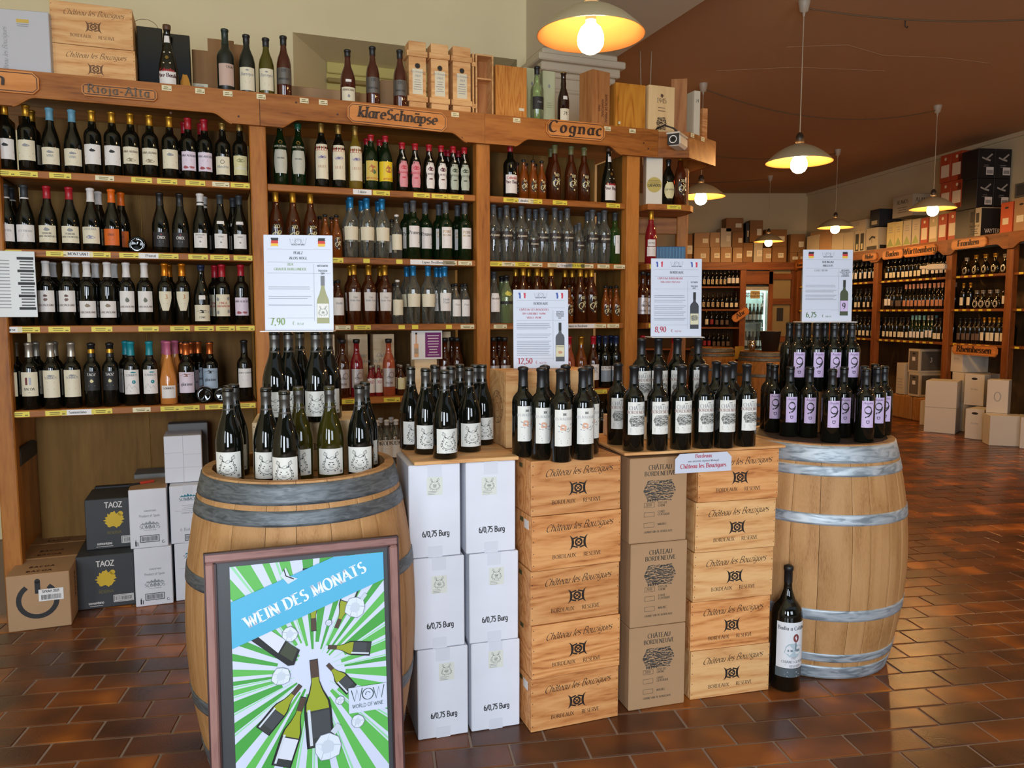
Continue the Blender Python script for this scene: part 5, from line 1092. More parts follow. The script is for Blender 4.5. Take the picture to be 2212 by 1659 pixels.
ubox('wooden_gift_box', 'orange lacquered wooden box with brass hinges', 'box', 1330, 1394, TZ, .305, .04, .12, wood('lacquered_wood', ('8a4a12', 'c07a28', 'd08e34'), 'Z', 1.2, .35, .9, .4), deco=lambda w, h: [(rect(-.085, .06, -.078, .09) + rect(-.085, .2, -.078, .23), gold), (rect(-.08, .07, -.066, .085), lab_c)])
ubox('wooden_gift_box', 'pale plywood box printed 1945 with a small picture', 'box', 1401, 1457, TZ, .31, .03, .12, wood('plywood_pale', ('b58c58', 'cdaa78', 'd8b988'), 'Z', .8, .6, .3, .5), deco=lambda w, h: [(text('1945', .028, 0, h * .68, wt=.13), Cm('5a4330')), (blob(0, h * .82, .014, .014, .5, 12, random.Random(1)), Cm('5a4330')), (clines(0, .06, h * .6, 2, .018, .004), Cm('6a5340')), (engraving(0, h * .3, .07, .075, random.Random(4)), m_inkb)])
ubox('wooden_gift_box', 'tall brown wooden box turned cornerwise behind the plywood box', 'box', 1449, 1478, TZ, .40, .16, .085, M_crated, yaw=R(-28))
ubox('bottle_carton', 'slim white bottle carton at the end of the shelf top', 'carton', 1499, 1512, TZ, .355, .18, .085, Cm('cfc7b0', .5), deco=lambda w, h: [(text('24', .018, 0, h * .8, wt=.15), m_ink)])
ubox('wooden_gift_box', 'orange wooden box edge behind the slim white carton', 'box', 1517, 1528, TZ, .29, .30, .085, M_crate)

# ------------------------------------------------------------ barrels
def barrel(label, loc, rz, m, hoopm, seed, H=.93, rb=.35, rt=.285, nst=24, lift=0, group=None, hoops=((.0, .06), (.08, .126), (.27, .315), (.66, .705), (.872, .918), (.932, .994)), head=True, headz=.90, simple=False):
    rg = random.Random(seed); t = thing('wine_barrel', label, 'barrel', loc, rz, group)
    def rr(z): return rt + (rb - rt) * (1 - ((z - H / 2) / (H / 2)) ** 2)
    nz = 6 if simple else 12; a = 0; ws = [rg.uniform(.7, 1.3) for _ in range(nst)]; tot = sum(ws)
    for k in range(nst):
        da = 2 * math.pi * ws[k] / tot; a0, a1 = a + .0022, a + da - .0022; a += da; vs = []; th = .026
        for j in range(nz + 1):
            z = H * j / nz; r = rr(z)
            for (q, ro) in ((a0, r - .0012), ((a0 * .9 + a1 * .1), r), ((a0 + a1) / 2, r), ((a0 * .1 + a1 * .9), r), (a1, r - .0012), (a1, r - th), (a0, r - th)):
                vs.append((ro * math.cos(q), ro * math.sin(q), z))
        fs = [(j * 7 + i, j * 7 + (i + 1) % 7, (j + 1) * 7 + (i + 1) % 7, (j + 1) * 7 + i) for j in range(nz) for i in range(7)]
        MB().add(vs, fs, m).add(vs[:7], [list(range(7))[::-1]], m).add(vs[-7:], [list(range(7))], m).build('stave', t)
    for i, (f0, f1) in enumerate(hoops):
        z0, z1 = f0 * H + .002, min(f1 * H + .0, H - .004); n = 5
        pr = [(rr(z0 + (z1 - z0) * j / n) + .0016, z0 + (z1 - z0) * j / n) for j in range(n + 1)]
        o = MB(); o.lathe([(pr[0][0] - .002, z0)] + [(r + .0012, z) for r, z in pr] + [(pr[-1][0] - .002, z1)], 64, hoopm, cap=False)
        o.build('hoop', t)
        mb = MB(); 
        for dz in (.3, .7):
            q = math.pi * 1.5 + .35 * i; r = rr(z0) + .004; mb.lathe([(.004, 0), (.003, .003), (0, .004)], 8, hoopm); 
    if head:
        n = 6; hr = rr(headz) - .028
        for k in range(n):
            y0, y1 = -hr + 2 * hr * k / n + .0008, -hr + 2 * hr * (k + 1) / n - .0008
            pts = []
            for y in [y0 + (y1 - y0) * j / 4 for j in range(5)]: pts.append((math.sqrt(max(0, hr * hr - y * y)), y))
            out = pts + [(-x, y) for x, y in reversed(pts)]; out = [p for i, p in enumerate(out) if math.dist(p, out[i - 1]) > 1e-4]
            mb = MB(); mb.extrude(out, lambda u, v, t_: (u, v, t_), headz - .02, headz, m); mb.build('head_board', t)
    return t
def hoopmat(name, c0, c1, c2, scale, rough=.5):
    m, nt, b = newmat(name); N = nt.nodes.new; L = nt.links.new
    tc = N('ShaderNodeTexCoord'); mp = N('ShaderNodeMapping'); mp.inputs['Scale'].default_value = (scale, scale, scale * 5); L(tc.outputs['Object'], mp.inputs[0])
    n = N('ShaderNodeTexNoise'); n.inputs['Scale'].default_value = 2.5; n.inputs['Detail'].default_value = 5; n.inputs['Distortion'].default_value = 1.2; L(mp.outputs[0], n.inputs['Vector'])
    cr = N('ShaderNodeValToRGB'); e = cr.color_ramp.elements; e[0].position = .36; e[0].color = lin(c0); e[1].position = .72; e[1].color = lin(c2); q = e.new(.5); q.color = lin(c1)
    L(n.outputs['Fac'], cr.inputs[0]); L(cr.outputs[0], b.inputs['Base Color']); b.inputs['Roughness'].default_value = rough; b.inputs['Metallic'].default_value = .35
    return m
M_hoopd = hoopmat('dark_galvanised_hoop', '4c5155', '5f6569', '767b80', 7); M_hoopl = hoopmat('zinc_hoop', '7d8890', 'aab4bc', 'c4ccd2', 4)
BL = (-.665, 2.415); BR = (1.270, 3.195)
barrel('oak wine barrel with dark hoops behind the framed poster', (BL[0], BL[1], .0005), 0, M_cask, M_hoopd, 3, H=.95, rb=.352, rt=.288, headz=.905)
barrel('oak wine barrel with pale zinc hoops, bottles marked 9 on top', (BR[0], BR[1], .0005), 1.3, M_cask, M_hoopl, 5, H=.92, rb=.352, rt=.288, headz=.9, nst=22, hoops=((.0, .06), (.08, .12), (.27, .32), (.675, .722), (.872, .915), (.925, .996)))
YB = R(20)
def fput(items, zt, h, key, descf, group, yaw=.33, zb=None, jit=.10):
    for i, it in enumerate(items):
        px, yt = it[0], it[1]; P = atz(px, yt, zt); k = it[2] if len(it) > 2 else key
        put(k, (P[0], P[1], (zb if zb is not None else zt - h)), yaw + (it[3] if len(it) > 3 else 0), descf(i, it), group, jit=jit)
# left barrel
HZ = .9053
cr_ = crate('small pine crate inside the left barrel top under the upper bottles', (-.83, 2.46, HZ), R(14), .36, .165, .24, M_crateb, prt=False)
mb = MB(); mb.decal([[(-u, v) for u, v in p] for p in text('BORDEAUX', .02, 0, .07, wt=.15)], lambda u, v: (.18 + u, -.0007, v), m_inkb); mb.build('branding', cr_)
LB = [(492, 837), (574, 837), (614, 843), (644, 834, 'vogl_light'), (711, 833, 'vogl_light'), (776, 831)]
LBR = [(505, 829), (788, 824)]
fput(LB, HZ + .290, .290, 'vogl', lambda i, it: 'grey-capped Burgundy-shaped bottle, %s from left in front on dark-hooped barrel' % ORD[i + 1], 'leaf-label bottles on the dark-hooped barrel', yaw=.2)
fput(LBR, HZ + .290, .290, 'vogl', lambda i, it: ('grey-capped bottle behind the leftmost bottle on the dark-hooped barrel', 'grey-capped bottle behind the rightmost bottle on the dark-hooped barrel')[i], 'leaf-label bottles on the dark-hooped barrel', yaw=.2)
UB = [(576, 2.40), (607, 2.425), (633, 2.53), (668, 2.42), (696, 2.50)]
uz = HZ + .1655
for i, (px, Y) in enumerate(UB):
    P = atY(px, 712, Y); put('vogl', (P[0], Y + .075, uz), .15, 'grey-capped leaf-label bottle, %s from left directly under the Pfalz sign' % ORD[i + 1], 'leaf-label bottles on the small crate')
# ------------------------------------------------------------ price signs
def flagmap(cx, cy, h, de=True, rg=random.Random(12)):
    out = []
    if de:
        for j, c in enumerate(('1b1b1b', 'c8342c', 'e0b53c')):
            y1 = cy + h / 2 - j * h / 3; y0 = y1 - h / 3; n = 5
            lft = [(cx - h * (.36 + .12 * rg.random()), y1 - (y1 - y0) * k / n) for k in range(n + 1)]; rgt = [(cx + h * (.36 + .12 * rg.random()), y1 - (y1 - y0) * k / n) for k in range(n + 1)]
            out.append((([lft + rgt[::-1]]), Cm(c, .6)))
    else:
        for j, (c, x0, x1) in enumerate((('3a56a0', -.5, -.2), ('d9dbe4', -.2, .2), ('c8344a', .2, .5))):
            n = 6; a = [(cx + h * x0 * 1.1, cy + h * (.42 - .12 * rg.random()))] + [(cx + h * x1 * 1.1, cy + h * (.45 - .1 * rg.random()))]
            b = [(cx + h * (x1 + .06 * rg.random()) * 1.0, cy - h * (.1 + .1 * rg.random())), (cx + h * x1, cy - h * (.45 - .06 * rg.random())), (cx + h * (x0 + .08), cy - h * (.42 - .1 * rg.random())), (cx + h * (x0 + .1), cy)]
            out.append(([a + b], Cm(c, .6)))
    return out
def bot2d(cx, cy, h, w, gl, lb, cap, kind='bx', y0=0):
    sh = .62 if kind == 'bx' else .42
    pr = [(w / 2, 0), (w / 2, sh)] + ([(w * .42, sh + .06), (w * .2, sh + .11), (w * .15, sh + .15)] if kind == 'bx' else [(w * .46, sh + .09), (w * .26, sh + .22), (w * .15, sh + .33)]) + [(w * .15, 1)]
    pr = [(x, y * h if y <= 1 else y) for x, y in pr]
    return [([[(cx - x, cy + y) for x, y in pr] + [(cx + x, cy + y) for x, y in pr[::-1]]], gl), (rect(cx - w * .16, cy + h * .80, cx + w * .16, cy + h * 1.005), cap), (rect(cx - w * .47, cy + h * .12, cx + w * .47, cy + h * .42), lb)]
def sign(label, P, rz, w, h, tilt, lines_, price, pc, hd, right, de, bot, small, tx, par):
    t = thing('price_sign', label, 'sign', P, rz); t.rotation_euler = (tilt, 0, rz)
    MB().box(-w / 2, 0, 0, w / 2, .005, h, mat('sign_board', 'c6cbd8', .4), .001).build('board', t)
    mb = MB(); fn = lambda u, v: (u, -.0007, v); f2 = lambda u, v: (u, -.0012, v)
    mb.decal(logo(0, h * .93, .05), fn, Cm('5a5a60')); mb.decal(text('WORLD OF WINE', .0045, 0, h * .892, wt=.16, style='sans'), fn, Cm('5a5a60'))
    for sx in (-1, 1):
        for p, m in flagmap(sx * w * .34, h * .925, .026, de): mb.decal(p, fn, m)
    for y, x0, x1 in hd: mb.decal(rect(x0 * w, y * h, x1 * w, y * h + .0007), fn, m_grey)
    mb.decal(rect(w * .22, h * .10, w * .22 + .0007, h * tx), fn, m_grey)
    for (s_, y, sz, c, x) in lines_: mb.decal(text(s_, sz, x * w, y * h, wt=.18), fn, c)
    for i, s_ in enumerate(right): mb.decal(text(s_, .0055, w * .35, h * (tx - .03 - i * .026), wt=.15, style='sans'), fn, m_ink)
    rg = random.Random(9)
    for (y, n) in par: mb.decal(lines(-w * .44, w * .19, h * y, n, .0065, .0018, .12, rg), fn, Cm('8e8f98'))
    mb.decal(text(price, .021, -w * .42, h * .06, 'l', wt=.2), fn, pc); mb.decal(text('€', .011, -w * .10, h * .06, 'l', wt=.15), fn, pc); mb.decal(text(small, .006, -w * .045, h * .06, 'l', wt=.15), fn, pc)
    for j, (p, m) in enumerate(bot): mb.decal(p, (lambda k: lambda u, v: (u, -.0007 - .0004 * k, v))(j), m)
    mb.build('print', t); return t
gtxt, rtxt = Cm('7f9a5a'), Cm('b03a4a'); dkg = Cm('4a6b35')
A4w, A4h = .21, .297
P = atz(637, 711, uz + .2905); P = (-.665, 2.44, uz + .2918)
MB().box(-.11, -.02, 0, .11, .06, .0025, m_white).build('rest', tag(link('sign_base', None, None, (P[0], P[1] - .02, P[2] - .0012), .12), 'thin white board lying on bottle caps under the Pfalz sign', 'board'))
bt = bot2d(.073, .022, .148, .038, Cm('87864a', .4), grn_w, Cm('55565a', .4), 'bg'); bt.append((wreath(.073, .062, .032), m_ink))
sign('white Pfalz price sign, German flag maps, above the leaf-label bottles', (P[0], P[1], P[2] + .0018), .12, A4w, A4h, R(-3),
     [('PFALZ', .80, .008, m_ink, 0), ('ALOIS VOGL', .745, .008, m_ink, 0), ('2024', .68, .0075, gtxt, -.12), ('GRAUER BURGUNDER', .63, .008, gtxt, -.12)], '7,90', gtxt,
     ((.85, -.45, .47), (.715, -.45, .47), (.60, -.45, .47), (.13, -.45, .22)), ['WEISSWEIN', '', 'TROCKEN', 'QbA'], True, bt, '(10,53/l)', .70, ((.46, 2), (.36, 2), (.27, 1)))
# ------------------------------------------------------------ white cartons with the board and the grey-capped bottles
vl = wreath
def wb(w, ly, rg, sheen=False):
    dx = rg
    return [(rect(dx - .026, ly - .038, dx + .026, ly + .022), Cm('d4d6cc', .5)), ([[(u, v) for u, v in p] for p in wreath(dx, ly, .040)], Cm('55605a'), 1), (lines(dx - .022, dx + .01, ly - .024, 3, .005, .0014), m_grey, 1), (text('6/0,75 Burg', .0185, .003, .070, wt=.16, style='sans', wide=.86), m_ink)]
wy = R(16.9)
cols2 = (((-.312, 2.469), (-.322, 2.47), (-.334, 2.471)), ((-.137, 2.522), (-.142, 2.522), (-.152, 2.522)))
names2 = (('bottom', 'middle', 'top'), ('bottom', 'middle', 'top'))
for c in (0, 1):
    for k in range(3):
        x, y = cols2[c][k]; ly = ((.235, .225, .245), (.255, .235, .235))[c][k]
        carton('wine_carton', '%s white carton marked 6/0,75 Burg in the %s white stack' % (names2[c][k], ('left', 'right')[c]), (x, y, .0005 + k * .3095), wy, .171, .26, .309, M_wbox, wb(.171, ly, (.012, .0, .0)[k] if c == 0 else (.0, .008, -.006)[k]), 'white cartons marked 6/0,75 Burg', tape=True)
bw = thing('display_board', 'pale wooden board on the white cartons under grey-capped bottles', 'board', (-.315, 2.468, .9300), wy)
MB().box(0, -.004, 0, .352, .27, .012, M_crate2, .002).build('board', bw)
bz = .9425
WBO = [(887, 791), (919, 795), (960, 799, 'vogl'), (1013, 793), (1042, 787)]
WBR = [(939, 788), (974, 790), (993, 786), (1026, 787)]
fput(WBO, bz + .290, .290, 'vogl', lambda i, it: 'grey-capped leaf-label bottle, %s from left in front on the white cartons' % ORD[i + 1], 'leaf-label bottles on the white cartons')
fput(WBR, bz + .290, .290, 'vogl', lambda i, it: 'grey-capped leaf-label bottle, %s from left in rear on the white cartons' % ORD[i + 1], 'leaf-label bottles on the white cartons')
# ------------------------------------------------------------ first crate stack
cy_ = R(19.9)
offs = [(0, 0), (.003, -.002), (-.002, .001), (.002, 0), (-.001, .002)]
lv = ('lowest', 'second lowest', 'middle', 'second highest', 'highest')
for k in range(5):
    crate('%s pine crate of the five-crate stack beside the white cartons' % lv[k], (.064 + offs[k][0], 2.518 + offs[k][1], .0005 + k * .1866), cy_, group='five-crate pine stack beside the white cartons', sticker=k in (0, 3))
zt = .9336
P = S(0, 0, 0)
rc = thing('wine_crate', 'pine crate standing on edge behind the Les Bouzigues bottles', 'crate', (-.022, 2.765, zt + .0004), cy_)
MB().box(0, .0125, 0, .012, .185, .275, M_crate2, .001).build('end_panel', rc); MB().box(.338, .0125, 0, .35, .185, .275, M_crate2, .001).build('end_panel', rc)
MB().box(0, 0, 0, .35, .012, .275, M_crate2, .001).build('side_panel', rc); MB().box(.0125, .0125, .263, .3375, .185, .2745, M_crate2, .001).build('side_panel', rc); MB().box(.0125, .173, 0, .3375, .185, .262, M_crate2).build('side_panel', rc)
mb = MB(); fn = lambda u, v: (-.0008, .095 - u, v)
mb.decal(ring(0, .14, .060, .002) + ring(0, .14, .040, .0015) + ring(0, .14, .016, .001), fn, brn)
for j, ch in enumerate('GRAND VIN DE BORDEAUX'):
    a = math.pi / 2 - j * 2 * math.pi / 22; mb.decal(text(ch, .011, .046 * math.cos(a), .14 + .046 * math.sin(a), wt=.15, rot=a - math.pi / 2), fn, brn)
mb.build('round_brand', rc)
BZ = [(1130, 791), (1170, 793), (1212, 795.5), (1260, 793.5)]
BZR = [(1177, 788), (1222, 787), (1272, 788.5)]
for nm, L_ in (('front', BZ), ('rear', BZR)):
    fput(L_, zt + .3055, .305, 'bouz', lambda i, it: 'black-capped Les Bouzigues bottle, %s from left in the %s row' % (ORD[i + 1], nm), 'Les Bouzigues bottles', yaw=.30 if nm == 'front' else .3, jit=.08)
Psg = atz(1164, 797, zt + .2758)
bt = bot2d(.073, .026, .146, .034, Cm('26262a', .4), Cm('cfc9a8'), m_ink); bt.append((blob(.073, .06, .010, .008, .4, 10, random.Random(1)), Cm('c08a6a'))); bt.append((text('LES BOUZIGUES', .0035, .073, .08, wt=.18), brn))
sign('white Les Bouzigues price sign, French flag maps, on the upright crate', (Psg[0] + .01, Psg[1] + .035, zt + .2764), R(6), A4w, A4h, R(-4),
     [('BORDEAUX', .81, .0085, m_ink, 0), ('CHÂTEAU LES BOUZIGUES', .735, .0075, rtxt, -.12), ('2019 CABERNET FRANC', .685, .007, rtxt, -.12), ('VIEILLE VIGNE', .635, .007, rtxt, -.12)], '12,50', rtxt,
     ((.86, -.44, .44), (.77, -.44, .44), (.61, -.44, .44), (.13, -.44, .22)), ['ROTWEIN', 'BARRIQUE', 'TROCKEN', 'AOC'], False, bt, '(16,67 €/l)', .74, ((.57, 4), (.44, 3), (.35, 4), (.26, 5)))
# ------------------------------------------------------------ kraft cartons and second crate stack
kp = [(text('CHÂTEAU', .0165, .005, .262, wt=.17), Cm('3a342c')), (text('BORDENEUVE', .0155, .005, .240, wt=.17), Cm('3a342c')), (engraving(.003, .186, .125, .075, random.Random(6)), Cm('3f3c38')),
      (frame(-.056, .128, -.016, .145, .001) + frame(-.056, .094, -.016, .111, .001) + frame(-.056, .056, -.016, .073, .001), Cm('3a342c')), (text('2018', .010, -.038, .132, wt=.13), Cm('3a342c')),
      (text('FÛTS DE', .0075, -.002, .139, 'l', wt=.18) + text('CHÊNE', .0075, -.002, .129, 'l', wt=.18) + text('CUVÉE', .0075, -.002, .107, 'l', wt=.18) + text('CLASSIQUE', .0075, -.002, .097, 'l', wt=.18) + text('MALBEC', .0075, -.002, .062, 'l', wt=.18) + text('GRAND VIN DE BORDEAUX', .0072, .0, .036, wt=.17), Cm('3a342c'))]
ky = R(16.3)
for k in range(3):
    carton('wine_carton', '%s kraft Château Bordeneuve carton between the crate stacks' % ('bottom', 'middle', 'top')[k], (.417 + (-.001, 0, -.007)[k], 2.660, .0005 + k * .3050), ky + (0, R(.6), 0)[k], .222, .32, .3045, M_kraft, kp, 'kraft Château Bordeneuve cartons')
y2 = R(14.4)
for k in range(5):
    ox = (.0, -.004, .002, .006, .012)[k]
    crate('%s pine crate of the five-crate stack beside the zinc-hooped barrel' % lv[k], (.655 + ox, 2.742, .0005 + k * .1847), y2, .325, .1844, .42, M_crate2 if k in (0, 2, 3) else M_crate, 'five-crate pine stack beside the zinc-hooped barrel')
db = thing('display_board', 'wide pine board bridging the kraft cartons and second crate stack', 'board', (.350, 2.700, .9243), R(15))
MB().box(.03, -.045, 0, .67, .40, .010, M_crate2, .002).build('board', db)
dz = .9348
sg = thing('name_card', 'white clipped-corner card reading Bordeaux and Château les Bouzigues', 'sign', (.668, 2.680, .9335), R(15))
w, h, c = .218, .068, .018
mb = MB(); mb.extrude([(-w / 2, -h), (w / 2, -h), (w / 2, -c), (w / 2 - c, 0), (-w / 2 + c, 0), (-w / 2, -c)], lambda u, v, t_: (u, t_, v), -.0024, -.001, mat('sign_board', 'c6cbd8', .4)); mb.build('card', sg)
mb = MB(); fn = lambda u, v: (u, -.0030, v)
mb.decal(text('Bordeaux', .0135, 0, -.0165, wt=.18), fn, rtxt); mb.decal(text('von unserem eigenen Weingut', .0078, 0, -.031, wt=.15), fn, Cm('60606a')); mb.decal(text('Château les Bouzigues', .0155, 0, -.052, wt=.2), fn, rtxt)
mb.build('print', sg)
B1 = [(1335, 783), (1370, 788.5), (1422, 788), (1473, 787), (1521, 786), (1568, 786), (1614, 784.5)]
B1R = [(1548, 779), (1583, 780)]
fput(B1, dz + .3015, .3015, 'bord', lambda i, it: 'black-capped Château Bordeneuve bottle, %s from left in front row' % ORD[i + 1], 'Château Bordeneuve bottles', yaw=.35)
fput(B1R, dz + .3015, .3015, 'bord', lambda i, it: ('plain black-capped bottle behind the fifth Bordeneuve bottle', 'plain black-capped bottle behind the sixth Bordeneuve bottle')[i], 'Château Bordeneuve bottles', yaw=.35)
crb = crate('low pine box under the upper Château Bordeneuve bottles', (.405, 2.925, dz), R(15), .47, .085, .16, M_crateb, prt=False)
u0 = dz + .0858
for i, (px, Y) in enumerate(((1386, 3.03), (1422, 3.045), (1463, 3.065), (1508, 3.085))):
    P = atY(px, 760, Y); put('bord', (P[0], Y, u0), .3, 'black-capped Bordeneuve bottle, %s from left directly under the Bordeneuve sign' % ORD[i + 1], 'Château Bordeneuve bottles')
P = atY(1459, 722, 3.05)
MB().box(-.105, -.02, 0, .105, .07, .0025, m_white).build('rest', tag(link('sign_base', None, None, (P[0], 3.03, u0 + .3033), R(8)), 'thin white board lying on bottle caps under the Bordeneuve sign', 'board'))
bt = bot2d(.073, .03, .142, .035, Cm('1d1d20', .4), Cm('cfc9a8'), m_ink); bt.append((engraving(.073, .073, .03, .022, random.Random(2)), Cm('55554f')))
sign('white Bordeneuve price sign, French flag maps, above the Bordeneuve bottles', (P[0], 3.035, u0 + .3063), R(8), .205, A4h + .005, R(-2),
     [('BORDEAUX', .81, .0085, m_ink, 0), ('CHÂTEAU BORDENEUVE', .735, .0075, rtxt, -.12), ('2018 CUVÉE PRESTIGE', .69, .0065, rtxt, -.12)], '8,90', rtxt,
     ((.86, -.44, .44), (.77, -.44, .44), (.61, -.44, .44), (.15, -.44, .22)), ['ROTWEIN', '', 'TROCKEN', 'AOC'], False, bt, '(11,87 €/l)', .72, ((.53, 2), (.47, 2), (.40, 3), (.32, 3), (.24, 2)))
# ------------------------------------------------------------ bottles on the right barrel
hz = .9005
bd = tag(link('barrel_board', None, None, (BR[0], BR[1], hz), 0), 'dark round board inside the zinc-hooped barrel head', 'board')
mb = MB(); mb.lathe([(.262, 0), (.262, .018)], 48, Cm('3a2a1c'), smooth=False); mb.build('board', bd); hz += .0184
NF = [(1674, 787), (1708, 791), (1750, 792), (1799, 796.5), (1824, 792), (1872, 796.5), (1896, 792), (1911, 790)]
NR = [(1664, 784), (1788, 786, 'nine_back'), (1836, 787, 'nine_back'), (1868, 790), (1890, 786)]
BS = []
for nm, L_ in (('front', NF), ('rear', NR)):
    fput(L_, hz + .284, .284, 'nine', lambda i, it: 'screw-capped bottle with lilac 9 label, %s from left, %s row on zinc-hooped barrel' % (ORD[i + 1], nm), 'bottles with lilac 9 labels', yaw=-.1, jit=.1)
crate('dark pine crate hidden among the lilac-label bottles on the barrel', (BR[0] - .115, BR[1] + .02, hz), R(8), .23, .175, .15, M_crated, prt=False)
nz = hz + .1755
for nm, L_, Y in (('front', (1724, 1764, 1801, 1839), 3.235), ('rear', (1705, 1743, 1781, 1820), 3.31)):
    for i, px in enumerate(L_):
        P = atY(px, 740, Y); put('nine' if nm == 'front' or i == 0 else 'nine_back', (P[0], Y, nz), -.1 + (.9 if nm == 'rear' else 0), 'screw-capped bottle, %s in the upper %s row under the Rheingau sign' % (ORD[i + 1], nm), 'bottles with lilac 9 labels')
P = atY(1784, 688, 3.26)
MB().box(-.115, -.03, 0, .115, .07, .0025, m_white).build('rest', tag(link('sign_base', None, None, (P[0], 3.25, nz + .2858), 0), 'thin white board lying on bottle caps under the Rheingau sign', 'board'))
bt = bot2d(.071, .025, .146, .034, Cm('3a421e', .4), lil, Cm('2a2a20')); bt.append((text('9', .025, .071, .052, wt=.18), m_ink))
sign('white Rheingau price sign, German flag maps, above the lilac-label bottles', (P[0], 3.25, nz + .2888), R(2), A4w, A4h, R(-2),
     [('RHEINGAU', .815, .008, m_ink, 0), ('ANGULUS', .765, .008, m_ink, 0), ('CUVEE NEUN', .70, .0075, m_grey, -.14)], '6,75', dkg,
     ((.86, -.44, .46), (.74, -.44, .46), (.63, -.44, .46), (.16, -.44, .22)), ['WEISSWEIN', 'LEICHT MOUSS', 'TROCKEN', 'LANDWEIN'], True, bt, '(9,00 €/l)', .735, ((.51, 2), (.44, 2), (.37, 3), (.31, 1)))
# ------------------------------------------------------------ big bottle on the floor
btype('magnum', 'bx', .475, .0555, M_dark, blackf, .86, [(Cm('d8dade', .5), .125, .20, .57), (Cm('4f5a60', .5), .130, .125, .197)],
      lambda h, r: [(text('Badia a Coltibuono', .030 * h, .012, .51 * h, wt=.16), Cm('3a3c44')), (disc(.012, .445 * h, .012, .016), Cm('7a3a3a')), (fan(blob(.004, .345 * h, .042, .030, .25, 18, random.Random(4))), Cm('a9bac2')), (rect(.008, .34 * h, .014, .41 * h) + rect(-.02, .335 * h, 0, .352 * h) + rect(.014, .335 * h, .03, .355 * h), Cm('72858e')),
                    (text('2007', .018 * h, .004, .275 * h, wt=.15), m_grey), (text('CHIANTI CLASSICO', .020 * h, .010, .243 * h, wt=.15), Cm('5f6068')), (clines(.0, .06, .232 * h, 1, 1, .004), m_grey), (text('RISERVA', .020 * h, .012, .208 * h, wt=.15), Cm('7c7c84')), (clines(0, .06, .17 * h, 3, .008, .002), lab_w)], seg=40)
put('magnum', (1.042, 2.853, .0005), .10, 'large dark magnum bottle standing on the tiles before the zinc-hooped barrel', None, 'magnum_bottle', jit=0)
# ------------------------------------------------------------ framed poster leaning on the left barrel
fw, fh = .507, .80
pf = thing('framed_poster', 'dark-wood framed poster reading Wein des Monats leaning on the barrel', 'poster', (-.775, 1.895, .002), R(19.2))
pf.rotation_euler = (Matrix.Rotation(R(19.2), 4, 'Z') @ Matrix.Rotation(R(-4.6), 4, 'X')).to_euler()
M_fr = wood('frame_wood', ('5c3a34', '8a635c', '9c746c'), 'X', 1.5, .4, .5, 1); M_frz = wood('frame_wood_upright', ('5c3a34', '8a635c', '9c746c'), 'Z', 1.5, .4, .5, 1); M_frd = mat('frame_bead', '35191a', .35)
b_ = .026
for nm, q, m in (('frame_rail', (0, 0, 0, fw, .022, b_), M_fr), ('frame_rail', (0, 0, fh - b_, fw, .022, fh), M_fr), ('frame_stile', (0, 0, b_, b_, .022, fh - b_), M_frz), ('frame_stile', (fw - b_, 0, b_, fw, .022, fh - b_), M_frz)):
    MB().box(*q, m, .005).build(nm, pf)
mb = MB(); i0, i1 = b_ - .001, b_ + .004
for q in ((i0, .004, i0, fw - i0, .02, i1), (i0, .004, fh - i1, fw - i0, .02, fh - i0), (i0, .004, i0, i1, .02, fh - i0), (fw - i1, .004, i0, fw - i0, .02, fh - i0)): mb.box(*q, M_frd)
for q in ((0, -.001, -.0005, .003, .018, fh), (fw - .003, -.001, 0, fw + .0005, .018, fh), (0, -.001, fh - .003, fw, .018, fh + .0005)): mb.box(*q, M_frd)
mb.build('bead', pf)
MB().box(b_, .012, b_, fw - b_, .016, fh - b_, mat('mount_board', '3a3d40', .4)).build('mount', pf)
pw, ph = .402, .62; cx, cz = fw / 2 + .010, fh - .042 - ph / 2
MB().box(cx - pw / 2, .0112, cz - ph / 2, cx + pw / 2, .0118, cz + ph / 2, mat('poster_paper', 'c6cee4', .45)).build('poster_sheet', pf)
mb = MB(); ly = [0]
def layer(polys, m):
    ly[0] += 1; y = .0110 - ly[0] * .00006; mb.decal(polys, lambda u, v: (cx + u, y, cz + v), m)
def edge(a, X, Y, ox, oy):
    dx, dy = math.cos(a), math.sin(a); t_ = 9
    if dx > 1e-9: t_ = min(t_, (X - ox) / dx)
    if dx < -1e-9: t_ = min(t_, (-X - ox) / dx)
    if dy > 1e-9: t_ = min(t_, (Y - oy) / dy)
    if dy < -1e-9: t_ = min(t_, (-Y - oy) / dy)
    return (ox + dx * t_, oy + dy * t_)
ox, oy = .005, .005; rg = random.Random(21); a = 0; gr1, gr2, gr3 = Cm('58b04e', .45), Cm('3f9a3c', .45), Cm('8fd0a0', .45)
X, Y = pw / 2, ph / 2; PA, PB, PGc = [], [], []
def wedge(a0, a1, r0):
    p0 = (ox + r0 * math.cos(a0), oy + r0 * math.sin(a0)); p1 = (ox + r0 * math.cos(a1), oy + r0 * math.sin(a1)); e0, e1 = edge(a0, X, Y, ox, oy), edge(a1, X, Y, ox, oy); q = [p0, e0]
    for c in sorted(((X, Y), (-X, Y), (-X, -Y), (X, -Y)), key=lambda c: math.atan2(c[1] - oy, c[0] - ox) % (2 * math.pi)):
        ac = math.atan2(c[1] - oy, c[0] - ox) % (2 * math.pi)
        if a0 < ac < a1: q.append(c)
    return q + [e1, p1]
while a < 2 * math.pi - .06:
    wd = rg.uniform(.05, .14); a1 = min(a + wd, 2 * math.pi - .001); (PA if rg.random() < .6 else PB).append(wedge(a, a1, rg.uniform(.05, .10)))
    if rg.random() < .5: PGc.append(wedge(a1 + .012, min(a1 + .03, 2 * math.pi - .001), rg.uniform(.05, .09)))
    a = a1 + rg.uniform(.05, .11)
layer(PA, gr1); layer(PB, gr2); layer(PGc, gr3)
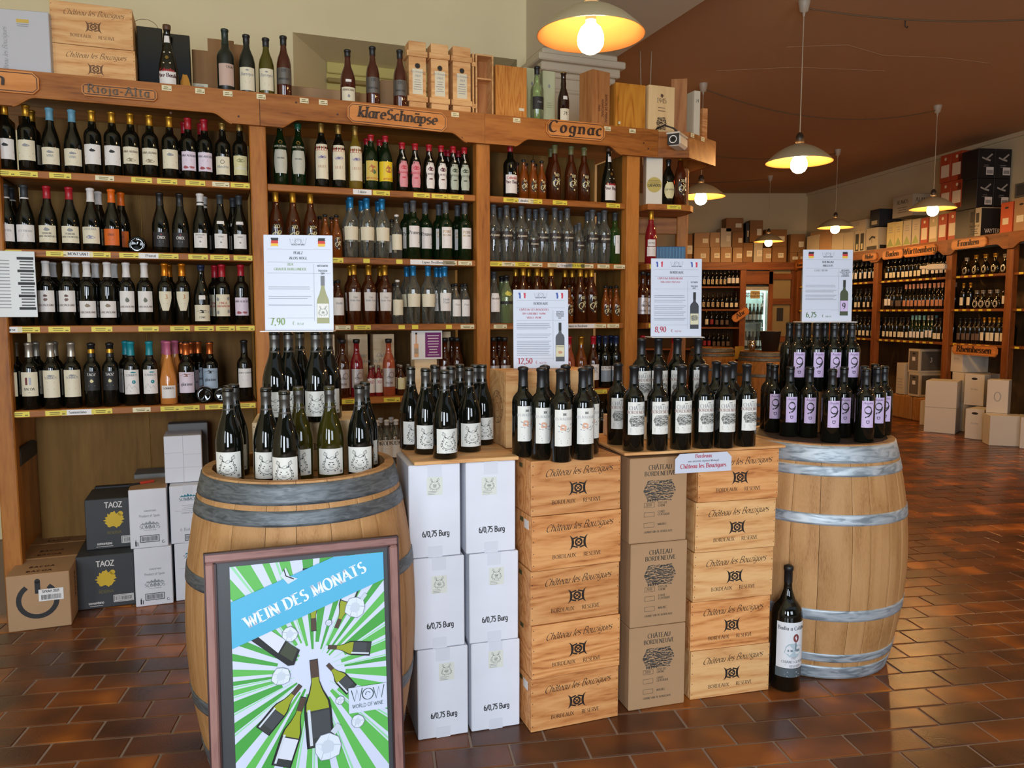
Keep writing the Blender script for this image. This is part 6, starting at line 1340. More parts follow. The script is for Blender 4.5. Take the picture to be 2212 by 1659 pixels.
def crystal(x, y, r, sd):
    g = random.Random(sd); o = [[(x + r * (.85 + .2 * g.random()) * math.cos(2 * math.pi * i / 9), y + r * (.85 + .2 * g.random()) * math.sin(2 * math.pi * i / 9)) for i in range(9)]]
    layer(fan(o), Cm('d3dcec', .3)); p = o[0]; layer(ribbon(p + [p[0]], .0016, 0) + ribbon([p[0], p[4], p[7], p[2], p[6]], .0012, 0), Cm('7d8794', .3))
    layer(fan([[(x + (u - x) * .5, y + (v - y) * .5) for u, v in p]]), Cm('c0cad8', .3))
def pbot(x, y, h, w, ang, lb, kind='bg', gl='8f9a1e', full=False):
    """bottle with its neck tip at x,y, body running towards ang (degrees)"""
    ca, sa = math.cos(R(ang + 90)), math.sin(R(ang + 90))
    def T(P): return [[(x + (u) * ca - (v - h) * sa, y + u * sa + (v - h) * ca) for u, v in p] for p in P]
    B_ = bot2d(0, 0, h, w, Cm('15181c', .4), lb, Cm('4a382e', .4), kind); o = B_[0][0]
    layer(T([[(u * 1.10, v * 1.02 - h * .01) for u, v in o[0]]]), Cm('11141a', .4)); layer(T([[(u * .92, v) for u, v in o[0]]]), Cm(gl, .4))
    layer(T(rect(-w * .46, 0, w * .46, h * .42)), Cm('2f3434', .4)); layer(T(rect(-w * .42, h * .10, w * .46, h * .40)), lb)
    layer(T(rect(-w * .15, h * .80, w * .15, h * 1.0)), Cm('4a382e', .4)); layer(T(rect(-w * .42, h * .02, -w * .3, h * .44)), Cm('c4cdd8', .3))
dl = Cm('3d4247', .4); wl = Cm('cfd4e2', .4)
pbot(.008, .115, .17, .044, 90, dl); pbot(.068, .115, .125, .036, 66, wl); pbot(.045, .065, .115, .036, -10, dl); pbot(.042, .018, .10, .034, -52, dl)
pbot(-.032, -.028, .145, .040, 227, dl); pbot(-.024, -.062, .185, .048, 250, wl); pbot(.005, .035, .235, .066, 273, dl)
# the tilted one with its white label uppermost
layer([[(-.158, .115), (-.128, .148), (-.030, .068), (-.046, .030), (-.062, .030)]], Cm('15181c', .4)); layer([[(-.135, .118), (-.112, .138), (-.066, .100), (-.086, .068)]], wl); layer([[(-.082, .066), (-.062, .096), (-.036, .070), (-.050, .040)]], Cm('3a4230', .4))
for q in ((.120, .165, .030, 1), (-.055, .115, .021, 2), (-.080, .005, .026, 3), (.072, -.085, .012, 5), (.118, -.150, .019, 6), (.035, -.205, .040, 7), (.048, .132, .009, 8)): crystal(*q)
layer(ribbon([(.050, -.17), (.068, -.150)], .016, 0), Cm('c0cad8', .3)); layer(ribbon([(.138, .185), (.150, .200)], .010, 0), Cm('c0cad8', .3))
layer([[(-X, .155), (X, .287), (X, Y - .0), (.06, Y), (-X, .218)]][:0] + [[(-X, .095), (X, .235), (X, Y), (.065, Y), (-X, .218)]], Cm('4aa9cf', .45))
layer(text('WEIN DES MONATS', .0310, -.002, .203, wt=.22, rot=math.atan2(.14, pw) + .02, wide=1.0), Cm('dfe6f4', .45))
layer([[(-.075, .275), (-.06, .295), (-.05, .27), (-.03, .262), (-.055, .25)]], Cm('c9d2e0', .3)); layer(ribbon([(-.065, .29), (-.06, .272), (-.04, .262)], .003, 0), m_ink)
layer(rect(.095, -.125, .20, -.055), mat('poster_paper')); layer([p for dx in (0, .0006, .0012) for p in logo(.147 + dx, -.078, .088)], Cm('2c4a48')); layer(text('WORLD OF WINE', .0095, .147, -.112, wt=.13, style='sans'), Cm('2c4a48'))
mb.build('poster_print', pf)
# ------------------------------------------------------------ cartons on the floor under the shelving
gy = R(20.8)
bk = [(ring(-.004, .135, .075, .021, 125, 415, n=22), m_ink), (rect(-.014, .165, .008, .222) , m_ink), (disc(-.003, .222, .011), m_ink)]
bkl = [(rect(.0, .128, .098, .182), m_white), (barcode(.01, .134, .09, .156), m_ink), (text('SYRAH 2021', .011, .048, .166, wt=.17, style='sans'), m_ink)]
bk3 = [(a, b, 0) for a, b in bk] + [(bkl[0][0], bkl[0][1], 1), (bkl[1][0], bkl[1][1], 2), (bkl[2][0], bkl[2][1], 2)]
tp = [(text('BACOA', .022, 0, -.085, wt=.2, style='sans', track=.2), brn), (text('BACOA', .022, 0, -.02, wt=.2, style='sans', track=.2), brn)]
e_ = (math.cos(gy), math.sin(gy)); n_ = (-math.sin(gy), math.cos(gy))
def gp(P, a=0, b=0, z=.0005): return (P[0] + e_[0] * a + n_[0] * b, P[1] + e_[1] * a + n_[1] * b, z)
BCO = (-2.24, 3.345)
sp_ = [(text('BACOA', .026, 0, .15, wt=.2, style='sans', rot=-math.pi / 2, track=.2), brn)]
for i in range(3):
    carton('wine_carton', ('kraft carton with a large power symbol and barcode sticker', 'kraft carton directly behind the power-symbol carton', 'rearmost kraft carton in the power-symbol row')[i], gp(BCO, .0, .242 * i), gy, .248, .24, (.255, .26, .262)[i], M_kraftd if i else M_kraft, bk3 if i == 0 else (), 'kraft cartons under the Rioja bay', side=sp_ if i == 0 else (), top=tp)
spl = random.Random(14); tz_y = Cm('cdaa26')
def taozp(w=.25):
    return [(text('TAOZ', .026, 0, .205, wt=.16, style='sans'), lab_w), (fan(blob(0, .142, .048, .046, .34, 34, random.Random(31))), tz_y), (rect(.018, .16, .045, .185), tz_y) if 0 else (disc(.03, .172, .012), tz_y), (text('RESERVA', .013, .0, .073, wt=.14, style='sans'), Cm('6f6428')), (rect(.03, .022, .118, .058), m_white), (frame(.033, .025, .115, .055, .002), m_ink, 1), (barcode(.038, .030, .110, .050), m_ink, 1), (text('somontano', .013, -.045, .022, wt=.16, style='sans'), lab_w), (clines(-.045, .08, .014, 1, 1, .002), lab_w)]
TZP = (-2.075, 3.603)
for i, (b, z, lbl) in enumerate(((0, .0005, 'lower charcoal carton with yellow splash, front of its row'), (.262, .0005, 'lower black carton behind the charcoal splash carton'), (.0, .262, 'upper charcoal carton with yellow splash, on black cartons'), )):
    carton('wine_carton', lbl, gp(TZP, .0 if i != 2 else .035, b if i != 2 else .10, z), gy, .25, .26, .2605 if i < 2 else .25, M_charb if i != 1 else M_blackb, taozp() if i != 1 else (), 'charcoal cartons with yellow splash')
carton('wine_carton', 'upper black carton behind the upper charcoal splash carton', gp(TZP, .045, .375, .262), gy, .25, .16, .258, M_blackb)
def mont(cx, cy, w, m):
    o = []
    for dx, hh in ((-.36, .5), (-.18, .75), (0, 1), (.18, .75), (.36, .5)): o.append([(cx + (dx - .14) * w, cy), (cx + dx * w, cy + hh * w * .22), (cx + (dx + .14) * w, cy)])
    return (o, m)
smp = [(text('SOMONTANO', .0075, .008, .178, wt=.15, style='sans'), m_grey), (text('Product of Spain', .0115, .005, .152, wt=.13, style='sans'), m_grey), mont(.005, .115, .085, Cm('8f979c')), (text('SOMMOS', .018, .005, .094, wt=.13), Cm('5f676c')), (clines(.005, .07, .088, 1, 1, .002), m_grey),
       (frame(-.040, .028, .045, .062, .003), m_ink), (barcode(-.034, .034, .039, .056), m_ink), (rect(-.062, .012, -.056, .036) + rect(-.060, .036, -.058, .044) + rect(-.052, .012, -.049, .032), m_ink), (ring(.062, .026, .006, .002, 60, 350), m_ink)]
smt = [mont(.0, .232, .075, Cm('1f7d93')), (text('SOMMOS', .0165, 0, .212, wt=.13), Cm('2a4c5c')), (clines(0, .06, .19, 3, .009, .0018), m_grey), (rect(-.06, .162, .06, .163), m_grey), (text('SOMONTANO', .007, 0, .148, wt=.15, style='sans', track=.2), m_grey), (text('6 Bot x 75cl', .016, .01, .062, wt=.12), m_grey), (frame(-.02, .012, .06, .044, .003), m_ink), (barcode(-.015, .018, .055, .038), m_ink)]
SMP = (-1.817, 3.645); swd = .166
for i, (a, b, z, pr, lbl) in enumerate(((0, 0, .0005, smp, 'lower white carton with grey mountain logo'), (-.012, .0, .289, smp, 'upper white carton with grey mountain logo, brown top'), (swd + .012, .02, .0005, smt, 'lower white carton with teal mountain logo'), (swd, .02, .289, smt, 'upper white carton with teal mountain logo'))):
    carton('wine_carton', lbl, gp(SMP, a, b, z), gy, swd, .26, .288, M_wbox, pr, 'white cartons with mountain logos', tape=i == 3)
    if i == 1: MB().box(.001, .001, .2882, swd - .001, .259, .2895, M_kraft).build('lid', bpy.data.objects[[o.name for o in COL.objects if o.get('label') == lbl][0]])
for j in range(2): carton('wine_carton', ('grey-topped carton behind the white mountain-logo cartons, lower', 'grey-topped carton behind the white mountain-logo cartons, upper')[j], gp(SMP, -.01, .27, .0005 + .30 * j), gy, .36, .16, .299, mat('grey_board', '6a6866', .6))
carton('wine_carton', 'plain white carton topmost behind the mountain-logo stack', gp(SMP, swd - .02, .09, .5785), gy, .172, .19, .235, M_wbox, [(rect(-.001, .0, .001, .235) + rect(-.086, .075, .086, .0765) + rect(-.086, .15, .0, .1515) + rect(0, .14, .086, .1415), Cm('b9b6ba'))])
carton('wine_carton', 'dark-topped carton behind the plain white carton', gp(SMP, swd - .01, .285, .5785), gy, .19, .09, .27, mat('grey_board'))
kn = thing('box_cutter', 'red-handled box cutter lying on the white carton', 'knife', gp(SMP, .03, .12, .5790), gy + .5)
MB().box(.0, -.008, .0, .07, .008, .012, Cm('c23a2a', .4), .003).build('handle', kn); MB().box(-.055, -.006, .001, -.0005, .006, .009, m_ink, .002).build('blade', kn)

# ------------------------------------------------------------ lamps
m_bulb = mat('lit_bulb', (1, .56, .20), .3, emit=240)
m_bulb1 = mat('lit_bulb_near', (1, .64, .30), .3, emit=75)
m_sh_o = mat('shade_enamel', 'a89c7e', .4); m_sh_i = mat('shade_inside', '8c6038', .35); m_sock = mat('bakelite', '2e241c', .4); m_cord = mat('cord_plastic', 'b9a78c', .5); m_can = mat('canopy_plastic', 'b3a795', .45)
def lamp(label, px, py, zc_, z=None, t=None, ceil=CEIL, sock=m_sock, bm=m_bulb, group='pendant lamps with enamel shades'):
    P = atz(px, py, z) if t is None else None
    if t is not None:
        r = ray(px, py); P = (r[0] * t, r[1] * t, CAMH + r[2] * t)
    o = thing('pendant_lamp', label, 'lamp', P, 0, group); R_ = .2175
    pr = [(.030, .118), (.05, .112), (.10, .092), (.15, .062), (.19, .028), (R_, 0), (R_ + .002, -.004), (R_ - .002, -.004), (.187, .026), (.147, .059), (.098, .088), (.05, .107), (.030, .110)]
    mb = MB(); mb.lathe(pr[:7], 48, m_sh_o, cap=False); mb.lathe(pr[6:], 48, m_sh_i, cap=False); mb.build('shade', o)
    MB().lathe([(0, .075), (.016, .07), (.018, .052), (.024, .040), (.040, .026), (.051, .002), (.054, -.022), (.051, -.044), (.038, -.064), (.02, -.074), (0, -.077)], 28, bm).build('bulb', o)
    MB().lathe([(.022, .055), (.022, .125), (.028, .128), (.026, .165), (.018, .185), (.006, .195)], 20, sock).build('socket', o)
    top = ceil - P[2]
    MB().tube([(0, 0, .195), (0, 0, top - .07)], .0035, m_cord, 6).build('cord', o)
    MB().lathe([(.006, top - .10), (.010, top - .075), (.026, top - .07), (.040, top - .005), (.040, top)], 20, m_can).build('ceiling_rose', o)
    return P
LP = {}
LP[0] = lamp('large pendant lamp with glowing bulb hanging closest, before the pilaster', 1276, 74, 0, t=3.16, ceil=3.30, sock=mat('brass_socket', '7a705c', .4), bm=m_bulb1)
LP[1] = lamp('pendant lamp above the zinc-hooped barrel, second largest in view', 1726, 349, 0, t=5.28)
LP[2] = lamp('pendant lamp in front of the stacked black cartons', 2015, 450, 0, t=7.9)
LP[3] = lamp('pendant lamp in the aisle above the Rheingau sign', 1804, 491, 0, t=10.0)
LP[4] = lamp('pendant lamp beside the corner unit with the camera', 1514, 424, 0, t=7.15)
LP[5] = lamp('small distant pendant lamp above the far wall cartons', 1660, 521, 0, t=11.9)
lamp('pendant lamp outside the picture over the right-hand aisle, nearer', 2900, 60, 0, t=4.2) if 0 else None
for X_, Y_, w_ in ((4.55, 5.5, 'beside the second lamp'), (4.6, 2.7, 'nearest the shop window')):
    P_ = proj((X_, Y_, 2.62)); r_ = ray(*P_); lamp('pendant lamp over the right-hand aisle, ' + w_, P_[0], P_[1], 0, t=Y_ / r_[1])
m_wire = mat('ceiling_wire', '6a5238', .6)
def wire(label, A, B, sag, n=14):
    pts = [(A[0] + (B[0] - A[0]) * i / n, A[1] + (B[1] - A[1]) * i / n, CEIL - .045 - sag * 4 * (i / n) * (1 - i / n)) for i in range(n + 1)]
    mb = MB(); mb.tube(pts, .005, m_wire, 6); tag(mb.build('ceiling_wire'), label, 'wire', 'wires between the ceiling lamps')
wire('wire slung between the ceiling roses of the middle lamps', LP[4], LP[2], .17)
wire('wire sagging from the second lamp rose towards the right wall', LP[1], (4.4, 5.2), .12)
wire('wire between the roses of the two farther lamps', (1.6, 9.6), LP[3], .12)
wire('short wire running to the farthest lamp rose', (1.2, 12), LP[5], .07)
t = thing('ceiling_hook', 'small hook in the ceiling between the first two wires', 'hook', (2.55 + .25, 5.75, CEIL - .05)); MB().tube([(0, 0, .05), (0, 0, .01), (.015, 0, 0), (.02, 0, .012)], .004, m_sock, 6).build('hook', t)
# hidden pendant behind the first lamp: only its flex and the rim show beside the wooden boxes
t = thing('hanging_flex', 'two thin white cords hanging beside the pilaster', 'cord', (1.02, 6.4, 2.6)); MB().tube([(0, 0, .89), (.01, 0, .6), (.03, 0, .45), (.02, 0, .3), (.035, 0, 0)], .004, m_cord, 6).build('cord', t); MB().tube([(.09, 0, .89), (.07, 0, 0)], .004, m_cord, 6).build('cord', t)

# ------------------------------------------------------------ far shelving: right-hand run and end wall
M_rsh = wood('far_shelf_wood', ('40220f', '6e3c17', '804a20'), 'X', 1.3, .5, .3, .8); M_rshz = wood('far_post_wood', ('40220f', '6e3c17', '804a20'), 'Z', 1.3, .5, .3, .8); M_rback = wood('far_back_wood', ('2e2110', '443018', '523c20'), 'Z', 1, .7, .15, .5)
RZ = [1.86, 1.465, 1.055]
posts = [('far', .0), (1, 1.12), (2, 2.24), (3, 3.70), (4, 4.66), (5, 6.0)]
post_s = [0.02, sR(1792, 1.5), sR(1891, 1.5), sR(2048, 1.5), sR(2179, 1.5), sR(2179, 1.5) + 1.45]
RBAYN = ['hidden bay', 'Nahe bay', 'Baden bay', 'Franken bay', 'edge bay']
RBAY = []
for i in range(5):
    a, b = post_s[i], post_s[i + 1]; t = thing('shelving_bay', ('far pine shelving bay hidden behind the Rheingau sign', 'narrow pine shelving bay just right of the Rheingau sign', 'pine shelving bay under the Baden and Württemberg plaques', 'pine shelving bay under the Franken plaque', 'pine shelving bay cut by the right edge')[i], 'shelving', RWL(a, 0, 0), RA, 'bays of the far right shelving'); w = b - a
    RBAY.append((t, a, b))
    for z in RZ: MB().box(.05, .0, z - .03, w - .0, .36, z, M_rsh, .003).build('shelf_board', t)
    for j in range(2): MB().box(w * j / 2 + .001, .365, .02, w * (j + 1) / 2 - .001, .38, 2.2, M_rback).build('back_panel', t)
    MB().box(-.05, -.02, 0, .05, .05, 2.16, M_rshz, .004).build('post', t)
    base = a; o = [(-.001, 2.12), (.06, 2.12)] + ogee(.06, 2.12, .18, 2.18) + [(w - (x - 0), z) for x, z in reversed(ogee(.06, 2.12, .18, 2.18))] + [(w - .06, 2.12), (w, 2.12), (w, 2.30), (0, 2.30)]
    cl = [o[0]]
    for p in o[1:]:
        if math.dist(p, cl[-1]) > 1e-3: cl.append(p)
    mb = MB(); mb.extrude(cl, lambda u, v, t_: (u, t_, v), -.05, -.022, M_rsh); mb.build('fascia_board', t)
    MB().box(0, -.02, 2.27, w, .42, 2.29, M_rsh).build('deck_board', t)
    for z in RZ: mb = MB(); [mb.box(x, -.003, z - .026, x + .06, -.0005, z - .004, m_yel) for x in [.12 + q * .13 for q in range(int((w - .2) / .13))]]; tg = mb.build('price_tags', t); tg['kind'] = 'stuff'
def rpl(i, px, txt, z, h, wd, rot=0):
    t, a, b = RBAY[i]; s = sR(px, z, -.05) - a; plaque('name_plaque', t, s, z, wd, h, txt, h * .58, .05, .2, rot, yb=-.051, wide=1.3)
rpl(1, 1880, 'Nahe', 2.20, .10, .34); rpl(2, 1930, 'Baden', 2.20, .12, .44); rpl(2, 1988, 'Württemberg', 2.205, .13, .62); rpl(3, 2094, 'Franken', 2.225, .115, .56)
rpl(3, 2106, 'Rheinhessen', .985, .12, .70); rpl(0, 1731, 'Ruwer', 2.20, .09, .30)
def mini(key, kind, h, r, gm, cap, lab, z0, z1, sy=1.0, extra=None, lw=1.7):
    btype(key, kind, h, r, gm, cap, .82, [(lab, r * lw, z0, z1)] if lab else None, extra, seg=14, sy=sy, one=True)
dim_o = Cm('b5622f'); mini('m_white', 'bx', .30, .037, M_dark, charf, lab_w, .18, .48); mini('m_cream', 'bx', .30, .037, M_dark, blackf, lab_c, .12, .36); mini('m_tall', 'bg', .33, .036, M_dgreen, silv, lab_w, .15, .42)
mini('m_blush', 'bg', .33, .036, M_dark, Cm('c08a70', .4), Cm('b07a58'), .12, .36); mini('m_teal', 'bg', .33, .036, M_dgreen, mat('pale_teal_foil', '6fa6a8', .4), lab_w, .12, .36); mini('m_red', 'bx', .30, .037, M_dark, blackf, redwine, .16, .44); mini('m_plain', 'bx', .30, .037, M_dark, blackf, Cm('5a4a40'), .14, .40)
mini('m_gold', 'bx', .31, .037, M_dark, gold, lab_c, .14, .44); mini('bocks', 'bb', .215, .062, M_dark, silv, None, 0, 0, .5, lambda h, r: [(disc(0, .27 * h, .040, .042, 18), lab_c), (disc(0, .27 * h, .030, .030, 14), lab_w)]); mini('bocks_y', 'bb', .235, .062, M_dark, gold, None, 0, 0, .5, lambda h, r: [(disc(0, .27 * h, .040, .042, 18), lab_y), (disc(0, .27 * h, .028, .028, 14), lab_w)])
mini('m_three', 'bx', .27, .036, M_dark, charf, Cm('d0bd9a'), .14, .44, lw=1.3, extra=lambda h, r: [(text('3', .06, 0, .16 * h, wt=.2), m_ink)])
DR = dict(m_white='dark bottle with white label', m_cream='dark bottle with low cream label', m_tall='tall green bottle with white label', m_blush='tall bottle with copper-pink capsule', m_teal='tall bottle with pale teal capsule', m_red='dark bottle with red label', m_plain='dark bottle with brown label', m_gold='gold-capped bottle with cream label', bocks='squat round flask bottle, white oval', bocks_y='squat round flask bottle, yellow oval', m_three='dark bottle with number three label')
rgb = random.Random(77); REAR = MB()
def rrow(i, k, specs, z, dep0=.05, rear=True):
    t, a, b = RBAY[i]; n = len(specs); s0, s1 = a + .10, b - .09
    for j, key in enumerate(specs):
        s = s0 + (s1 - s0) * (j + .5) / n
        put(key, RWL(s, dep0 + .02 + rgb.uniform(0, .015), z + .0004), RA, '%s, %s from far end on %s, %s' % (DR[key], ORD[j + 1], SHN[k], RBAYN[i]), '%s bottles of the %s' % (SHN[k], RBAYN[i]))
    if rear:
        for j in range(0, n - 1, 2):
            s = s0 + (s1 - s0) * (j + 1) / n; q = BT[specs[j]]['mb']; x, y, zz = RWL(s, dep0 + .17, z + .0004); c_, s_ = math.cos(RA), math.sin(RA); b = len(REAR.v)
            REAR.v += [(x + u * c_ - v * s_, y + u * s_ + v * c_, zz + w) for u, v, w in q.v]
            for f, m, sm in zip(q.f, q.m, q.sm): REAR.f.append([b + e for e in f]); REAR.m.append(REAR.mi(q.mats[m])); REAR.sm.append(sm)
rrow(1, 0, ['m_white'] * 9, RZ[0]); rrow(1, 1, ['m_white'] * 2 + ['m_plain'] * 2 + ['m_cream'] * 5, RZ[1]); rrow(1, 2, ['m_tall'] * 3 + ['m_cream'] * 7, RZ[2])
rrow(2, 0, ['m_cream'] * 9 + ['m_white'] * 6, RZ[0]); rrow(2, 1, ['m_white'] * 2 + ['m_plain'] * 3 + ['m_blush'] * 11, RZ[1]); rrow(2, 2, ['m_cream'] * 7 + ['m_teal'] * 4 + ['m_tall'] * 2 + ['m_cream'] * 3, RZ[2])
rrow(3, 0, ['bocks', 'bocks_y', 'bocks_y', 'bocks_y', 'bocks'], RZ[0], rear=False); rrow(3, 1, ['m_gold', 'm_gold', 'bocks', 'bocks', 'bocks', 'bocks', 'm_white'], RZ[1], rear=False); rrow(3, 2, ['m_plain'] * 5 + ['m_gold'] * 5, RZ[2])
rrow(4, 0, ['m_gold', 'm_white', 'm_white', 'm_white'], RZ[0]); rrow(4, 1, ['bocks', 'm_white', 'm_white'], RZ[1]); rrow(4, 2, ['m_gold', 'm_white', 'm_white', 'm_white'], RZ[2])
t = thing('security_camera', 'small white security camera on the Baden bay fascia', 'camera', RWL(sR(2030, 2.0, -.12), -.16, 1.975), R(35)); MB().box(-.04, -.11, -.035, .04, .11, .035, m_wp, .012).build('housing', t); MB().box(-.02, .09, -.02, .02, .2, .02, m_wp, .006).build('bracket', t)
tag(REAR.build('wine_bottles'), 'rear rows of dark wine bottles on the far right shelving', 'bottles', None, 'stuff')
# boxes on top of the right-hand run: px range of the aisle face, top row, colours
def wbx(lbl, px0, px1, ytop, m, dep=.34, z0=2.2905, prints=None, side=None, din=.02, grp='cartons on top of the far right shelving'):
    s0, s1 = sR(px0, z0 + .1, din), sR(px1, z0 + .1, din); P = RWL(s0, din, z0); Pm = RWL((s0 + s1) / 2, din, z0); h = topz(Pm, ytop) - z0; w = s1 - s0
    carton('wine_carton', lbl, P, RA, w, dep, h, m, prints(w, h) if prints else (), grp, side=side(w, h) if side else ()); return z0 + h
K1, K2, WH, OR, BK, NV = M_kraft, M_kraftd, mat('far_white_board', 'b8ac94', .6), mat('red_orange_board', 'a8401f', .55), mat('black_carton', '141319', .5), mat('navy_board', '20242e', .55)
Lw = lambda w, h: [(rect(-w * .38, h * .18, w * .38, h * .62), Cm('d8c8ae')), (disc(0, h * .84, .02), Cm('e0c8a8'))]
bird = lambda w, h: [(ribbon([(-.06, h * .70), (-.01, h * .64), (.02, h * .70), (.07, h * .82)], .018, 0) + ribbon([(-.01, h * .64), (.05, h * .60)], .02, 0), Cm('a8a49c')), (clines(0, .08, h * .45, 2, .02, .006), Cm('8a8680')), (rect(.0, h * .12, .095, h * .38), lab_w), (barcode(.01, h * .16, .085, h * .28), m_ink, 1)]
txt = lambda s_, c=m_ink, sz=.03: (lambda w, h: [(text(s_, sz, 0, h * .62, wt=.16), c), (clines(0, w * .5, h * .45, 3, .03, .006), c)])
for q in (('pale kraft carton over the Nahe bay, first of the low row', 1742, 1768, 508, WH), ('pale carton over the Nahe bay, second of the low row', 1769, 1795, 507, K1), ('pale carton over the Nahe bay, third of the low row', 1796, 1821, 504, WH), ('pale carton over the Nahe bay, fourth of the low row', 1822, 1843, 501, WH)): wbx(*q)
zt1 = wbx('white carton with long crest lid above the low pale row', 1750, 1800, 475, WH, z0=2.55, din=.1) if 0 else 0
carton('wine_carton', 'long pale carton lying on the low row, plain side out', RWL(sR(1750, 2.6, .04), .04, 2.565), RA, 1.15, .3, .15, K1, group='cartons on top of the far right shelving')
carton('wine_carton', 'long pale carton with crest lying on the low row', RWL(sR(1815, 2.6, .04), .04, 2.565), RA, .66, .3, .20, WH, txt('KRAUTLIER', m_grey, .05)(.66, .2), group='cartons on top of the far right shelving')
wbx('carton with two bottle windows over the Nahe bay', 1845, 1868, 497, WH, prints=lambda w, h: [(rect(-w * .4, .03, -w * .08, h * .85) + rect(w * .08, .03, w * .4, h * .85), m_ink), (rect(-w * .3, .05, -w * .15, h * .4) + rect(w * .15, .05, w * .3, h * .4), lab_y, 1)])
wbx('white carton with black bird figures over the Nahe bay', 1870, 1896, 492, WH, prints=lambda w, h: [(ribbon([(-.06, h * .5), (0, h * .62), (.08, h * .56)], .03, 0) + ribbon([(0, h * .6), (0, h * .35)], .008, 0) + rect(-w * .42, .02, w * .42, h * .22), m_ink)], side=lambda w, h: [(rect(-.14, .03, .14, h * .25), m_ink)])
wbx('navy and white patterned carton stacked above the bird carton', 1879, 1899, 452, NV, z0=2.63, prints=lambda w, h: [(rect(-w * .3, .03, w * .3, h * .35), WH)])
for j, (a, b, yt, m) in enumerate(((1915, 1931, 480, Cm('c8b880')), (1932, 1948, 478, Cm('c8b880')), (1950, 1967, 475, WH), (1969, 1986, 472, WH))):
    wbx(('pale mountain-print carton left of the white pair, Baden bay top', 'pale mountain-print carton second, Baden bay top', 'white wine-glass print carton, first of the pair', 'white wine-glass print carton, second of the pair')[j], a, b, yt, m, prints=lambda w, h: [([[(-w * .45, .03), (0, .14), (w * .45, .03)]], Cm('8f9a5a')), (clines(0, w * .6, h * .8, 3, .03, .008), m_grey)])
for j, (a, b, yt, m) in enumerate(((1988, 2004, 470, OR), (2006, 2024, 467, Cm('b8a680')), (2026, 2044, 462, OR), (2047, 2066, 457, OR))):
    wbx(('red-orange carton with pale panel, farthest of the low orange ones', 'tan carton between the low red-orange ones', 'red-orange carton with pale panel under the lamp', 'red-orange carton at the foot of the black carton stack')[j], a, b, yt, m, prints=Lw)
carton('wine_carton', 'white carton printed Alamos above the pale cartons', RWL(sR(1928, 2.8, .06), .06, 2.70), RA, .42, .32, .28, Cm('a89f8c'), txt('ALAMOS', m_ink, .05)(.42, .28), group='cartons on top of the far right shelving', side=[(text('ALAMOS', .05, 0, .18, wt=.15), m_ink)])
for lv_ in range(2):
    z0 = 2.675 + lv_ * .335
    for j, px in enumerate((2030, 2054)):
        carton('wine_carton', '%s carton with black end of the tall stack, %s' % (('red-orange', 'red-sided')[j], ('lower tier', 'upper tier')[lv_]), RWL(sR(px, z0 + .1, 0), 0, z0), RA, .185, .42, .333, OR, Lw(.185, .333), group='tall stack of black cartons', side=())
        r_ = [o for o in COL.objects if o.name.startswith('wine_carton')][-1]
for lv_ in range(3):
    z0 = 2.29 + .003 + lv_ * .34
    s_ = sR(2070, 2.6, .05)
    for j in range(2):
        P = RWL(s_ + .02, .0 + j * .215, z0)
        carton('wine_carton', 'black carton with bird emblem, %s tier, %s of the pair' % (('bottom', 'middle', 'top')[lv_], ('aisle side', 'wall side')[j]), P, RA, .33, .21, .338, BK, (), 'tall stack of black cartons', side=bird(.21, .338))
carton('wine_carton', 'white and black carton with bottle pictures beside the black stack', RWL(sR(2092, 2.5, .0), .0, 2.2905), RA, .20, .30, .34, WH, [(rect(-.07, .18, -.02, .30) + rect(.02, .17, .07, .28), m_ink), (text('THIS WAY UP', .022, 0, .12, wt=.18, style='sans'), m_ink), (clines(0, .14, .1, 3, .025, .008), m_ink)], 'cartons on top of the far right shelving', side=[(rect(-.148, .01, .148, .33), m_ink), (text('VAYTER', .045, 0, .05, wt=.16, style='sans'), lab_w, 1)])
wbx('pale carton with small picture left of the bottle-picture carton', 2072, 2084, 488, WH); 
for j, (a, b, yt, m) in enumerate(((2160, 2186, 436, mat('bright_orange_board', 'c04a1c', .55)), (2189, 2220, 427, K1))):
    wbx(('bright red-orange carton with hand hole near the right edge', 'kraft carton at the right edge on top of the shelving')[j], a, b, yt, m, prints=lambda w, h: [(disc(0, h * .82, .03, .012), m_ink), (rect(-w * .3, h * .3, w * .2, h * .5), lab_c)])
t = thing('ventilation_grille', 'small grey grille on the right wall behind the cartons', 'grille', RWL(sR(2190, 2.85, .40), .415, 2.74), RA)
MB().box(0, 0, 0, .6, .02, .16, Cm('6f6a5c')).build('frame', t)
for j in range(4): MB().box(.03 + j * .145, -.004, .02, .15 + j * .145, -.0005, .14, Cm('4f4c44')).build('pane', t)
# ------------------------------------------------------------ end wall
FY = 13.30
def FX(px, z, y=FY): return bis(lambda x: (x, y, z), px, -2, 7)
xa, xb, xc, xd = 1.9, FX(1605, 1.6), FX(1665, 1.6), FX(1716, 1.6)
fw_ = thing('shelving_bay', 'pine shelving on the end wall left of the fridge', 'shelving', (xa, FY, 0))
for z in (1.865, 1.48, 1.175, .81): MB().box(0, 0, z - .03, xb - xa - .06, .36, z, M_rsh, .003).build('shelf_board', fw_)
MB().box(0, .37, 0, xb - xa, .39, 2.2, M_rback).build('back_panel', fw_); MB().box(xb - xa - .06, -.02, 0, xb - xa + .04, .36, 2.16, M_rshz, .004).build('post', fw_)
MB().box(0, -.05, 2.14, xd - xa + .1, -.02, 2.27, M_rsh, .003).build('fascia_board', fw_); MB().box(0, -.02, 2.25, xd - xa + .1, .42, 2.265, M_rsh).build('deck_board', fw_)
plaque('name_plaque', fw_, FX(1597, 1.38) - xa, 1.385, .32, .13, 'Ahr', .075, .1, .22, rot=R(35), yb=-.06)
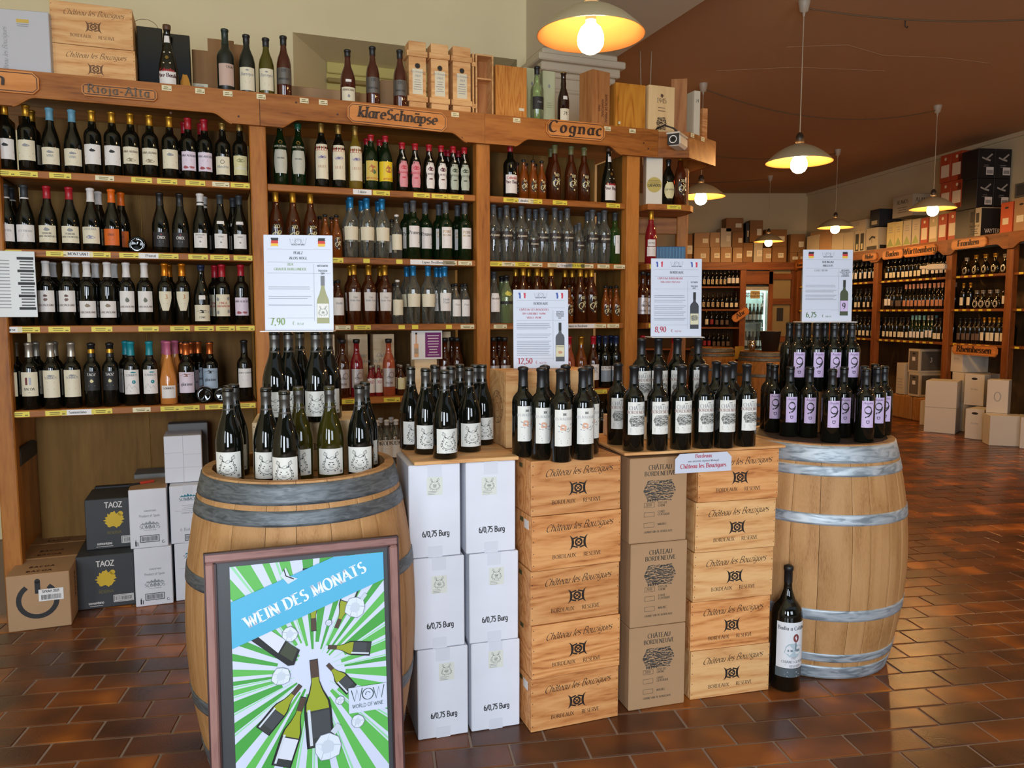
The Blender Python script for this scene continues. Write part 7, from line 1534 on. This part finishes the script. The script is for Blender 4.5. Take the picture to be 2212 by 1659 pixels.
def frow(k, z, px0, px1, keys):
    n = len(keys)
    for j, key in enumerate(keys):
        x = FX(px0 + (px1 - px0) * (j + .5) / n, z, FY + .07); put(key, (x, FY + .07, z + .0004), 0, '%s, %s from left on %s of the end-wall bay' % (DR[key], ORD[j + 1], ('top shelf', 'second shelf', 'third shelf', 'fourth shelf')[k]), 'end-wall bottles')
frow(0, 1.865, 1516, 1596, ['m_three'] * 6 + ['m_white'] * 3); frow(1, 1.48, 1514, 1594, ['m_three'] * 5 + ['m_cream'] * 3); frow(2, 1.175, 1520, 1575, ['m_gold', 'm_red', 'm_plain', 'm_plain', 'm_plain']); frow(3, .81, 1516, 1576, ['m_red', 'm_red', 'm_plain', 'm_plain', 'm_plain', 'm_plain'])
# fridge
M_steel = mat('fridge_body', '9a958a', .4); M_int = mat('fridge_liner', 'dfe8e4', .5); m_led = mat('fridge_lamp', (.75, 1, .95), .5, emit=3.2)
x0, x1 = FX(1607, 1.3), FX(1661, 1.3); fr = thing('wine_fridge', 'glass-fronted lit wine fridge in the end wall', 'fridge', (x0, FY + .02, .0005)); w = x1 - x0
MB().box(0, 0, 0, .03, .42, 1.80, M_steel).build('side_panel', fr); MB().box(w - .03, 0, 0, w, .42, 1.80, M_steel).build('side_panel', fr); MB().box(0, .0, 1.80, w, .42, 1.86, M_steel).build('top_panel', fr); MB().box(0, 0, 0, w, .42, .28, M_steel).build('plinth', fr)
MB().box(.03, .38, .28, w - .03, .41, 1.80, M_int).build('liner', fr); MB().box(w * .78, .1, .3, w * .80, .38, 1.78, M_int).build('rack_side', fr)
MB().box(w - .075, .03, .32, w - .055, .05, 1.76, m_led).build('lamp_tube', fr); MB().box(.05, .05, 1.765, w - .05, .30, 1.785, m_led).build('lamp_tube', fr)
for z in (.80, 1.25): MB().box(.03, .03, z - .012, w - .03, .37, z, M_int).build('shelf', fr)
for j in range(14): MB().box(w * .80, .10, .4 + j * .095, w - .032, .36, .407 + j * .095, M_int).build('rack_bar', fr)
gm_ = glass('fridge_glass', (.9, .95, .95), .05, (.1, .12, .12)); MB().box(.03, -.006, .30, w - .03, -.001, 1.80, gm_).build('glass_door', fr)
MB().box(.10, -.01, 1.66, w * .62, -.0075, 1.795, Cm('bfae80')).build('notice', fr); mb = MB(); mb.decal(text('von eigenen', .05, w * .38, 1.735, wt=.18) + text('Weingütern', .05, w * .38, 1.68, wt=.18), lambda u, v: (u, -.0112, v), brn); mb.build('lettering', fr)
for z, n_r, nm in ((1.2504, 5, 'upper'), (.8004, 5, 'lower')):
    for j in range(n_r):
        o = put('m_tall' if nm == 'upper' else 'm_white', (x0 + .07 + j * .066, FY + .12, z), 0, '%s bottle from left on the %s shelf inside the lit fridge' % (ORD[j + 1], nm), 'bottles in the fridge')
ub = thing('wall_cabinet', 'pine cabinet frame with panel right of the fridge', 'cabinet', (xc - .02, FY, 0)); cw = xd - xc
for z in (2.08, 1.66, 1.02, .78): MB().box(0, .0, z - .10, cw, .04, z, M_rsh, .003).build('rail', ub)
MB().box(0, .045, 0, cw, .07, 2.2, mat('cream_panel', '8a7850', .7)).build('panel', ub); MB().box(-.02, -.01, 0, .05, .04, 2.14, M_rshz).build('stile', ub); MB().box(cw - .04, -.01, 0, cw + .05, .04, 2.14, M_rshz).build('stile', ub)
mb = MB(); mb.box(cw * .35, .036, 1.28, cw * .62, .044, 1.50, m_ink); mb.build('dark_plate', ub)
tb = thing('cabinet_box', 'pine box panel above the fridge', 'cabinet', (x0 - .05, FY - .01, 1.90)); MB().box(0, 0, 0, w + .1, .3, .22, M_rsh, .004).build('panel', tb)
# cartons on the end wall fascia (pixel columns, tops, tiers)
rg = random.Random(5)
fl = [(1478, 1495, 505, 2.2655, K2), (1499, 1533, 534, 2.2655, K1), (1535, 1556, 533, 2.2655, K1), (1557, 1581, 533, 2.2655, K1), (1583, 1604, 534, 2.2655, K1), (1605, 1626, 524, 2.2655, K2), (1628, 1647, 522, 2.2655, WH), (1648, 1666, 535, 2.2655, K1), (1668, 1699, 532, 2.2655, K2), (1707, 1722, 545, 2.2655, K2), (1724, 1740, 545, 2.2655, K2)]
for j, (a, b, yt, z0, m) in enumerate(fl):
    xx0, xx1 = FX(a, z0 + .1), FX(b, z0 + .1); h = topz((0, FY, 0), yt) - z0; w = xx1 - xx0
    carton('wine_carton', '%s carton, %s from left in the lower row over the end wall' % ('white' if m is WH else 'brown', ORD[j + 1]), (xx0, FY, z0), 0, w, .3, h, m, [(rect(-.02, h * .3, .07, h * .6), lab_c), (clines(.02, .07, h * .52, 2, .02, .006), m_grey, 1)], 'cartons over the end wall')
fu = [(1500, 1533, 502, 534, K1), (1534, 1556, 501, 533, K1), (1557, 1580, 492, 533, WH), (1582, 1606, 500, 534, K2), (1569, 1606, 470, 500, K2), (1611, 1618, 480, 524, NV), (1620, 1648, 475, 522, K2), (1654, 1700, 495, 532, K2), (1708, 1740, 505, 545, K2)]
for j, (a, b, yt, yb_, m) in enumerate(fu):
    z0 = topz((0, FY, 0), yb_) + .001; xx0, xx1 = FX(a, z0 + .1), FX(b, z0 + .1); h = topz((0, FY, 0), yt) - z0; w = xx1 - xx0
    carton('wine_carton', '%s carton, %s from left in the upper tier over the end wall' % ('white' if m is WH else 'dark blue' if m is NV else 'brown', ORD[j + 1]), (xx0, FY + .01, z0), 0, w, .28, h, m, [(rect(w * .05, h * .3, w * .4, h * .6), lab_c)], 'cartons over the end wall')
# ------------------------------------------------------------ things on the far floor
barrel('oak barrel in the back of the shop, left one', (2.84, 11.05, .0005), 0, M_cask2, M_hoopd, 8, nst=14, simple=True)
barrel('oak barrel in the back of the shop, right one with spittoon', (3.22, 9.95, .0005), 0, M_cask2, M_hoopd, 9, nst=14, simple=True)
t = thing('wine_cooler', 'black bucket on the right back barrel', 'bucket', (3.30, 9.95, .9305)); MB().lathe([(0, .004), (.10, 0), (.13, .25), (.135, .255), (.12, .25), (.09, .01), (0, .012)], 24, m_ink, cap=False).build('bucket', t)
t = thing('spittoon', 'small shiny metal spittoon on the right back barrel', 'spittoon', (3.04, 9.85, .9305)); MB().lathe([(.03, 0), (.035, .03), (.05, .07), (.045, .10), (.03, .12), (.045, .14), (.02, .13), (0, .12)], 20, mat('chrome', 'c0c0c0', .12, metal=1), cap=False).build('spittoon', t)
t = thing('notice_card', 'small yellow notice between the two back barrels', 'sign', (2.98, 10.4, .80)); MB().box(0, 0, 0, .12, .004, .17, Cm('b8922a')).build('card', t)
t = thing('notice_stand', 'thin post holding the yellow notice between the back barrels', 'stand', (3.04, 10.412, .0005)); MB().box(-.01, 0, 0, .01, .01, .80, M_rshz).build('post', t); MB().box(-.08, -.06, 0, .08, .08, .012, M_rshz).build('foot', t)
def fbox(lbl, px, yb_, w, d, h, yaw, m, z=0.0, prints=None, side=None):
    P = atz(px, yb_, 0); c_, s_ = math.cos(yaw), math.sin(yaw)
    carton('wine_carton', lbl, (P[0], P[1], z + .0005), yaw, w, d, h, m, prints(w, h) if prints else (), 'white cartons on the floor under the far shelving', side=side(w, h) if side else ())
hole = lambda w, h: [(disc(0, h * .86, .035, .014, 14), m_ink), (text('Riesling', .02, 0, h * .5, wt=.14, slant=.3), m_grey)]
crest = lambda w, h: [(ring(0, h * .5, .03, .008, ry_=.05, n=14), m_grey)]
mirr = mat('grey_face_board', '5d554c', .6)
def rbox(lbl, px, z0, w, d, h, m, dep=.02, prints=None, side=None):
    carton('wine_carton', lbl, RWL(sR(px, z0 + h / 2, dep), dep, z0), RA, w, d, h, m, prints(w, h) if prints else (), 'white cartons on the floor under the far shelving', side=side(w, h) if side else ())
sb_ = sR(1926, .2, .03)
bench = thing('low_stand', 'low dark wooden stand under the far grey-faced cartons', 'stand', RWL(sb_, .03, .0005), RA)
for a in (0, .42): MB().box(a, 0, 0, a + .40, .34, .325, M_cask2, .02).build('side', bench)
gf = lambda w, h: [(rect(-w * .4, .03, w * .4, h * .9), mirr), (disc(0, h * .8, .03, .012), m_ink, 1), (rect(-.03, h * .5, .03, h * .66), lab_w, 1)]
rbox('narrow white carton beside the grey-faced pair', 1936, .327, .16, .26, .42, WH, .03, lambda w, h: [(clines(0, .12, h * .5, 4, .04, .008), m_grey)])
rbox('white carton with hand hole and grey face, lower of the far pair', 1962, .327, .22, .34, .31, WH, .03, gf, lambda w, h: [(rect(-.14, .03, .14, h * .9), mirr)])
rbox('white carton with hand hole and grey face, upper of the far pair', 1962, .638, .22, .34, .31, WH, .03, gf, lambda w, h: [(rect(-.14, .03, .14, h * .9), mirr), (text('3', .06, 0, h * .45, wt=.2), lab_w, 1)])
WB2 = mat('white_carton_rear', 'c9c2b4', .6)
fbox('large plain white carton, lower of two on the far floor', 1995, 932, .33, .38, .30, R(-38), WB2, 0); fbox('large plain white carton, upper of two on the far floor', 1995, 932, .33, .38, .315, R(-38), WB2, .301)
fbox('white carton edge with hand hole behind the plain pair', 1986, 917, .26, .3, .31, R(-55), WB2, 0, hole)
fbox('white carton with hand hole in the Franken bay, lower front', 2083, 946, .19, .33, .34, R(-50), WB2, 0, hole); fbox('white carton with hand hole in the Franken bay, upper front', 2078, 936, .22, .36, .36, R(-58), WB2, .345, hole)
for q, lb in enumerate(('plain white carton behind the hand-hole ones, lowest', 'plain white carton behind the hand-hole ones, middle')): rbox(lb, 2056, .0005 + q * .352, .20, .36, .351, WB2, .02)
rbox('long white carton with hand hole, topmost in the Franken bay', 2054, .7052, .20, .40, .31, WB2, .02, hole)
fbox('tall white crest carton by the last post, lower', 2126, 955, .20, .2, .33, R(-40), WB2, 0, crest); fbox('tall white crest carton by the last post, upper', 2126, 955, .20, .2, .36, R(-40), WB2, .332, crest)
fbox('large white carton with oval crest nearest the right edge', 2136, 962, .33, .22, .325, R(-15), WB2, 0, lambda w, h: [], lambda w, h: crest(w, h))
fbox('white carton with hand hole at the right picture edge', 2202, 968, .25, .3, .33, R(-30), WB2, 0, hole)
bad = {k: v for k, v in SEEN.items() if len(v) > 1}
if bad: print('SHARED LABELS', bad)
lw_ = [k for k in SEEN if not 4 <= len(k.split()) <= 16]
if lw_: print('LABEL LENGTH', lw_)
